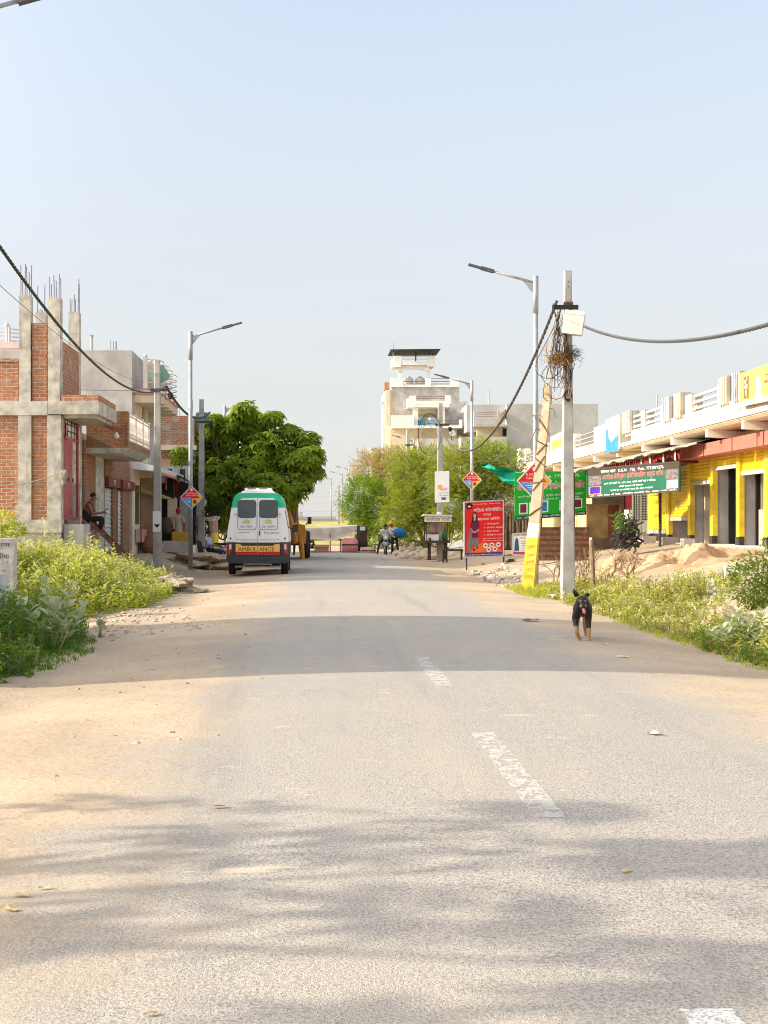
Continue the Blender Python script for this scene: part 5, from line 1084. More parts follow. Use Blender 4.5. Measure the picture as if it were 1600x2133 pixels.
for k, (lab, p, s) in enumerate((('long concrete block lying by the half raised shutter', (11.6, 44.0), (.5, .25, .22)), ('concrete block by the foot of the second yellow pillar', (11.5, 41.4), (.35, .2, .22)), ('dark block by the iron gate step', (11.55, 46.5), (.45, .2, .26)))):
    b = MB(); z = gz(*p); b.box(p[0] - s[0] * .5, p[0] + s[0] * .5, p[1] - s[1], p[1] + s[1], z - .03, z + s[2]); b.build('concrete_block', cement, None, lab, 'block')
b = MB(); b.smooth = True; p = P(1512, 1276, 20.2); b.rock((p.x, p.y, gz(p.x, p.y) + .12), (.36, .3, .24), 7, 20, 12, .45); b.build('boulder', M('pink_boulder', (.46, .30, .24), .9, .2, 5, .6, 25, stain=(.28, .2, .15, .6)), None, 'pinkish boulder lying on the verge beside the dense bush', 'boulder')
b = MB(); b.box(8.45, 10.4, 27.6, 27.8, .1, .76); b.build('low_wall', whitewash, None, 'low broken wall end behind the dense bush', 'wall', kind='thing')
b = MB(); stones(b, region(150, [(6.0, 23), (7.4, 23), (8.6, 30), (6.6, 30)]), .03, .16, .6); stones(b, region(120, [(4.6, 34), (5.6, 34), (6.6, 44), (5.0, 46)]), .03, .12, .6); b.build('rubble', stm, kind='stuff', label='broken stones strewn along the verge before the shops', cat='rubble')
b = MB()
weedbed(b, region(260, [(6.4, 22.8), (7.2, 23.5), (9.5, 29), (8.0, 29), (6.6, 26)]), lambda x, y: .1 + .22 * nz(x, y, 1.4), 50, .08, .6); b.build('weeds', [weed_a, weed_t, stem_m, weed_y], kind='stuff', label='sparse weeds on the dirt path below the sand heaps', cat='weeds')
# ------------------------------------------------------------------ tall house far down the road
YT = 150
N = thing('tower_house', 'tall grey plastered house with white balconies and an open roof pavilion', 'house', P(880, 1000, YT))
N['category'] = 'house'
def pb(par, name, mat, *rects):
    m = MB()
    for (x0, x1, y0, y1, dy, d) in rects: m.pxbox(x0, x1, y0, y1, YT + dy, d)
    return m.build(name, mat, par)
pb(N, 'wall', cement, (818, 957, 803, 1000, 0, 9), (957, 972, 836, 1000, 0, 9))
pb(N, 'side_wall', cream, (803, 817.9, 812, 960, -.02, 9))  # cream strip: sunlight on this side is put into the wall colour
pb(N, 'lower_wall', M('creamy_wall', (.66, .56, .42), .85, .08, 2, .1, 40), (812, 870, 888, 965, -1.4, 1.38), (864, 952, 890, 930, -1.2, 1.18))
pb(N, 'parapet', whitewash2, (813, 840, 787, 806, -.3, .4), (887, 898, 788, 806, -.3, .4), (938, 956, 787, 806, -.3, .4), (818, 957, 801, 806, -.25, .24))
pb(N, 'parapet_rail', M('maroon_rail', (.20, .10, .09), .6, .1, 3, 0), (840, 887, 793.5, 795, -.2, .08), (840, 887, 799, 800.5, -.2, .08), (898, 938, 793.5, 795, -.2, .08), (898, 938, 799, 800.5, -.2, .08), (898, 938, 788, 789, -.2, .08))
pb(N, 'balcony_parapet', whitewash2, (854, 867, 824, 848, -2.6, .5), (928, 939, 823, 842, -2.6, .5), (867.01, 927.99, 835, 841.9, -2.6, .5))
pb(N, 'balcony_slab', whitewash2, (856, 936, 842, 848, -2.59, 2.58)); pb(N, 'balcony_side', whitewash, (849, 853.9, 829, 848, -2.5, 2.4))
pb(N, 'balcony_rail', M('maroon_rail', (.2, .1, .09)), (867, 928, 825, 826, -2.4, .08), (867, 928, 829, 830.2, -2.4, .08))
for x0, x1 in ((861, 871), (921, 927)): pb(N, 'balcony_column', whitewash2, (x0, x1, 848, 888, -2.3, .7))
pb(N, 'recess', M('recess_cream', (.60, .50, .34), .85, .1, 2, .1, 40), (871, 907, 849, 884, -.6, .59)); pb(N, 'recess_band', brick('beige_band', (.4, .3, .2), (.4, .3, .2), (.5, .4, .3), 3, .3), (871, 907, 863, 869, -.66, .05))
pb(N, 'lower_balcony', whitewash2, (815, 860, 865, 886, -2.8, .4), (816, 963, 886, 891.5, -2.82, 2.8), (957, 963, 874, 886, -2.8, .4))
pb(N, 'lower_balcony_rail', M('maroon_rail', (.2, .1, .09)), (872, 957, 881, 882.3, -2.7, .08), (872, 957, 876, 876.8, -2.7, .08))
m = MB()
for i in range(13): 
    y = 920 + i * 2.6; m.pxbox(862, 871, y, y + 1.4, YT - 1.5, .1)
m.build('louvre', whitewash2, N)
pb(N, 'stair_wall', cement, (871, 960, 913, 1005, -3.2, 3.0))
PV = []
for x0, x1 in ((830, 837), (890, 896)): pb(N, 'pavilion_column', whitewash2, (x0, x1, 772, 790, 1.0, .5), (x0, x1, 772, 790, 4.0, .5))
m = MB(); m.prism([(PX(828, YT), PZ(772, YT)), (PX(828, YT), PZ(750, YT)), (PX(897, YT), PZ(750, YT)), (PX(897, YT), PZ(772, YT)), (PX(890, YT), PZ(771, YT)), (PX(880, YT), PZ(767.5, YT)), (PX(862, YT), PZ(765.5, YT)), (PX(846, YT), PZ(767.5, YT)), (PX(836, YT), PZ(771, YT))], YT + .9, YT + 1.4)
m.build('pavilion_arch', whitewash2, N)
pb(N, 'pavilion_roof', cream, (822, 905, 758, 762, 1.42, 3.5)); pb(N, 'pavilion_parapet', whitewash2, (821, 836, 741, 764, .4, .45), (890, 906, 741, 763, .4, .45), (833, 893, 752, 760, .42, .4), (816, 820.9, 748, 765, .6, 3))
pb(N, 'solar_post', iron, (824, 825.5, 731, 741, 1, .1), (829.5, 831, 731, 741, 3, .1), (865, 867.5, 731, 752, 2, .1), (894.5, 896, 731, 741, 1, .1), (900.5, 902, 731, 741, 3, .1))
m = MB(); m.prism([(PX(813, YT), PZ(730, YT)), (PX(917, YT), PZ(729, YT)), (PX(917, YT), PZ(728, YT)), (PX(813, YT), PZ(729, YT))], YT - .6, YT + 5); m.build('solar_panel', M('solar_dark', (.02, .022, .035), .7, .1, 3, 0), N)
m = MB(); m.tube([P(819, 741, YT + 1), P(819, 712, YT + 1)], .04, 5); m.build('lightning_rod', pole_grey, N)
pb(N, 'pavilion_rail', iron, (837, 890, 747.2, 748.2, .5, .06), (837, 890, 742.5, 743.2, .5, .06))
pb(N, 'rain_pipe', M('grey_pipe', (.25, .22, .2), .6, .1, 3, 0), (813.5, 815.5, 812, 905, -.3, .25))
pb(N, 'vent_stack', M('blue_grey_tower', (.50, .53, .56), .7, .08, 2, 0), (797, 802, 836, 965, .4, .8), (793, 798, 836, 842, .39, .5))
pb(N, 'brick_corner', brickM, (801, 811, 796, 811, .2, 2))
def tank(label, px, y0, y1, wpx, dy, mat):
    m = MB(); m.smooth = True; z0, z1 = PZ(y1, YT + dy), PZ(y0, YT + dy); r = wpx / 2 * (YT + dy) / F; h = z1 - z0
    prof = [(r, 0), (r, h * .2), (r * .96, h * .22), (r, h * .25), (r, h * .45), (r * .96, h * .47), (r, h * .5), (r, h * .72), (r * .8, h * .84), (r * .35, h * .92), (r * .33, h)]
    m.lathe(prof, Matrix.Translation((PX(px, YT + dy), YT + dy, z0)), 16); m.build('water_tank', mat, None, label, 'tank', 'roof water tanks')
beige_t = M('tank_beige', (.56, .48, .42), .6, .08, 3, 0)
tank('beige water tank under the roof pavilion beside the pavilion column', 852, 784, 806, 19, 1.8, beige_t); tank('beige water tank under the roof pavilion next to the middle parapet post', 875, 784, 806, 20, 1.9, beige_t); tank('turquoise water tank on the white balcony', 879, 870, 886, 16, -2.0, M('tank_turquoise', (.02, .30, .40), .5, .1, 3, 0))
m = MB(); m.rock(P(899, 878, YT - 2), (.5, .4, .5), 3, 10, 7, .4); m.build('washing', M('pale_blue_cloth', (.30, .45, .60), .9, .2, 3, 0), None, 'pale blue washing bundled on the white balcony rail', 'washing')
def dish(label, px, py, r):
    t = thing('satellite_dish', label, 'dish', P(px, py, YT - 3.4)); m = MB(); m.smooth = True; c = P(px, py, YT - 3.4)
    m.lathe([(0.01, .0), (r * .5, .08), (r, .28), (r * .98, .30), (r * .5, .1), (.01, .02)], Matrix.Translation(c) @ Matrix.Rotation(math.radians(72), 4, 'X') @ Matrix.Rotation(.3, 4, 'Y'), 20, False); m.build('reflector', white, t)
    m = MB(); m.tube([c, c + Vector((.1, -.5, .1))], .03, 5); m.tube([c, c + Vector((0, .3, -.9))], .04, 5); m.build('mount', iron, t)
dish('white satellite dish on the wall under the lower white balcony', 941, 904, .36); dish('white satellite dish on the ledge beside the second lamp pole', 983, 905, .40)
# grey block behind
Q = thing('grey_building', 'wide bare grey building with a recessed railed balcony beyond the thorn trees', 'building', P(1110, 1000, YT - 6))
YB = 144
def pq(name, mat, *rects):
    m = MB()
    for (x0, x1, y0, y1, dy, d) in rects: m.pxbox(x0, x1, y0, y1, YB + dy, d)
    return m.build(name, mat, Q)
gwall = M('bare_grey_plaster', (.42, .41, .405), .9, .12, .5, .2, 20, streak=.3, scol=(.3, .29, .28), stain=(.50, .49, .48, .4))
pq('wall', gwall, (1056, 1246, 841, 1000, 0, 10), (972, 1056, 843, 900, 1.2, 8))
pq('lower_wall', gwall, (960, 1055.9, 910, 1010, -2.2, 2.1))
pq('balcony_wall', gwall, (987, 1042, 871, 884, -1.2, .25), (987, 994, 856, 871, -1.2, .25), (1037, 1042, 856, 871, -1.2, .25)); pq('balcony_slab', cement, (987, 1055.9, 884, 888, -1.19, 2.3))
pq('balcony_rail', M('maroon_rail', (.2, .1, .09)), (994, 1037, 858, 859, -1.1, .06), (994, 1037, 862, 863, -1.1, .06), (994, 1037, 866.5, 867.5, -1.1, .06))
pq('recess', M('recess_cream', (.60, .50, .34)), (994, 1048, 888, 910, .6, .5)); pq('dark_window', dark, (1048, 1055.9, 892, 908, .3, .25))
m = MB(); m.add([P(1042, 888, YB - 1.2), P(1055, 870, YB + 1), P(1055, 850, YB + 1), P(1042, 862, YB - 1.2), P(1042.5, 888, YB - 1.1), P(1055.5, 870, YB + 1.1), P(1055.5, 850, YB + 1.1), P(1042.5, 862, YB - 1.1)], [(0, 1, 2, 3), (7, 6, 5, 4), (0, 4, 5, 1), (1, 5, 6, 2), (2, 6, 7, 3), (3, 7, 4, 0)]); m.build('stair_parapet', cream, Q)
m = MB(); m.tube([P(1018, 845, YB + 3), P(1018, 812, YB + 3)], .09, 6); m.build('roof_pole', pole_grey, Q)
# long low building and a small house at the horizon
b = MB(); YW = 285; b.pxbox(560, 700, 1076, 1082, YW, 4); b.pxbox(560, 770, 1082, 1088, YW + .1, 4); b.pxbox(624, 630, 1066, 1078, YW - .1, 2)
b.build('long_wall', M('far_grey_wall', (.40, .40, .41), .9, .1, .3, 0), None, 'long low grey wall along the horizon beyond the field', 'wall', kind='thing')
b = MB(); b.pxbox(708, 745, 1070, 1096, 250, 6); b.pxbox(706, 747, 1068, 1071, 249.5, 7); b.build('yellow_house', M('far_yellow', (.62, .50, .26), .9, .1, .3, 0), None, 'small pale yellow house at the far end of the road', 'house')
b = MB(); b.pxbox(774, 800, 934, 1010, 200, 6); b.pxbox(772, 802, 932, 936, 199.8, 6.4); b.build('far_house', cement, None, 'distant plain grey house behind the thorn trees', 'house')
# ------------------------------------------------------------------ ambulance (rear towards us), built at the origin: x across, y forward, z up
AM = thing('ambulance', 'white ambulance van with green roof edge and yellow red rear band parked on the verge', 'ambulance', (PX(537, 40.6), 40.6, .06)); ORG[AM.name] = Vector((0, 0, 0))
vw = M('van_white', (.86, .86, .87), .35, .03, 2, 0, spec=.5, stain=(.74, .70, .63, .3)); vg = M('van_green', (.01, .48, .26), .35, .05, 2, 0, spec=.5); vd = M('van_dark_plastic', (.045, .048, .052), .6, .12, 6, .05, 60)
vy = M('van_reflective_yellow', (.88, .50, .12), .4, .05, 3, 0); vr = M('van_red', (.56, .012, .012), .4, .06, 3, 0); vgl = M('van_glass', (.05, .068, .082), .08, .1, 3, 0, spec=.7); frost = M('van_frosted', (.76, .77, .79), .4, .04, 3, 0)
PR = [(.86, .42), (.935, .60), (.945, 1.0), (.92, 1.35), (.80, 2.04), (.755, 2.26), (.70, 2.40), (.60, 2.48), (.40, 2.53), (0, 2.545)]
def prof(s=1., dz=0): return [(x * s, z + dz) for x, z in PR] + [(-x * s, z + dz) for x, z in PR[-2::-1]]
b = MB(); st = [(0.05, 1, 0), (.0, .985, 0), (.4, 1, 0), (4.0, 1, 0), (4.35, .97, -.12)]; n = len(prof())
secs = [(.0, prof(.985)), (.06, prof(1)), (3.7, prof(1))]
for y, p in secs: b.v += [(x, y, z) for x, z in p]
for i in range(2):
    for j in range(n - 1):
        k = min(j, n - 2 - j); b.f.append((i * n + j, (i + 1) * n + j, (i + 1) * n + j + 1, i * n + j + 1)); b.mi.append(1 if k in (4, 5, 6) else (2 if k < 2 else 0)); b.sm.append(True)
b.smooth = False
pr = PR[:-1]
for (xa, za), (xc, zc) in zip(PR[:-1], PR[1:]):
    b.m = 1 if 2.03 < za < 2.47 else (2 if zc <= 1.0 else 0); k = .985
    b.add([(-xa * k, 0, za), (xa * k, 0, za), (xc * k, 0, zc), (-xc * k, 0, zc)], [(0, 1, 2, 3)] if xc else [(0, 1, 2)])
# cab: windscreen slope and bonnet
b.m = 0; v0 = len(b.v)
fr = [(3.7, 1.0), (4.35, .93), (4.75, .86), (5.25, .80)]; zt = {0: None}
tops = [2.545, 1.95, 1.38, 1.15]
for (y, s), ztp in zip(fr, tops):
    b.v += [(x * s, y, min(z, ztp + (z - ztp) * .04)) for x, z in prof()]
for i in range(3):
    for j in range(n - 1):
        k = min(j, n - 2 - j); b.f.append((v0 + i * n + j, v0 + (i + 1) * n + j, v0 + (i + 1) * n + j + 1, v0 + i * n + j + 1)); b.mi.append(3 if (k > 4 and i < 2) else (2 if k < 2 else 0)); b.sm.append(False)
b.f.append([v0 + 3 * n + j for j in range(n)]); b.mi.append(0); b.sm.append(False)
b.f.append([v0 + j for j in range(n - 1, -1, -1)]); b.mi.append(0); b.sm.append(False)
b.build('body', [vw, vg, vd, vgl], AM, local=True)
def rrect(x0, x1, z0, z1, r, y0, y1, n=4):
    p = []
    for cx, cz, a0 in ((x1 - r, z1 - r, 0), (x0 + r, z1 - r, 90), (x0 + r, z0 + r, 180), (x1 - r, z0 + r, 270)):
        for i in range(n + 1): a = math.radians(a0 + 90 * i / n); p.append((cx + r * math.cos(a), cz + r * math.sin(a)))
    return p, y0, y1
for s in (-1, 1):
    d = MB(); d.prism([(x * s, z) for x, z in ((.008, .62), (.66, .62), (.665, 1.0), (.645, 1.5), (.60, 2.15), (.55, 2.27), (.47, 2.32), (.008, 2.335))], -.045, .0); door = d.build('rear_door', vw, AM, local=True)
    ORG[door.name] = Vector((0, 0, 0))
    x0, x1 = (.055, .595) if s > 0 else (-.595, -.055)
    w = MB(); w.prism(*rrect(x0 - .015, x1 + .015, 1.365, 2.275, .09, -.052, -.044)); w.build('window_seal', M('seal_grey', (.12, .125, .14), .6, .1, 5, 0), door, local=True)
    w = MB(); w.prism(*rrect(x0, x1, 1.38, 2.26, .08, -.058, -.0525)); w.build('frosted_pane', frost, door, local=True)
    w = MB(); w.prism(*rrect(x0, x1, 1.725, 2.26, .08, -.062, -.0585)); w.build('window_pane', vgl, door, local=True)
    w = MB(); c = (x0 + x1) / 2; w.prism([(c + .11 * math.cos(a), 1.56 + .13 * math.sin(a)) for a in [math.pi * i / 14 for i in range(15)]], -.0605, -.0588); w.build('emblem', M('emblem_green', (.52, .56, .18), .5, .15, 20, 0), door, local=True)
    w = MB(); w.text('108', (c - .15, -.0585, 1.47), (1, 0, 0), (0, 0, 1), .06, .1); w.text('एम्बुलेंस' if s < 0 else 'एम्बुलेंस', (c + .07, -.0585, 1.47), (1, 0, 0), (0, 0, 1), .075, .24)
    for i in range(7): a = .35 + i * .41; w.box(c + .145 * math.cos(a) - .008, c + .145 * math.cos(a) + .008, -.0606, -.0588, 1.56 + .15 * math.sin(a) - .008, 1.56 + .15 * math.sin(a) + .008)
    if s < 0: w.text('निःशुल्क सेवा', (-.42, -.0455, 1.29), (1, 0, 0), (0, 0, 1), .06, .38)
    w.build('lettering', M('van_grey_letter', (.16, .15, .18), .6, .1, 3, 0), door, local=True)
    w = MB(); w.prism([(x * s, z) for x, z in ((.012, .71), (.665, .71), (.668, .94), (.54, .94), (.47, .885), (.012, .885))], -.052, -.0455); w.build('yellow_band', vy, door, local=True)
    w = MB(); w.prism([(x * s, z) for x, z in ((.012, .625), (.665, .625), (.665, .708), (.012, .708))], -.052, -.0455); w.build('red_band', vr, door, local=True)
    w = MB(); w.prism([(x * s, z) for x, z in ((.012, .888), (.465, .888), (.535, .943), (.67, .943), (.668, .99), (.012, .99))], -.049, -.0455); w.build('dark_band', vd, door, local=True)
    w = MB(); w.text('AMBUL' if s < 0 else 'ANCE', (-.31 if s < 0 else .27, -.0525, .785), (1, 0, 0), (0, 0, 1), .125, .56 if s < 0 else .45); w.build('ambulance_lettering', M('van_maroon_letter', (.20, .01, .012), .5, .1, 3, 0), door, local=True)
    w = MB()
    for z in (1.08, 1.86): w.box(.60 * s - .05, .60 * s + .05, -.06, -.044, z, z + .022) if z < 1.5 else w.box(.665 * s - .05, .665 * s + .05, -.03, -.002, z - .02, z)
    w.build('hinge', M('hinge_grey', (.4, .4, .41), .5, .1, 3, 0), door, local=True)
w = MB(); w.box(.045, .072, -.075, -.044, 1.2, 1.35); w.build('door_handle', black, AM, local=True)
w = MB(); w.text('Free Service', (.42, -.0465, 1.285), (1, 0, 0), (0, 0, 1), .075, .44); w.build('free_service_lettering', M('van_red_letter', (.42, .03, .05), .5, .1, 3, 0), AM, local=True)
w = MB(); w.text('National Ambulance Service (N A S)', (0, -.0465, 1.065), (1, 0, 0), (0, 0, 1), .065, 1.02); w.build('service_lettering', M('van_red_letter', (.42, .03, .05)), AM, local=True)
w = MB(); w.prism([(-.955, .44), (-.86, .36), (.86, .36), (.955, .44), (.94, .60), (-.94, .60)], -.11, .12); w.build('bumper', vd, AM, local=True)
for s in (-1, 1):
    w = MB(); w.prism([(s * x, z) for x, z in ((.775, .98), (.905, .98), (.905, .62), (.86, .60), (.80, .70))], -.03, -.001); tl = w.build('tail_light', M('tail_red', (.40, .01, .02), .2, .1, 4, 0, spec=.6), AM, local=True); ORG[tl.name] = Vector((0, 0, 0))
    w = MB(); w.box(s * .83 - .03, s * .83 + .035, -.034, -.0305, .78, .93); w.build('reflector', M('tail_white', (.75, .6, .6), .2, .1, 4, 0), tl, local=True)
    w = MB(); w.prism([(s * x, z) for x, z in ((.675, .6), (.92, .6), (.93, .98), (.675, .985))], -.018, -.0005); w.build('corner_panel', vd, AM, local=True)
    w = MB(); w.box(s * .82 - .02, s * .82 + .02, -.01, .002, 1.08, 1.14); w.build('side_marker', black, AM, local=True)
w = MB(); w.box(.06, .57, -.070, -.053, .49, .60); np_ = w.build('number_plate', M('plate_yellow', (.85, .50, .03), .5, .05, 3, 0), AM, local=True); ORG[np_.name] = Vector((0, 0, 0))
w = MB(); w.text('UP32EG6659', (.315, -.0705, .545), (1, 0, 0), (0, 0, 1), .075, .45); w.build('lettering', ink, np_, local=True)
w = MB(); w.prism([(-.42, 2.53), (.42, 2.53), (.40, 2.645), (-.40, 2.645)], .25, 1.5); w.prism([(-.5, 2.505), (.5, 2.505), (.47, 2.545), (-.47, 2.545)], .1, 1.7); ac = w.build('roof_unit', vw, AM, local=True); ORG[ac.name] = Vector((0, 0, 0))
for x in (-.19, .16): w = MB(); w.prism(*rrect(x - .13, x + .13, 2.605, 2.63, .012, .242, .2495)); w.build('vent', black, ac, local=True)
w = MB(); w.tube([(-.42, -.06, .30), (-.40, -.08, .34), (.40, -.08, .34), (.42, -.06, .30)], .018, 6); w.tube([(-.7, 0.1, .26), (.7, .1, .26)], .03, 6); w.build('tow_bar', M('tow_steel', (.42, .40, .38), .5, .2, 5, 0, .4), AM, local=True)
w = MB(); w.box(-.66, .66, .1, 3.6, .28, .42); w.build('underbody', black, AM, local=True)
def wheel(par, x, y, r, wd, name='wheel', rimc=None, org=(0, 0, 0)):
    t = MB(); t.smooth = True; T = Matrix.Translation((x, y, r)) @ Matrix.Rotation(math.pi / 2, 4, 'Y')
    t.lathe([(r * .6, -wd / 2), (r * .93, -wd / 2), (r, -wd * .32), (r, wd * .32), (r * .93, wd / 2), (r * .6, wd / 2)], T, 22); wo = t.build(name, black, par, local=True); ORG[wo.name] = Vector((0, 0, 0))
    t = MB(); t.lathe([(r * .58, -wd * .52), (r * .2, -wd * .45), (r * .2, wd * .45), (r * .58, wd * .52)], T, 16); t.build('rim', rimc or galv, wo, local=True); return wo
for x in (-.80, .80):
    for y in (.62, 3.95): wheel(AM, x, y, .345, .21)
for s in (-1, 1):
    w = MB(); w.box(s * 1.0 - .0, s * 1.0 + s * .17, 4.0, 4.06, 1.28, 1.52); w.bar((s * .88, 4.15, 1.4), (s * 1.02, 4.03, 1.4), .03); w.build('wing_mirror', vd, AM, local=True)
    for y0, y1 in ((.4, 1.6), (1.75, 2.9)):
        w = MB(); w.prism([(s * .9155, 1.42), (s * .923, 1.42), (s * .835, 1.95), (s * .827, 1.95)], y0, y1); w.build('side_window', vgl, AM, local=True)
# ------------------------------------------------------------------ backhoe loader beyond the ambulance
JC = thing('excavator', 'orange yellow digger with a glazed cab standing beyond the ambulance', 'digger', (PX(590, 58), 58.0, .06)); ORG[JC.name] = Vector((0, 0, 0))
om = M('digger_orange', (.62, .26, .03), .5, .15, 3, .05, 40, stain=(.30, .17, .07, .4))
b = MB(); b.prism([(-.95, .7), (.98, .7), (.98, 1.15), (.92, 1.5), (.55, 1.58), (-.95, 1.58)], 0, 3.6); b.build('chassis', om, JC, local=True)
b = MB()
for x in (-.55, .62):
    for y in (.4, 1.7): b.bar((x, y, 1.55), (x * .9, y + .1, 2.7), .08)
b.box(-.62, .66, .35, 1.9, 2.68, 2.78); b.build('cab_frame', om, JC, local=True)
b = MB(); b.prism([(-.5, 1.6), (.6, 1.6), (.54, 2.66), (-.46, 2.66)], .42, 1.68); b.build('cab_glass', M('cab_glass', (.10, .15, .16), .1, .2, 4, 0, spec=.7), JC, local=True)
for s in (-1, 1):
    b = MB(); b.tube([(s * .85, -.2, .05), (s * .8, -.15, .6), (s * .72, .1, .95), (s * .70, .2, 1.4)], [.09, .11, .13, .1], 7); b.build('stabiliser_leg', om, JC, local=True)
    wheel(JC, s * .95, 2.9, .62, .4); wheel(JC, s * .9, .9, .5, .35)
b = MB(); b.tube([(.5, -.1, .8), (.3, -.6, 1.7), (.1, -.9, 2.35), (.12, -1.2, 1.7)], [.16, .14, .12, .11], 7); b.build('boom', om, JC, local=True)
b = MB(); b.box(-.2, .5, -1.5, -.9, .9, 1.4); b.build('bucket', rust, JC, local=True)
b = MB(); b.bar((.98, .1, 1.5), (1.12, .0, 1.75), .03); b.box(1.05, 1.22, -.05, 0, 1.55, 1.85); b.build('wing_mirror', vd, JC, local=True)
# ------------------------------------------------------------------ motorcycles
def motorcycle(label, loc, rz, tank_m, group=None):
    t = thing('motorcycle', label, 'motorcycle', loc, group); ORG[t.name] = Vector((0, 0, 0)); t.rotation_euler = (0, 0, rz)
    for y in (-.62, .66):
        w = MB(); w.smooth = True; T = Matrix.Translation((0, y, .30)) @ Matrix.Rotation(math.pi / 2, 4, 'Y'); w.lathe([(.24, -.04), (.285, -.045), (.30, 0), (.285, .045), (.24, .04)], T, 22, False); wo = w.build('wheel', black, t, local=True); ORG[wo.name] = Vector((0, 0, 0))
        w = MB(); w.lathe([(.24, -.035), (.24, .035)], T, 22, False)
        for i in range(5): a = i * 1.257; w.bar((0, y, .30), (0, y + .24 * math.cos(a), .30 + .24 * math.sin(a)), .03)
        w.build('rim', galv, wo, local=True)
        w = MB(); w.smooth = True; w.tube([(0, y + .30 * math.cos(a) * 1.08, .30 + .30 * math.sin(a) * 1.08) for a in [.5 + i * .3 for i in range(8)]], .05, 6); w.build('mudguard', tank_m, t, local=True)
    w = MB(); 
    for s in (-.09, .09): w.tube([(s, -.62, .30), (s, -.42, .86)], .022, 6)
    w.tube([(-.11, -.45, .80), (.11, -.45, .80)], .03, 6); w.build('fork', galv, t, local=True)
    w = MB(); w.tube([(-.36, -.28, 1.02), (-.2, -.36, .98), (0, -.42, .92), (.2, -.36, .98), (.36, -.28, 1.02)], .016, 6); w.build('handlebar', iron, t, local=True)
    w = MB(); w.smooth = True; w.ball((0, -.52, .86), (.12, .09, .12), None, 12, 8); w.prism(*rrect(-.13, .13, .80, 1.05, .05, -.52, -.46)); hl = w.build('headlight', M('bike_fairing', (.42, .43, .46), .35, .2, 5, 0), t, local=True); ORG[hl.name] = Vector((0, 0, 0))
    w = MB(); w.ball((0, -.585, .86), (.085, .035, .075), None, 12, 8); w.build('lens', M('lamp_lens', (.66, .66, .64), .1, .1, 5, 0, spec=.8), hl, local=True)
    w = MB(); w.smooth = True; w.rock((0, -.08, .86), (.14, .28, .13), 1, 12, 8, .05); w.build('fuel_tank', tank_m, t, local=True)
    w = MB(); w.smooth = True; w.prism(*rrect(-.12, .12, .74, .84, .04, .16, .85)); w.build('seat', black, t, local=True)
    w = MB(); w.rock((0, 0, .45), (.16, .24, .18), 3, 10, 7, .3); w.tube([(.14, -.05, .35), (.17, .3, .28), (.17, .8, .36)], [.025, .035, .045], 7); w.build('engine', M('engine_grey', (.16, .16, .165), .5, .3, 9, .1, 50, .5), t, local=True)
    w = MB(); w.tube([(0, -.42, .85), (0, 0, .68), (0, .6, .68), (0, .66, .30)], .03, 6); w.build('frame', iron, t, local=True)
    w = MB(); w.tube([(-.15, -.35, .62), (-.3, -.42, .52), (-.28, -.42, .36), (0, -.36, .34), (.28, -.42, .36), (.3, -.42, .52), (.15, -.35, .62)], .017, 6); w.build('crash_guard', galv, t, local=True)
    for s in (-1, 1):
        w = MB(); w.tube([(s * .26, -.32, 1.0), (s * .33, -.33, 1.16)], .008, 5); w.ball((s * .34, -.33, 1.19), (.06, .015, .035), None, 8, 6); w.build('mirror', iron, t, local=True)
    return t
tank_b = M('bike_black_paint', (.03, .03, .035), .3, .2, 4, 0, spec=.5)
mc = motorcycle('grey fronted motorcycle ridden in the middle of the road', BIKE, 0, M('bike_grey', (.30, .31, .33), .35, .1, 3, 0), 'motorcycles')
z_ = gz(-3.4, 51.2)
for lab, loc, rz in (('black motorcycle parked behind the seated man', (-3.0, 51.4, .05), 1.9), ('black motorcycle parked on the shop step behind the concrete poles', (-5.15, 57.2, .95), 2.6), ('black motorcycle parked at the far edge of the shop step', (-4.5, 58.6, .9), 2.3)):
    d = dup(mc, loc, rz, lab)
# plastic chair under the seated man
ch = thing('chair', 'black plastic armchair under the man in the pale blue shirt', 'chair', (-4.0, 50.0, .06)); ORG[ch.name] = Vector((0, 0, 0)); ch.rotation_euler = (0, 0, -.25)
w = MB(); w.box(-.22, .25, -.25, .25, .42, .46); w.build('seat', black, ch, local=True)
w = MB(); w.smooth = True; w.add([(-.22 - .10 * f - .05 * math.cos(a), .27 * math.sin(a), .46 + .50 * f * (1 - .12 * abs(math.sin(a)))) for f in (0, .5, 1) for a in [-1.57 + i * .314 for i in range(11)]], [(j * 11 + i, j * 11 + i + 1, j * 11 + i + 12, j * 11 + i + 11) for j in range(2) for i in range(10)]); w.build('backrest', black, ch, local=True)
for x in (-.2, .22):
    for y in (-.22, .22): w = MB(); w.bar((x, y, .43), (x * 1.15, y * 1.15, 0), .045); w.build('leg', black, ch, local=True)
for y in (-.27, .27): w = MB(); w.tube([(-.26, y, .68), (.18, y, .66), (.22, y, .44)], .022, 6); w.build('armrest', black, ch, local=True)
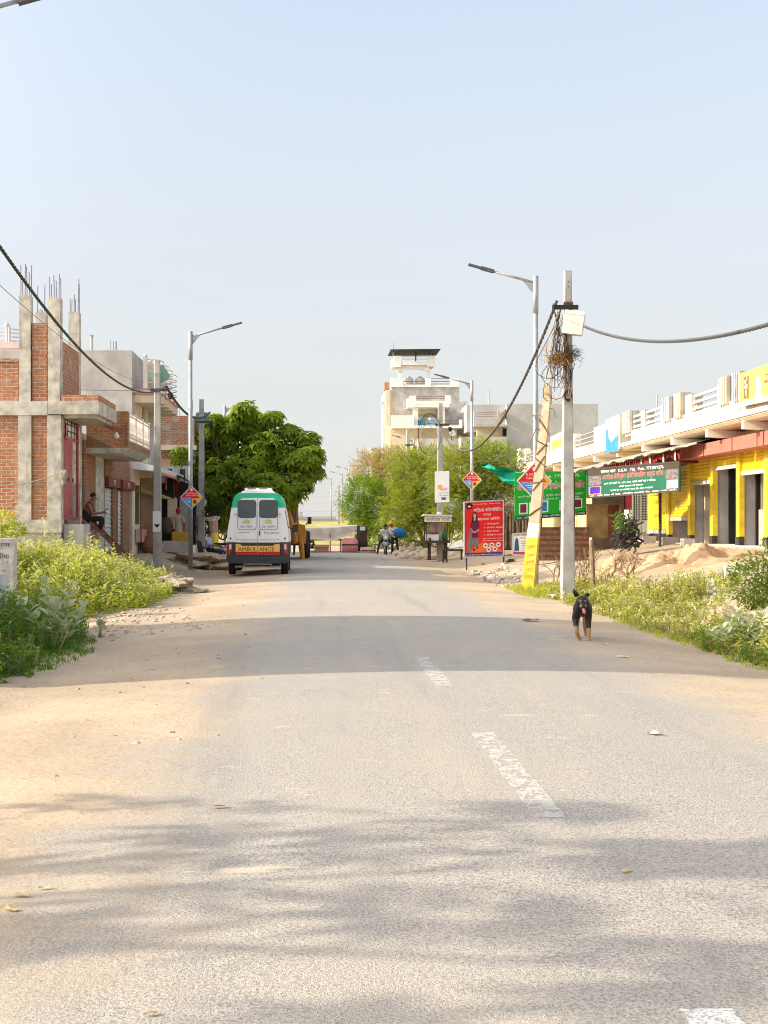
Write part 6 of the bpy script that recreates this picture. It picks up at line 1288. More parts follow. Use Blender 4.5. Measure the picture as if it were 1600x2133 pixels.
# ------------------------------------------------------------------ street lamps: pole, bracket, sloping arm, lamp head
def lamp(label, loc, side, h=7.9):
    t = thing('street_lamp', label, 'street lamp', loc, 'street lamps along the road'); ORG[t.name] = Vector((0, 0, 0))
    w = MB(); w.smooth = True; w.tube([(0, 0, 0), (0, 0, h * .5), (0, 0, h - .9)], [.075, .068, .06], 12); w.tube([(0, 0, h - .95), (0, 0, h)], .072, 12); w.build('pole', galv, t, local=True)
    w = MB(); w.smooth = True; a = Vector((0, 0, h - .18)); e = Vector((1.12 * side, 0, h + .13)); w.tube([a, e], [.036, .03], 8); w.build('arm', galv, t, local=True)
    w = MB(); w.add([(.06 * side, -.01, h - .22), (.32 * side, -.01, h - .13), (.06 * side, -.01, h - .45), (.06 * side, .01, h - .22), (.32 * side, .01, h - .13), (.06 * side, .01, h - .45)], [(0, 1, 2), (5, 4, 3), (0, 3, 4, 1), (1, 4, 5, 2), (2, 5, 3, 0)]); w.build('bracket', galv, t, local=True)
    w = MB(); d = (e - a).normalized(); w.bar(e - d * .05, e + d * .28, .12, .085); w.bar(e + d * .28, e + d * .62, .15, .045); w.build('lamp_head', M('lamp_dark', (.09, .10, .105), .5, .15, 5, 0), t, local=True)
    w = MB(); w.box(-.17, .17, -.17, .17, 0, .025); w.build('base_plate', galv, t, local=True)
    return t
L1 = lamp('tall steel street lamp between the two bare concrete poles, leaning over the ambulance', (PX(397, 44.8), 44.8, gz(PX(397, 44.8), 44.8)), 1, 7.95)
L2 = lamp('tall steel street lamp just behind the leaning yellow footed pole', (PX(1116, 34.3), 34.3, gz(5.64, 34.3) - .02), -1, 7.9)
for lab, px, Y, sx, h in (('steel street lamp rising from behind the red billboard', 983, 61.7, -1, 7.9), ('street lamp close to the picture edge with only its arm in view', -140, 17.0, 1, 8.1), ('street lamp almost hidden by the big broadleaf tree', 468, 75, 1, 7.9), ('slim far street lamp standing before the thorn trees, nearest of the distant three', 727, 168, -1, 6.7), ('middle one of the three slim distant street lamps', 713, 185, -1, 6.7), ('slim far street lamp, farthest of the distant three', 690, 205, -1, 6.7), ('half hidden street lamp behind the straw coloured thorn tree', 862, 108, -1, 7.9)):
    X = PX(px, Y); lamp(lab, (X, Y, gz(X, Y)), sx, h)
# ------------------------------------------------------------------ concrete utility poles
def upole(label, loc, h, w0, w1, box=None, arm=True, rz=0, taper=True, mat=None, name='utility_pole'):
    t = thing(name, label, 'utility pole', loc, 'concrete utility poles'); ORG[t.name] = Vector((0, 0, 0)); t.rotation_euler = (0, 0, rz)
    b = MB(); c = .018
    for z, w in ((-.3, w0), (h, w1)):
        hx, hy = w / 2, w * .42; b.v += [(-hx + c, -hy, z), (hx - c, -hy, z), (hx, -hy + c, z), (hx, hy - c, z), (hx - c, hy, z), (-hx + c, hy, z), (-hx, hy - c, z), (-hx, -hy + c, z)]
    b.f += [[i, (i + 1) % 8, 8 + (i + 1) % 8, 8 + i] for i in range(8)] + [list(range(8, 16))]; b.mi += [0] * 9; b.sm += [False] * 9
    b.build('pole', mat or pole_grey, t, local=True)
    if arm: a = MB(); a.box(-.22, .38, -.13, -.09, h - .98, h - .90); a.build('crossarm', iron, t, local=True); a = MB(); a.rock((.42, -.11, h - 1.12), (.09, .07, .1), 3, 8, 6, .3); a.build('clamp', black, t, local=True)
    if box:
        a = MB(); T = Matrix.Translation((box[0], -.02, box[1])) @ Matrix.Rotation(box[2], 4, 'Y'); k = len(a.v); a.prism(*rrect(-.27, .27, -.22, .22, .08, .13, .28), T); a.build('junction_box', box[3], t, local=True)
        a = MB(); a.bar((-.16, -.13, box[1] - .02), (.16, -.13, box[1] + .06), .05, .02); a.build('strap', galv, t, local=True)
    return t
gbox = M('box_pale_green', (.17, .34, .26), .6, .08, 3, 0)
U1 = upole('concrete pole with a slanted green box standing between the balcony house and the lamp', (PX(328, 42), 42, gz(PX(328, 42), 42)), PZ(750, 42) - gz(PX(328, 42), 42), .275, .17, (.05, 6.0 - gz(PX(328, 42), 42) + .28, -.55, gbox))
a = MB(); a.box(-.132, .12, -.122, -.1175, 1.1, 1.75); a.build('torn_notice', white, U1, local=True); a = MB(); a.text('▼', (0, -.1225, 1.28), (1, 0, 0), (0, 0, 1), .12, .2); a.build('sticker', ink, U1, local=True)
U2 = upole('concrete pole with a level green box before the big broadleaf tree', (PX(420, 56), 56, gz(PX(420, 56), 56)), PZ(832, 56) - gz(PX(420, 56), 56), .30, .19, (.02, 6.05 - gz(PX(420, 56), 56), .0, gbox))
U3 = upole('tallest concrete pole with a pale box and tangled wires beside the verge weeds', (5.18, 27.5, 0), 6.78, .275, .15, None, False)
U4 = upole('concrete pole with looped wires and a torn poster behind the food cart', (PX(917, 57.8), 57.8, .12), PZ(840, 57.8) - .12, .30, .19)
U5 = upole('concrete pole with a yellow painted foot standing in the stone pile', (PX(850, 82), 82, .05), PZ(895, 82) - .05, .30, .20)
a = MB(); a.box(-.158, .158, -.14, -.128, -.05, 1.95); a.build('yellow_foot', M('pole_yellow', (.60, .47, .10), .8, .15, 4, .1, 30), U5, local=True)
U6 = upole('plain concrete pole among the thorn trees with a drooping cable', (PX(829, 92), 92, .05), PZ(928, 92) - .05, .30, .2)
U7 = upole('thin far electricity pole between the distant street lamps', (PX(706, 150), 150, 1.4), PZ(1010, 150) - 1.4, .25, .18, None, False)
U8 = upole('distant pole half hidden beside the grey brick parapet', (PX(797, 170), 170, 1.8), 6.8, .4, .3)
# fittings of the tallest pole
h = 6.78
a = MB(); a.box(-.33, .20, -.12, -.07, 5.98, 6.07); a.build('crossarm', black, U3, local=True); a = MB(); a.box(-.10, .10, -.095, -.085, 6.0, 6.14); a.tube([(-.09, -.09, 5.9), (.09, -.09, 6.0), (-.09, -.09, 6.1), (.09, -.09, 6.12)], .012, 5); a.build('binding', M('binding_brown', (.13, .07, .04), .8, .3, 9, 0), U3, local=True)
a = MB(); T = Matrix.Translation((.09, -.2, 5.68)) @ Matrix.Rotation(.16, 4, 'Y') @ Matrix.Rotation(-.30, 4, 'Z'); a.prism(*rrect(-.20, .20, -.235, .235, .02, -.12, .08), T); bx = a.build('junction_box', M('box_cream', (.62, .57, .47), .55, .08, 3, .03, 30), U3, local=True); ORG[bx.name] = Vector((0, 0, 0))
a = MB(); a.prism(*rrect(-.205, .205, .16, .24, .02, -.13, -.121), T); a.build('lid_edge', M('box_cream', (.62, .57, .47)), bx, local=True); a = MB(); a.text('LT BOX', T @ Vector((0, -.121, .0)), T.to_3x3() @ Vector((1, 0, -.35)), T.to_3x3() @ Vector((.35, 0, 1)), .035, .28); a.build('lettering', M('box_emboss', (.48, .44, .37), .6, .1, 3, 0), bx, local=True)
for i in range(2): a = MB(); a.ball((.0, -.066, 6.55 - .1 * i), .012, None, 6, 5); a.build('bolt_hole', black, U3, local=True)
wcols = [M('wire_black', (.02, .02, .02), .6, .1, 3, 0), M('wire_brown', (.20, .10, .035), .7, .2, 3, 0), M('wire_yellow', (.52, .34, .06), .7, .2, 3, 0), M('wire_grey', (.28, .28, .29), .6, .1, 3, 0)]
for i in range(36):
    z1 = U(5.5, 6.0); z2 = U(4.2, 5.3); x1 = U(-.22, -.02); L = U(.1, .55); sw = U(-.5, .1)
    p = [Vector((x1, -.13, z1)), Vector((x1 + sw * .5, -.17 + U(-.1, .05), (z1 + z2) / 2 + U(-.1, .2))), Vector((x1 + sw, -.16 + U(-.1, .1), z2)), Vector((x1 + sw * .5 + .1, -.15, z2 - L * .5)), Vector((U(-.1, .12), -.14, z2 + U(-.1, .3)))]
    if i % 3 == 0: p = p[:3] + [p[2] + Vector((U(-.05, .12), 0, -L))]
    q = [p[0]]
    for k in range(len(p) - 1):
        for f in (.33, .66, 1): 
            a0, a1_, a2, a3 = p[max(k - 1, 0)], p[k], p[k + 1], p[min(k + 2, len(p) - 1)]
            q.append(.5 * ((2 * a1_) + (a2 - a0) * f + (2 * a0 - 5 * a1_ + 4 * a2 - a3) * f * f + (3 * a1_ - a0 - 3 * a2 + a3) * f ** 3))
    a = MB(); a.tube(q, U(.0045, .008), 4); a.build('loose_wire', wcols[(0, 1, 3, 0, 1, 0, 2, 3)[i % 8]], U3, local=True)
nest = thing('bird_nest', 'ragged brown bird nest of dry straw caught in the wires of the tallest pole', 'nest', (5.0, 27.3, 4.75))
for slot, (n_, cc, rr) in enumerate((('straw', (-.24, -.12), .2), ('dark_straw', (-.02, -.08), .17))):
    a = MB()
    for i in range(380):
        c = Vector((5.18 + cc[0] + R.gauss(0, .11), 27.5 + cc[1] - .1 + R.gauss(0, .06), 4.95 + .09 * slot + R.gauss(0, .085))); d = Vector((U(-1, 1), U(-.6, .6), U(-.5, .3) - .2 * (slot == 0))).normalized(); leaf(a, c - d * .1, d, rv(), U(.14, .28), .005)
    a.build(n_, M('nest_' + n_, (.26, .15, .05) if slot == 0 else (.09, .065, .03), .95, .4, 30, 0), nest)
a = MB()
for i in range(40):
    an = U(0, 6.28); c = Vector((5.16, 27.36, 4.22)); a.tube([c + Vector((.07 * math.cos(an + k * .9) * U(.6, 1.3), U(-.03, .02), .11 * math.sin(an + k * .9) * U(.6, 1.3))) for k in range(4)], .004, 4)
a.build('wire_coil', wcols[0], None, 'black coil of spare wire hooked on the tallest pole below the nest', 'wire coil')
# the leaning pole with its yellow foot
LP = thing('leaning_pole', 'leaning broken topped concrete pole with yellow painted foot and wire windings', 'utility pole', (5.16, 32.5, 0), 'concrete utility poles'); ORG[LP.name] = Vector((0, 0, 0))
def lpx(z): return (z / 4.95) * .50
def lpw(z): return .30 - .13 * z / 4.95
lean_m = M('pole_weathered', (.50, .40, .28), .9, .2, 3, .4, 30, stain=(.36, .29, .21, .5))
def lseg(z0, z1, k=1.): 
    b = MB(); 
    for z in (z0, z1): w = lpw(z) / 2 * k; b.v += [(lpx(z) - w, -.11 * k, z), (lpx(z) + w, -.11 * k, z), (lpx(z) + w, .11 * k, z), (lpx(z) - w, .11 * k, z)]
    b.f += [[0, 1, 5, 4], [1, 2, 6, 5], [2, 3, 7, 6], [3, 0, 4, 7], [4, 5, 6, 7]]; b.mi += [0] * 5; b.sm += [False] * 5; return b
LP.rotation_euler = (0, 0, -.35)
lseg(-.2, 4.72).build('pole', lean_m, LP, local=True); b = lseg(4.70, 4.9, .8); b.rock((lpx(4.92) - .02, 0, 4.93), (.07, .08, .07), 9, 8, 6, .5); b.build('broken_top', lean_m, LP, local=True)
lseg(-.05, 1.28, 1.02).build('yellow_foot', M('foot_yellow', (.70, .50, .06), .85, .12, 4, .15, 30, streak=.3, scol=(.5, .36, .1)), LP, local=True); lseg(1.28, 1.62, 1.015).build('white_paint', whitewash, LP, local=True)
a = MB()
for i, (s_, z) in enumerate((('सावधान', 1.05), ('मोबाइल', .86), ('दुकान', .68), ('7753', .5), ('8793', .33))): a.text(s_, (lpx(z), -.1125, z), (1, 0, .18), (-.06, 0, 1), .085, .2)
a.build('lettering', M('foot_ochre', (.48, .30, .03), .8, .1, 3, 0), LP, local=True)
for i in range(8):
    z = (1.9, 2.55, 2.62, 3.05, 3.1, 3.4, 3.55, 3.95, 4.3, 4.45, 4.6)[i]; a = MB(); k = .5 + .01; tl = U(-.22, .22)
    a.tube([(lpx(z) + sx * lpw(z) * .53, sy * .118, z + tl * sx + U(-.02, .02)) for sx, sy in ((-1, -1), (0, -1), (1, -1), (1, 1), (-1, 1))], U(.008, .018), 5, close=True); a.build('wire_winding', wcols[1] if i % 2 else M('wire_dark_brown', (.09, .055, .03), .8, .2, 3, 0), LP, local=True)
for i in range(9):
    z = U(3.7, 4.6); s = R.choice((-1, 1)); p = Vector((lpx(z) + s * lpw(z) * .5, -.12, z)); a = MB(); a.tube([p, p + Vector((s * U(.02, .12), -.03, U(-.1, .12))), p + Vector((s * U(.05, .22), 0, U(-.6, .0)))], .006, 4); a.build('loose_wire', wcols[(0, 1, 3)[i % 3]], LP, local=True)
# ------------------------------------------------------------------ cables
def cable(label, a, e, sag, r, mat, strands=3, n=60, name='cable', pitch=.5):
    a = Vector(a); e = Vector(e); b = MB(); b.smooth = True
    def pos(f): return a.lerp(e, f) - Vector((0, 0, 4 * sag * f * (1 - f)))
    L = (e - a).length
    for s in range(strands):
        pts = []
        m = n if strands == 1 else max(n, int(L / pitch * 7))
        for i in range(m + 1):
            f = i / m; p = pos(f)
            if strands > 1:
                an = 6.283 * (L * f / pitch + s / strands); d = (e - a).normalized(); x = d.cross(Vector((0, 0, 1))).normalized(); y = x.cross(d); p = p + (x * math.cos(an) + y * math.sin(an)) * r * .62
            pts.append(p)
        b.tube(pts, r * (.62 if strands > 1 else 1), 5)
    return b.build(name, mat, None, label, 'cable')
cg = M('cable_dark_green', (.025, .04, .03), .6, .2, 3, 0); cbk = M('cable_black', (.03, .03, .032), .6, .2, 3, 0); cgr = M('cable_grey', (.20, .20, .21), .6, .1, 3, 0); ctan = M('cable_tan', (.30, .24, .18), .7, .2, 3, 0); cw = M('cable_white', (.60, .56, .48), .6, .1, 3, 0)
p0 = P(-2, 500, 16); p1 = P(346, 804, 41.9)
cable('thick dark green twisted cable sagging down to the pole with the slanted green box', p0 + (p0 - p1) * .12 + Vector((0, 0, .35)), p1, .98, .020, cg, 3, pitch=.45)
cable('thin wire above the twisted cable running to the grey plastered house', P(-5, 590, 20), P(300, 795, 47), .3, .006, cgr, 1)
cable('twisted cable drooping between the two poles with green boxes', P(347, 805, 41.9), P(437, 859, 55.9), .55, .035, cbk, 3, pitch=.6)
cable('thin wire strung level across the grey plastered wall', P(60, 806, 34.5), P(330, 812, 41.9), .05, .007, cgr, 1)
cable('pale grey twisted cable swinging from the cream box out of the picture', P(1213, 678, 27.3), P(1640, 664, 16.2), .30, .026, M('cable_dark_grey', (.085, .085, .09), .6, .1, 3, 0), 3, pitch=.4)
cable('dark twisted cable swooping from the tallest pole to the pole behind the food cart', P(1160, 628, 27.4), P(908, 872, 57.7), 2.15, .030, M('cable_weathered', (.10, .09, .08), .7, .2, 3, 0), 3, 90, pitch=.8)
cable('short wire bundle falling from the crossarm of the tallest pole', P(1152, 632, 27.35), P(1166, 700, 27.3), .0, .014, cbk, 2, 12, pitch=.3)
for k, (pa, pe, sg) in enumerate(((P(640, 937, 200), P(812, 937, 120), .3), (P(560, 1012, 170), P(830, 985, 92), 1.2), (P(560, 1030, 170), P(860, 1022, 90), .3), (P(560, 1045, 170), P(735, 1046, 150), .1), (P(560, 1062, 170), P(735, 1064, 150), .1), (P(560, 1000, 170), P(780, 985, 120), .8))):
    cable(('thin far wire crossing the sky beside the vent stack', 'sagging far wire from the big tree to the plain concrete pole', 'level far wire from the big tree to the yellow footed pole', 'far wire crossing behind the distant lamps, upper of the lowest pair', 'lowest far wire crossing behind the distant lamps', 'far wire running to the straw coloured thorn tree')[k], pa, pe, sg, .02, cgr, 1, 24)
for k, r_ in enumerate((.9, .7, .55)):
    a = MB(); c = P(895 - k * 2, 905 + k * 3, 57.5); a.tube([c + Vector((r_ * .55 * math.cos(t), .03 * k, r_ * 1.0 * math.sin(t))) for t in [i * .35 for i in range(18)]], .014, 5, close=True); a.build('wire_loop', cgr, U4) if False else a.build('wire_loop', wcols[(k * 3) % 4], None, ('widest', 'middle', 'smallest')[k] + ' of the three wire loops hanging by the food cart pole', 'wire')
# ------------------------------------------------------------------ diamond school signs
def diamond(label, c, s, lean=0, yaw=0):
    t = thing('diamond_sign', label, 'sign', c, 'diamond shaped school signs'); ORG[t.name] = Vector((0, 0, 0)); t.rotation_euler = (0, lean, yaw); h = s
    w = MB(); w.prism([(0, -h), (h, 0), (0, h), (-h, 0)], 0, .02); w.build('board', red, t, local=True)
    w = MB(); w.prism([(-h * .97, -.02 * h), (0, -.02 * h), (0, -h * .97)], -.003, -.001); w.build('blue_panel', bluish, t, local=True)
    w = MB(); w.prism([(.30 * h, -.10 * h), (.93 * h, -.02 * h), (.62 * h, -.36 * h), (.02, -h * .95), (.02, -.10 * h)], -.003, -.001); w.prism([(.62 * h, .34 * h), (.97 * h, 0), (.80 * h, -.10 * h), (.5 * h, .2 * h)], -.003, -.001); w.build('orange_panel', orange_s, t, local=True)
    w = MB(); w.prism([(-.2 * h, -.80 * h), (.2 * h, -.80 * h), (0, -h * .98)], -.005, -.0035); w.build('green_tip', green_s, t, local=True)
    w = MB(); w.prism([(.3 * h + .16 * h * math.cos(a), -.4 * h + .2 * h * math.sin(a)) for a in [i * .628 for i in range(10)]], -.006, -.0035); w.build('portrait', M('portrait_brown', (.16, .08, .05), .6, .4, 20, 0), t, local=True)
    w = MB(); w.prism([(.11 * h * math.cos(a), .68 * h + .13 * h * math.sin(a)) for a in [i * .628 for i in range(10)]], -.005, -.003)
    w.text('Pt. M.P. Devasth', (0, -.001, .36 * h), (1, 0, 0), (0, 0, 1), .15 * h, .95 * h); w.text('Public School', (0, -.001, .17 * h), (1, 0, 0), (0, 0, 1), .13 * h, .95 * h); w.text('PG To 8th', (-.38 * h, -.003, -.13 * h), (1, 0, 0), (0, 0, 1), .12 * h, .62 * h)
    for i in range(3): w.box(-.5 * h + .1 * h * i, -.08 * h, -.004, -.0032, -.27 * h - .1 * h * i, -.24 * h - .1 * h * i)
    w.build('lettering', white, t, local=True)
    w = MB()
    for (a, e) in (((0, -h), (h, 0)), ((h, 0), (0, h)), ((0, h), (-h, 0)), ((-h, 0), (0, -h))): w.bar((a[0], -.002, a[1]), (e[0], -.002, e[1]), .018, .03)
    w.build('frame', M('sign_frame', (.66, .62, .58), .5, .1, 3, 0), t, local=True); return t
diamond('red diamond school sign on the lamp post above the seated man', P(399, 1036, 44.65), .37)
diamond('red diamond school sign partly hidden by the leaning pole', P(1113, 1002, 34.15), .45, 0, .15)
diamond('red diamond school sign on the lamp post above the red billboard', P(983, 1000, 61.5), .44)
diamond('red diamond school sign on the yellow footed pole above a notice', P(850, 1035, 81.7), .46)
t, rect, disc, poly, text = board('notice_board', 'pale yellow notice with a portrait on the yellow footed pole', 'notice', (PX(841, 81.75), 81.75), (PX(865, 81.75), 81.75), PZ(1082, 81.75), PZ(1046, 81.75), PZ(1082, 81.75), PZ(1047, 81.75), .02, M('notice_cream', (.66, .56, .36), .6, .06, 3, 0))
m = MB(); disc(m, .3, .36, .1); m.build('portrait', M('portrait_brown', (.16, .08, .05)), t); m = MB(); text(m, 'जन सूचना', .5, .86, .12, .8); text(m, 'सदस्यता अभियान', .5, .68, .08, .8); text(m, 'प्रवेश प्रारम्भ', .66, .42, .08, .5); text(m, 'सम्पर्क', .66, .2, .08, .4); m.build('lettering', M('notice_maroon', (.25, .05, .05), .6, .1, 3, 0), t)
t, rect, disc, poly, text = board('pole_poster', 'white half torn poster with orange print on the pole behind the food cart', 'poster', (PX(906, 57.55), 57.55), (PX(936, 57.55), 57.55), PZ(1047, 57.55), PZ(982, 57.55), PZ(1046, 57.55), PZ(981, 57.55), .02, white)
m = MB(); disc(m, .35, .5, .1); m.build('orange_print', orange_s, t); m = MB(); text(m, 'कोचिंग', .62, .42, .12, .5); m.build('red_lettering', red, t); m = MB(); rect(m, .45, .78, .08, .16); text(m, 'प्रवेश प्रारम्भ', .6, .3, .07, .7); text(m, 'सीटें सीमित', .6, .22, .06, .6); m.build('grey_lettering', M('poster_navy', (.10, .12, .22), .6, .1, 3, 0), t)
# ------------------------------------------------------------------ red billboard
Yb = 47.2
RB = board('billboard', 'tall red roadside billboard with a woman in a purple tunic and white Hindi lettering', 'billboard', (PX(967, Yb), Yb), (PX(1049, Yb + .3), Yb + .3), PZ(1161, Yb), PZ(1046, Yb), PZ(1158, Yb + .3), PZ(1042, Yb + .3), .05, red, M('billboard_frame', (.52, .50, .50), .5, .1, 3, 0))
t, rect, disc, poly, text = RB
m = MB(); rect(m, 0, 1, 0, .075); m.build('navy_band', navy, t)
m = MB(); poly(m, [(.05, .076), (.98, .076), (.80, .24), (.42, .26), (.3, .18)], .002); m.build('orange_swoosh', M('swoosh', (.80, .14, .03), .5, .1, 3, 0), t)
pu = M('tunic_purple', (.16, .008, .07), .6, .1, 3, 0); gy = M('shawl_grey', (.22, .17, .17), .6, .2, 9, 0); sk2 = M('print_skin', (.58, .34, .24), .6, .1, 5, 0)
m = MB(); poly(m, [(.15, .52), (.16, .60), (.2, .66), (.24, .685), (.30, .685), (.35, .65), (.385, .6), (.385, .5), (.34, .46), (.36, .35), (.19, .35), (.19, .46)], .005); m.build('tunic', pu, t)
m = MB(); poly(m, [(.06, .08), (.16, .08), (.20, .5), (.13, .5), (.08, .3)], .0045); poly(m, [(.19, .17), (.25, .17), (.27, .26), (.29, .17), (.36, .18), (.37, .345), (.19, .345)], .0045); m.build('grey_garment', gy, t)
m = MB(); disc(m, .265, .745, .055, .0075, 14, 1.5); poly(m, [(.235, .68), (.265, .64), (.295, .68), (.28, .72), (.25, .72)], .0065); poly(m, [(.22, .44), (.36, .5), (.38, .52), (.36, .47), (.26, .43)], .007); poly(m, [(.16, .53), (.18, .52), (.24, .45), (.22, .43)], .007); m.build('skin_print', sk2, t)
m = MB(); disc(m, .265, .755, .085, .0062, 14, 1.5); poly(m, [(.20, .62), (.33, .62), (.33, .76), (.2, .76)], .0058); m.build('hair_print', M('print_dark', (.03, .015, .015), .6, .1, 3, 0), t)
for q in ((.25, .13, .04, .006), (.33, .16, .03, .006)): m = MB(); disc(m, *q); m.build('shoe_print', M('print_dark', (.03, .015, .015)), t)
m = MB(); disc(m, .13, .925, .12, .004, 18); m.build('badge', M('print_dark', (.03, .015, .015)), t)
for u, v in ((.54, .20), (.70, .205), (.87, .21), (.62, .125), (.78, .13)):
    m = MB(); disc(m, u, v, .085, .005); dc = m.build('white_disc', white, t)
    m = MB(); disc(m, u, v, .045, .0075, 7, .8); m.build('icon', M('icon_maroon', (.20, .02, .06), .6, .2, 9, 0), dc)
m = MB(); text(m, 'Pro. Lodhi Roy   Mob. 9956...', .58, .95, .055, .72); text(m, 'महिला कोरपोरेटिव'.replace('हि', 'िह').replace('टि', 'िट'), .61, .845, .16, .74); text(m, 'एण्ड', .58, .75, .09, .2); text(m, 'सहायता समिति'.replace('मि', 'िम').replace('ति', 'ित'), .62, .68, .12, .56)
for v, s_ in ((.585, 'नौकरी सुविधा'), (.52, 'कोरपोरेट सहायता'), (.455, 'नौकरी सहायता'), (.39, 'सिलाई का सामान')): text(m, s_, .57, v, .07, .42 if len(s_) > 13 else .32, 'L'); disc(m, .52, v, .014)
text(m, 'महिला सहायता समूह की सुविधा', .72, .325, .045, .5); text(m, 'सिलाई मशीन का सामान मिलता है', .72, .285, .045, .52); text(m, 'पता : शिवा पैलेस के पास, ऑफिसर कालोनी रोड, मुख्य नगर, उरई', .5, .035, .07, .95); disc(m, .13, .915, .06, .0065, 8, .5); m.build('lettering', M('sign_lettering_white', (.85, .78, .80), .5, .03, 3, 0), t)
w = MB(); p = P(972, 1160, Yb + .04); w.bar(p + Vector((0, .04, 1.9)), (p.x, Yb + .05, -.05), .05); w.build('leg', iron, t); w = MB(); p = P(1050, 1158, Yb + .4); w.bar(p + Vector((0, .03, 1.9)), (p.x, Yb + .5, -.05), .05); w.build('leg', iron, t)
w = MB(); w.smooth = True; w.rock((PX(1051, 47.4), 47.2, .12), (.16, .2, .14), 3, 12, 8, .3); w.build('rock', stm, None, 'grey stone holding down the foot of the red billboard', 'rock')
w = MB(); w.box(6.85, 7.2, 47.8, 48.2, .15, .3); w.box(6.92, 7.12, 47.85, 48.1, .301, .36); w.build('dark_block', iron, None, 'flat dark metal piece lying beyond the billboard foot', 'metal piece'); w = MB(); w.box(6.02, 6.14, 48.4, 48.55, .05, .2); w.build('brick', brickB, None, 'single dark brick lying behind the red billboard', 'brick')
t, rect, disc, poly, text = board('small_poster', 'small white poster with a blue garment leaning by the leaning pole', 'poster', (PX(1068, 44.5), 44.5), (PX(1102, 44.5), 44.5), PZ(1156, 44.5), PZ(1112, 44.5), PZ(1157, 44.5), PZ(1110, 44.5), .03, white, M('thin_frame', (.5, .46, .42), .6, .1, 3, 0))
m = MB(); poly(m, [(.1, .2), (.4, .2), (.35, .7), (.28, .8), (.2, .8), (.14, .6)]); m.build('blue_garment', M('garment_blue', (.02, .10, .18), .6, .1, 3, 0), t); m = MB(); rect(m, .02, .98, .02, .16); text(m, 'महिला सिलाई', .5, .92, .07, .9); text(m, 'सेन्टर', .65, .78, .08, .5); m.build('red_print', M('poster_maroon', (.42, .06, .10), .6, .1, 3, 0), t); m = MB()
for v in (.62, .52, .42, .32, .22): rect(m, .5, .92, v, v + .03, .005)
m.build('grey_lines', M('poster_grey', (.35, .33, .34)), t)
# ------------------------------------------------------------------ food cart and bench
Yc = 57.0
FC = thing('food_cart', 'wooden food cart with a white signed canopy under the poster pole', 'food cart', (PX(912, Yc), Yc, .1)); zc = .1
for px in (896, 930):
    for dy in (0, .8): w = MB(); w.bar((PX(px, Yc), Yc + dy, zc - .02), (PX(px, Yc), Yc + dy, 1.02), .08); w.build('leg', darkwood, FC)
w = MB(); w.box(PX(885, Yc), PX(938, Yc), Yc - .1, Yc + .95, PZ(1131, Yc) , PZ(1126, Yc)); w.build('counter', darkwood, FC)
for px in (888, 936):
    for dy in (.0, .85): w = MB(); w.bar((PX(px, Yc), Yc + dy, PZ(1126, Yc)), (PX(px, Yc), Yc + dy, PZ(1085, Yc)), .035); w.build('post', darkwood, FC)
x0, x1 = PX(884, Yc), PX(940, Yc); w = MB(); w.prism([(x0 - .06, PZ(1075, Yc)), (x1 + .05, PZ(1076, Yc)), (x1 + .02, PZ(1072.5, Yc)), (x0, PZ(1071, Yc))], Yc - .2, Yc + 1.0); w.build('canopy', M('canopy_white', (.72, .66, .58), .8, .08, 3, .1, 20), FC)
w = MB(); w.box(x0, x1, Yc - .12, Yc - .09, PZ(1087, Yc), PZ(1076.2, Yc)); w.build('sign_panel', white, FC); w = MB(); w.text('कालीपाव भाजी', ((x0 + x1) / 2, Yc - .1205, PZ(1081.5, Yc)), (1, 0, 0), (0, 0, 1), .16, 1.0); w.build('lettering', M('cart_maroon', (.30, .03, .02), .6, .1, 3, 0), FC)
w = MB(); w.box(x0 + .02, x1 - .02, Yc - .14, Yc - .125, PZ(1088.5, Yc), PZ(1087.2, Yc)); w.build('valance', maroon, FC)
w = MB(); w.pxbox(888, 914, 1113, 1126, Yc + .1, .5); w.build('white_case', white, FC); w = MB(); w.smooth = True; w.rock(P(901, 1111, Yc + .3), (.3, .25, .07), 2, 12, 8, .3); w.build('brown_cover', M('cover_brown', (.24, .10, .04), .85, .2, 5, .1, 20), FC)
w = MB(); w.pxbox(897, 913, 1089, 1112, Yc + .86, .03); w.build('menu_panel', M('menu_pinkish', (.50, .36, .32), .7, .2, 6, 0), FC); w = MB(); w.pxbox(915, 930, 1090, 1126, Yc + .9, .03); w.build('yellow_panel', M('menu_ochre', (.50, .38, .12), .7, .2, 6, 0), FC)
w = MB(); w.smooth = True; w.lathe([(.10, 0), (.13, .1), (.13, .3), (.06, .42), (.05, .5)], Matrix.Translation(P(927, 1126, Yc + .2))); w.build('green_bottle', M('bottle_green', (.01, .14, .03), .3, .2, 4, 0), None, 'big green bottle standing on the food cart counter', 'bottle')
w = MB(); w.smooth = True; w.rock(P(914, 1070, Yc + .4), (.11, .1, .08), 6, 10, 7, .3); w.build('bundle', white, None, 'small white bundle lying on the food cart canopy', 'bundle')
BE = thing('bench', 'narrow dark bench standing beside the food cart', 'bench', (PX(945, 55), 55, .1))
w = MB(); w.pxbox(922, 968, 1144, 1148, 55, .35); w.build('seat', darkwood, BE)
for px in (924, 931, 962): w = MB(); w.bar((PX(px, 55), 55.1, .02), (PX(px, 55), 55.1, PZ(1147, 55)), .07); w.build('leg', darkwood, BE)
w = MB(); w.add([P(934, 1143, 55.05), P(968, 1138, 55.1), P(962, 1124, 55.5), P(951, 1128, 55.5), P(934, 1143.5, 55.08), P(968, 1138.5, 55.13), P(962, 1124.5, 55.53), P(951, 1128.5, 55.53)], [(0, 1, 2, 3), (7, 6, 5, 4), (0, 4, 5, 1), (1, 5, 6, 2), (2, 6, 7, 3), (3, 7, 4, 0)]); w.build('white_sheet', M('sheet_white', (.70, .70, .66), .8, .1, 3, .1, 20), None, 'crumpled white sheet lying over the narrow bench', 'sheet')
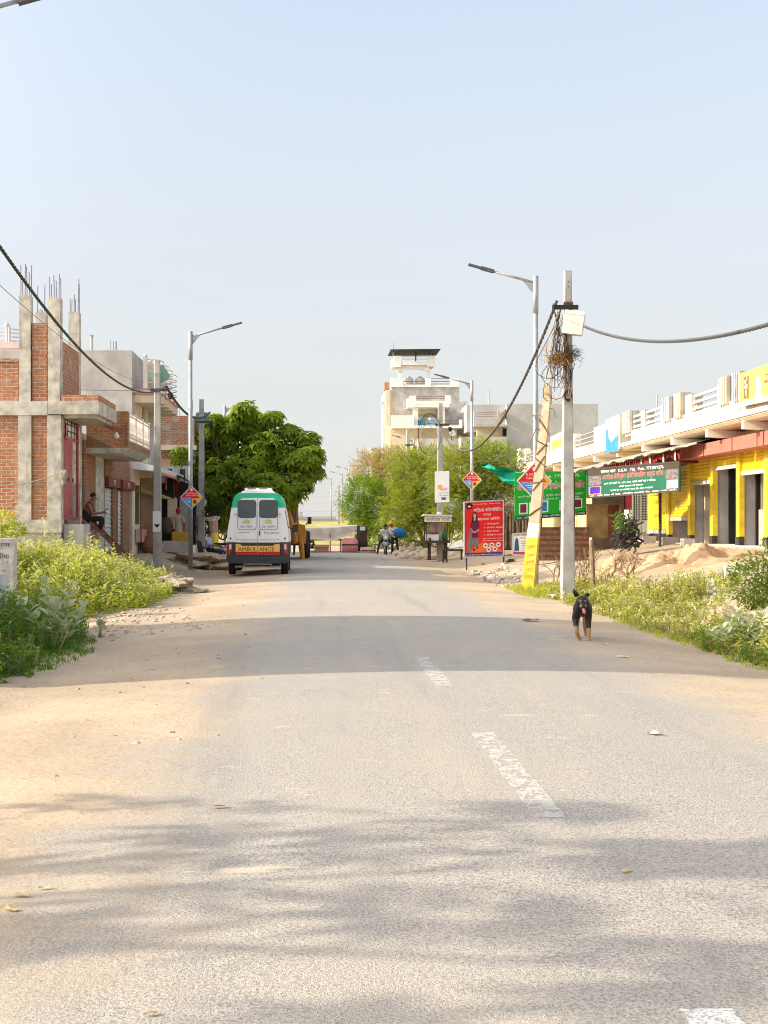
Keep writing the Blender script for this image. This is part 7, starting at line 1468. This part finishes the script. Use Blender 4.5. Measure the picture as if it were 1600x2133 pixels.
# stones heaped under the thorn trees
b = MB()
for i in range(230):
    px, Y = U(826, 960), U(60, 80); k = max(0, 1 - abs(px - 862) / 60); x = PX(px, Y); s = U(.1, .28)
    if U(0, 1) < .25 + .75 * k: b.rock((x, Y, .1 + U(0, .75) * k * sstep(62, 78, Y)), (s * 1.3, s, s * .8), U(0, 99), 7, 5, .5)
b.build('rubble', M('pale_rubble', (.46, .38, .30), .95, .25, 5, .3, 20), kind='stuff', label='heap of pale building stones below the thorn trees', cat='rubble')
# ------------------------------------------------------------------ market stalls closing the end of the road
ST = thing('market_stall', 'market stall under a sagging cream awning at the end of the road', 'stall', (PX(690, 71), 71, .1))
b = MB(); b.smooth = True
n = 14
for j, (dy, fz) in enumerate(((0, 1.), (.15, .45), (.05, 0.))):
    for i in range(n + 1):
        f = i / n; px = 632 + 111 * f; top = 1101 - 6 * f + 5 * math.sin(f * 3.14) * .4; low = 1125 - 12 * max(0, (f - .6) / .4) - 1.5 * math.sin(f * 9)
        b.v.append(P(px, low + (top - low) * fz, 70.5 + dy + .05 * math.sin(i * 1.7)))
for i in range(n + 1): f = i / n; b.v.append(P(632 + 111 * f, 1099 - 6 * f, 73.2))
for j in (0, 1): 
    for i in range(n): b.f.append((j * (n + 1) + i, j * (n + 1) + i + 1, (j + 1) * (n + 1) + i + 1, (j + 1) * (n + 1) + i)); b.mi.append(0); b.sm.append(True)
for i in range(n): b.f.append((i, 3 * (n + 1) + i, 3 * (n + 1) + i + 1, i + 1)); b.mi.append(0); b.sm.append(True)
b.build('awning', M('awning_cream', (.72, .63, .54), .85, .06, 3, .1, 20), ST)
for px, Y in ((638, 70.6), (688, 70.6), (709, 70.8), (741, 70.6), (640, 73), (742, 73)):
    w = MB(); w.bar((PX(px, Y), Y, 0), (PX(px, Y), Y, PZ(1104, Y)), .06); w.build('post', M('stall_post', (.36, .26, .14), .8, .3, 5, 0), ST)
w = MB(); w.pxbox(636, 742, 1123, 1126, 71.2, .06); w.build('cross_beam', M('stall_beam', (.22, .2, .1), .8, .2, 5, 0), ST)
ta = thing('table', 'low table with a pink striped cover at the end of the road', 'table', P(668, 1153, 70.3)); w = MB(); w.pxbox(654, 686, 1136, 1139, 70.2, .9); w.build('tabletop', M('table_pink', (.52, .22, .17), .8, .2, 4, .1, 20), ta); w = MB(); w.pxbox(655, 685, 1139.2, 1151, 70.25, .02); w.build('striped_skirt', brick('pink_stripes', (.58, .24, .18), (.52, .18, .13), (.60, .42, .30), 5, .09, mort=.02), ta)
for px in (656, 684): w = MB(); w.bar((PX(px, 70.5), 70.5, .05), (PX(px, 70.5), 70.5, PZ(1138, 70.5)), .05); w.build('leg', darkwood, ta)
def stallbox(label, px0, px1, y0, y1, Y, mat, mat2):
    t = thing('stall_counter', label, 'counter', P((px0 + px1) / 2, y1, Y)); w = MB(); w.smooth = True; x0, x1, z0, z1 = PX(px0, Y), PX(px1, Y), PZ(y1, Y), PZ(y0, Y)
    w.prism([(x0, z0), (x1, z0), (x1, z1 - .12), (x1 - .15, z1), (x0 + .15, z1), (x0, z1 - .12)], Y, Y + .9); w.build('cover', mat, t)
    w = MB(); w.box(x0 - .02, x1 + .02, Y - .03, Y - .004, z0 + (z1 - z0) * .55, z0 + (z1 - z0) * .63); w.box(x0 - .02, x1 + .02, Y - .03, Y - .004, z0 + .02, z0 + .1); w.build('rail', mat2, t); return t
pinkc = M('pink_cloth_cover', (.66, .26, .26), .85, .08, 3, .1, 20)
stallbox('pink cloth covered counter under the awning, tallest of the pink ones', 712, 746, 1121, 1154, 70.3, pinkc, darkwood); stallbox('long low pale pink counter next to the motorcycle', 753, 783, 1140, 1156, 70.0, M('pale_pink_cover', (.62, .36, .32), .85, .1, 3, .1, 20), darkwood)
gs = thing('grocer_stand', 'green shaded produce stand under the far end of the cream awning', 'stand', P(645, 1154, 70)); w = MB()
for k in range(4): w.pxbox(640, 655, 1129 + k * 6, 1131 + k * 6, 70.4, .6)
w.build('shelf', M('stand_green', (.05, .14, .06), .8, .3, 5, 0), gs); w = MB(); w.bar(P(640, 1127, 70.4), P(640, 1155, 70.4), .05); w.build('post', darkwood, gs)
w = MB()
for i in range(16): w.ball(P(U(641, 654), R.choice((1128, 1134, 1140)), 70.6), .08, None, 6, 5)
w.build('produce', M('produce_mixed', (.20, .22, .05), .7, .6, 14, 0), gs)
vm = thing('person', 'shopper in dark clothes standing between the digger and the awning', 'person', (PX(618, 66), 66, .06))
vj = [(k[0], k[1], k[2], k[3], k[4]) for k in sj]; w = MB(); skin(w, vj, 1); face(w, (-.17, -.22, 1.55), (-.5, -.8, -.3), 1, 0, 4); hand(w, (-.20, -.50, 1.12), (.3, -.8, -.2), (0, 0, 1), 0); hand(w, (.22, -.30, 1.06), (-.3, -.7, -.3), (0, 0, 1), 0)
ORG[vm.name] = Vector((0, 0, 0)); w.build('body', [skin_m, M('teal_dark_shirt', (.02, .06, .07), .9, .2, 5, 0), cloth_navy, cloth_black, eye_m], vm, local=True); w = MB(); haircap(w, (-.17, -.22, 1.55), (-.5, -.8, -.3), 1.0); w.build('hair', hair_m, vm, local=True)
TR = thing('parked_truck', 'dark parked load carrier with a white panel beyond the pink counters', 'truck', P(755, 1140, 74)); w = MB(); w.pxbox(743, 765, 1096, 1140, 74, 2.5); w.build('body', M('truck_dark', (.09, .065, .045), .8, .3, 4, .1, 20), TR); w = MB(); w.pxbox(750, 761, 1097, 1105, 73.9, .05); w.build('white_panel', white, TR)
for px in (747, 761): w = MB(); w.smooth = True; T = Matrix.Translation((PX(px, 74.2), 74.2, .35)) @ Matrix.Rotation(math.pi / 2, 4, 'Y'); w.lathe([(.2, -.1), (.33, -.1), (.36, 0), (.33, .1), (.2, .1)], T, 14); w.build('wheel', black, TR)
# painted tree guard and small potted tree by the shop step
tg = thing('painted_post', 'flared white and yellow painted post beside the seated man', 'post', (PX(447, 54), 54, .1))
w = MB(); w.tube([P(448, 1150, 54), P(446, 1110, 54)], [.16, .17], 8); w.build('yellow_part', yellow_s, tg); w = MB(); w.tube([P(446, 1110, 54), P(444, 1085, 54)], [.17, .19], 8); w.build('pink_part', M('post_pink', (.55, .33, .27), .8, .15, 5, .1, 20), tg); w = MB(); w.tube([P(444, 1085, 54), P(443, 1076, 54)], [.2, .34], 8); w.build('white_bowl', whitewash2, tg)
bush('potted_shrub', 'small dark shrub growing from the flared painted post', tuple(P(443, 1076, 54)), [(tuple(P(443, 1066, 54)), (.42, .4, .3)), (tuple(P(450, 1055, 54)), (.3, .3, .25))], 700, leafm('shrub_dark', (.03, .06, .012), (.07, .10, .02), .25), .12, 'shrub')
# ------------------------------------------------------------------ litter
def scrap(name, label, px, py, w_, h_, mat, rz=0., cat='litter', crumple=.3, n=3):
    Y = 0
    for k in range(400): 
        Y = 4 + k * .1
        if PZ(py, Y) < gz(PX(px, Y), Y): break
    x = PX(px, Y); b = MB(); c, s = math.cos(rz), math.sin(rz); z = gz(x, Y) + .012
    for j in range(n + 1):
        for i in range(n + 1):
            u, v = (i / n - .5) * w_, (j / n - .5) * h_; b.v.append((x + u * c - v * s, Y + u * s + v * c, z + U(0, crumple) * h_))
    for j in range(n):
        for i in range(n): k = j * (n + 1) + i; b.f.append((k, k + 1, k + n + 2, k + n + 1)); b.mi.append(0); b.sm.append(False)
    o = b.build(name, mat, None, label, cat)
pap = M('paper_white', (.74, .73, .70), .8, .05, 5, 0)
scrap('paper_scrap', 'white crumpled paper lying on the sunlit road', 1362, 1534, .1, .08, pap, .2); scrap('paper_scrap', 'flat white card lying on the shaded road past the dog', 1297, 1370, .14, .09, pap, -.05, crumple=.1); scrap('paper_scrap', 'small white scrap beside the paws of the dog', 1258, 1343, .09, .05, pap, 0, crumple=.2)
scrap('plastic_scrap', 'brown flattened wrapper on the shaded road before the leaning pole', 1104, 1295, .25, .18, M('wrapper_brown', (.20, .11, .06), .7, .2, 5, 0), 0, crumple=.25)
scrap('plastic_bag', 'pale plastic bag by the grass at the foot of the leaning pole', 1147, 1249, .13, .12, pap, .3, crumple=.9)
lf_m = M('dry_leaf', (.46, .34, .16), .85, .25, 12, 0)
for lab, px, py, w_, h_, rz in (('curled dry leaf beside the pale twig in the dappled shade', 45, 1880, .075, .025, -.4), ('flat dry leaf near the corner of the picture', 25, 1905, .06, .03, -.6), ('dry leaf lying alone at the edge of the long shadow', 93, 1858, .05, .018, .2), ('dark dry leaf where the shadow meets the sunlit tar', 455, 1690, .09, .03, .1), ('tan dry leaf lying alone on the open tar', 1305, 1827, .05, .022, .7), ('small pale leaf at the bottom of the picture', 313, 2127, .045, .018, .3)):
    scrap('dry_leaf', lab, px, py, w_, h_, lf_m, rz, 'leaf', .5, 2)
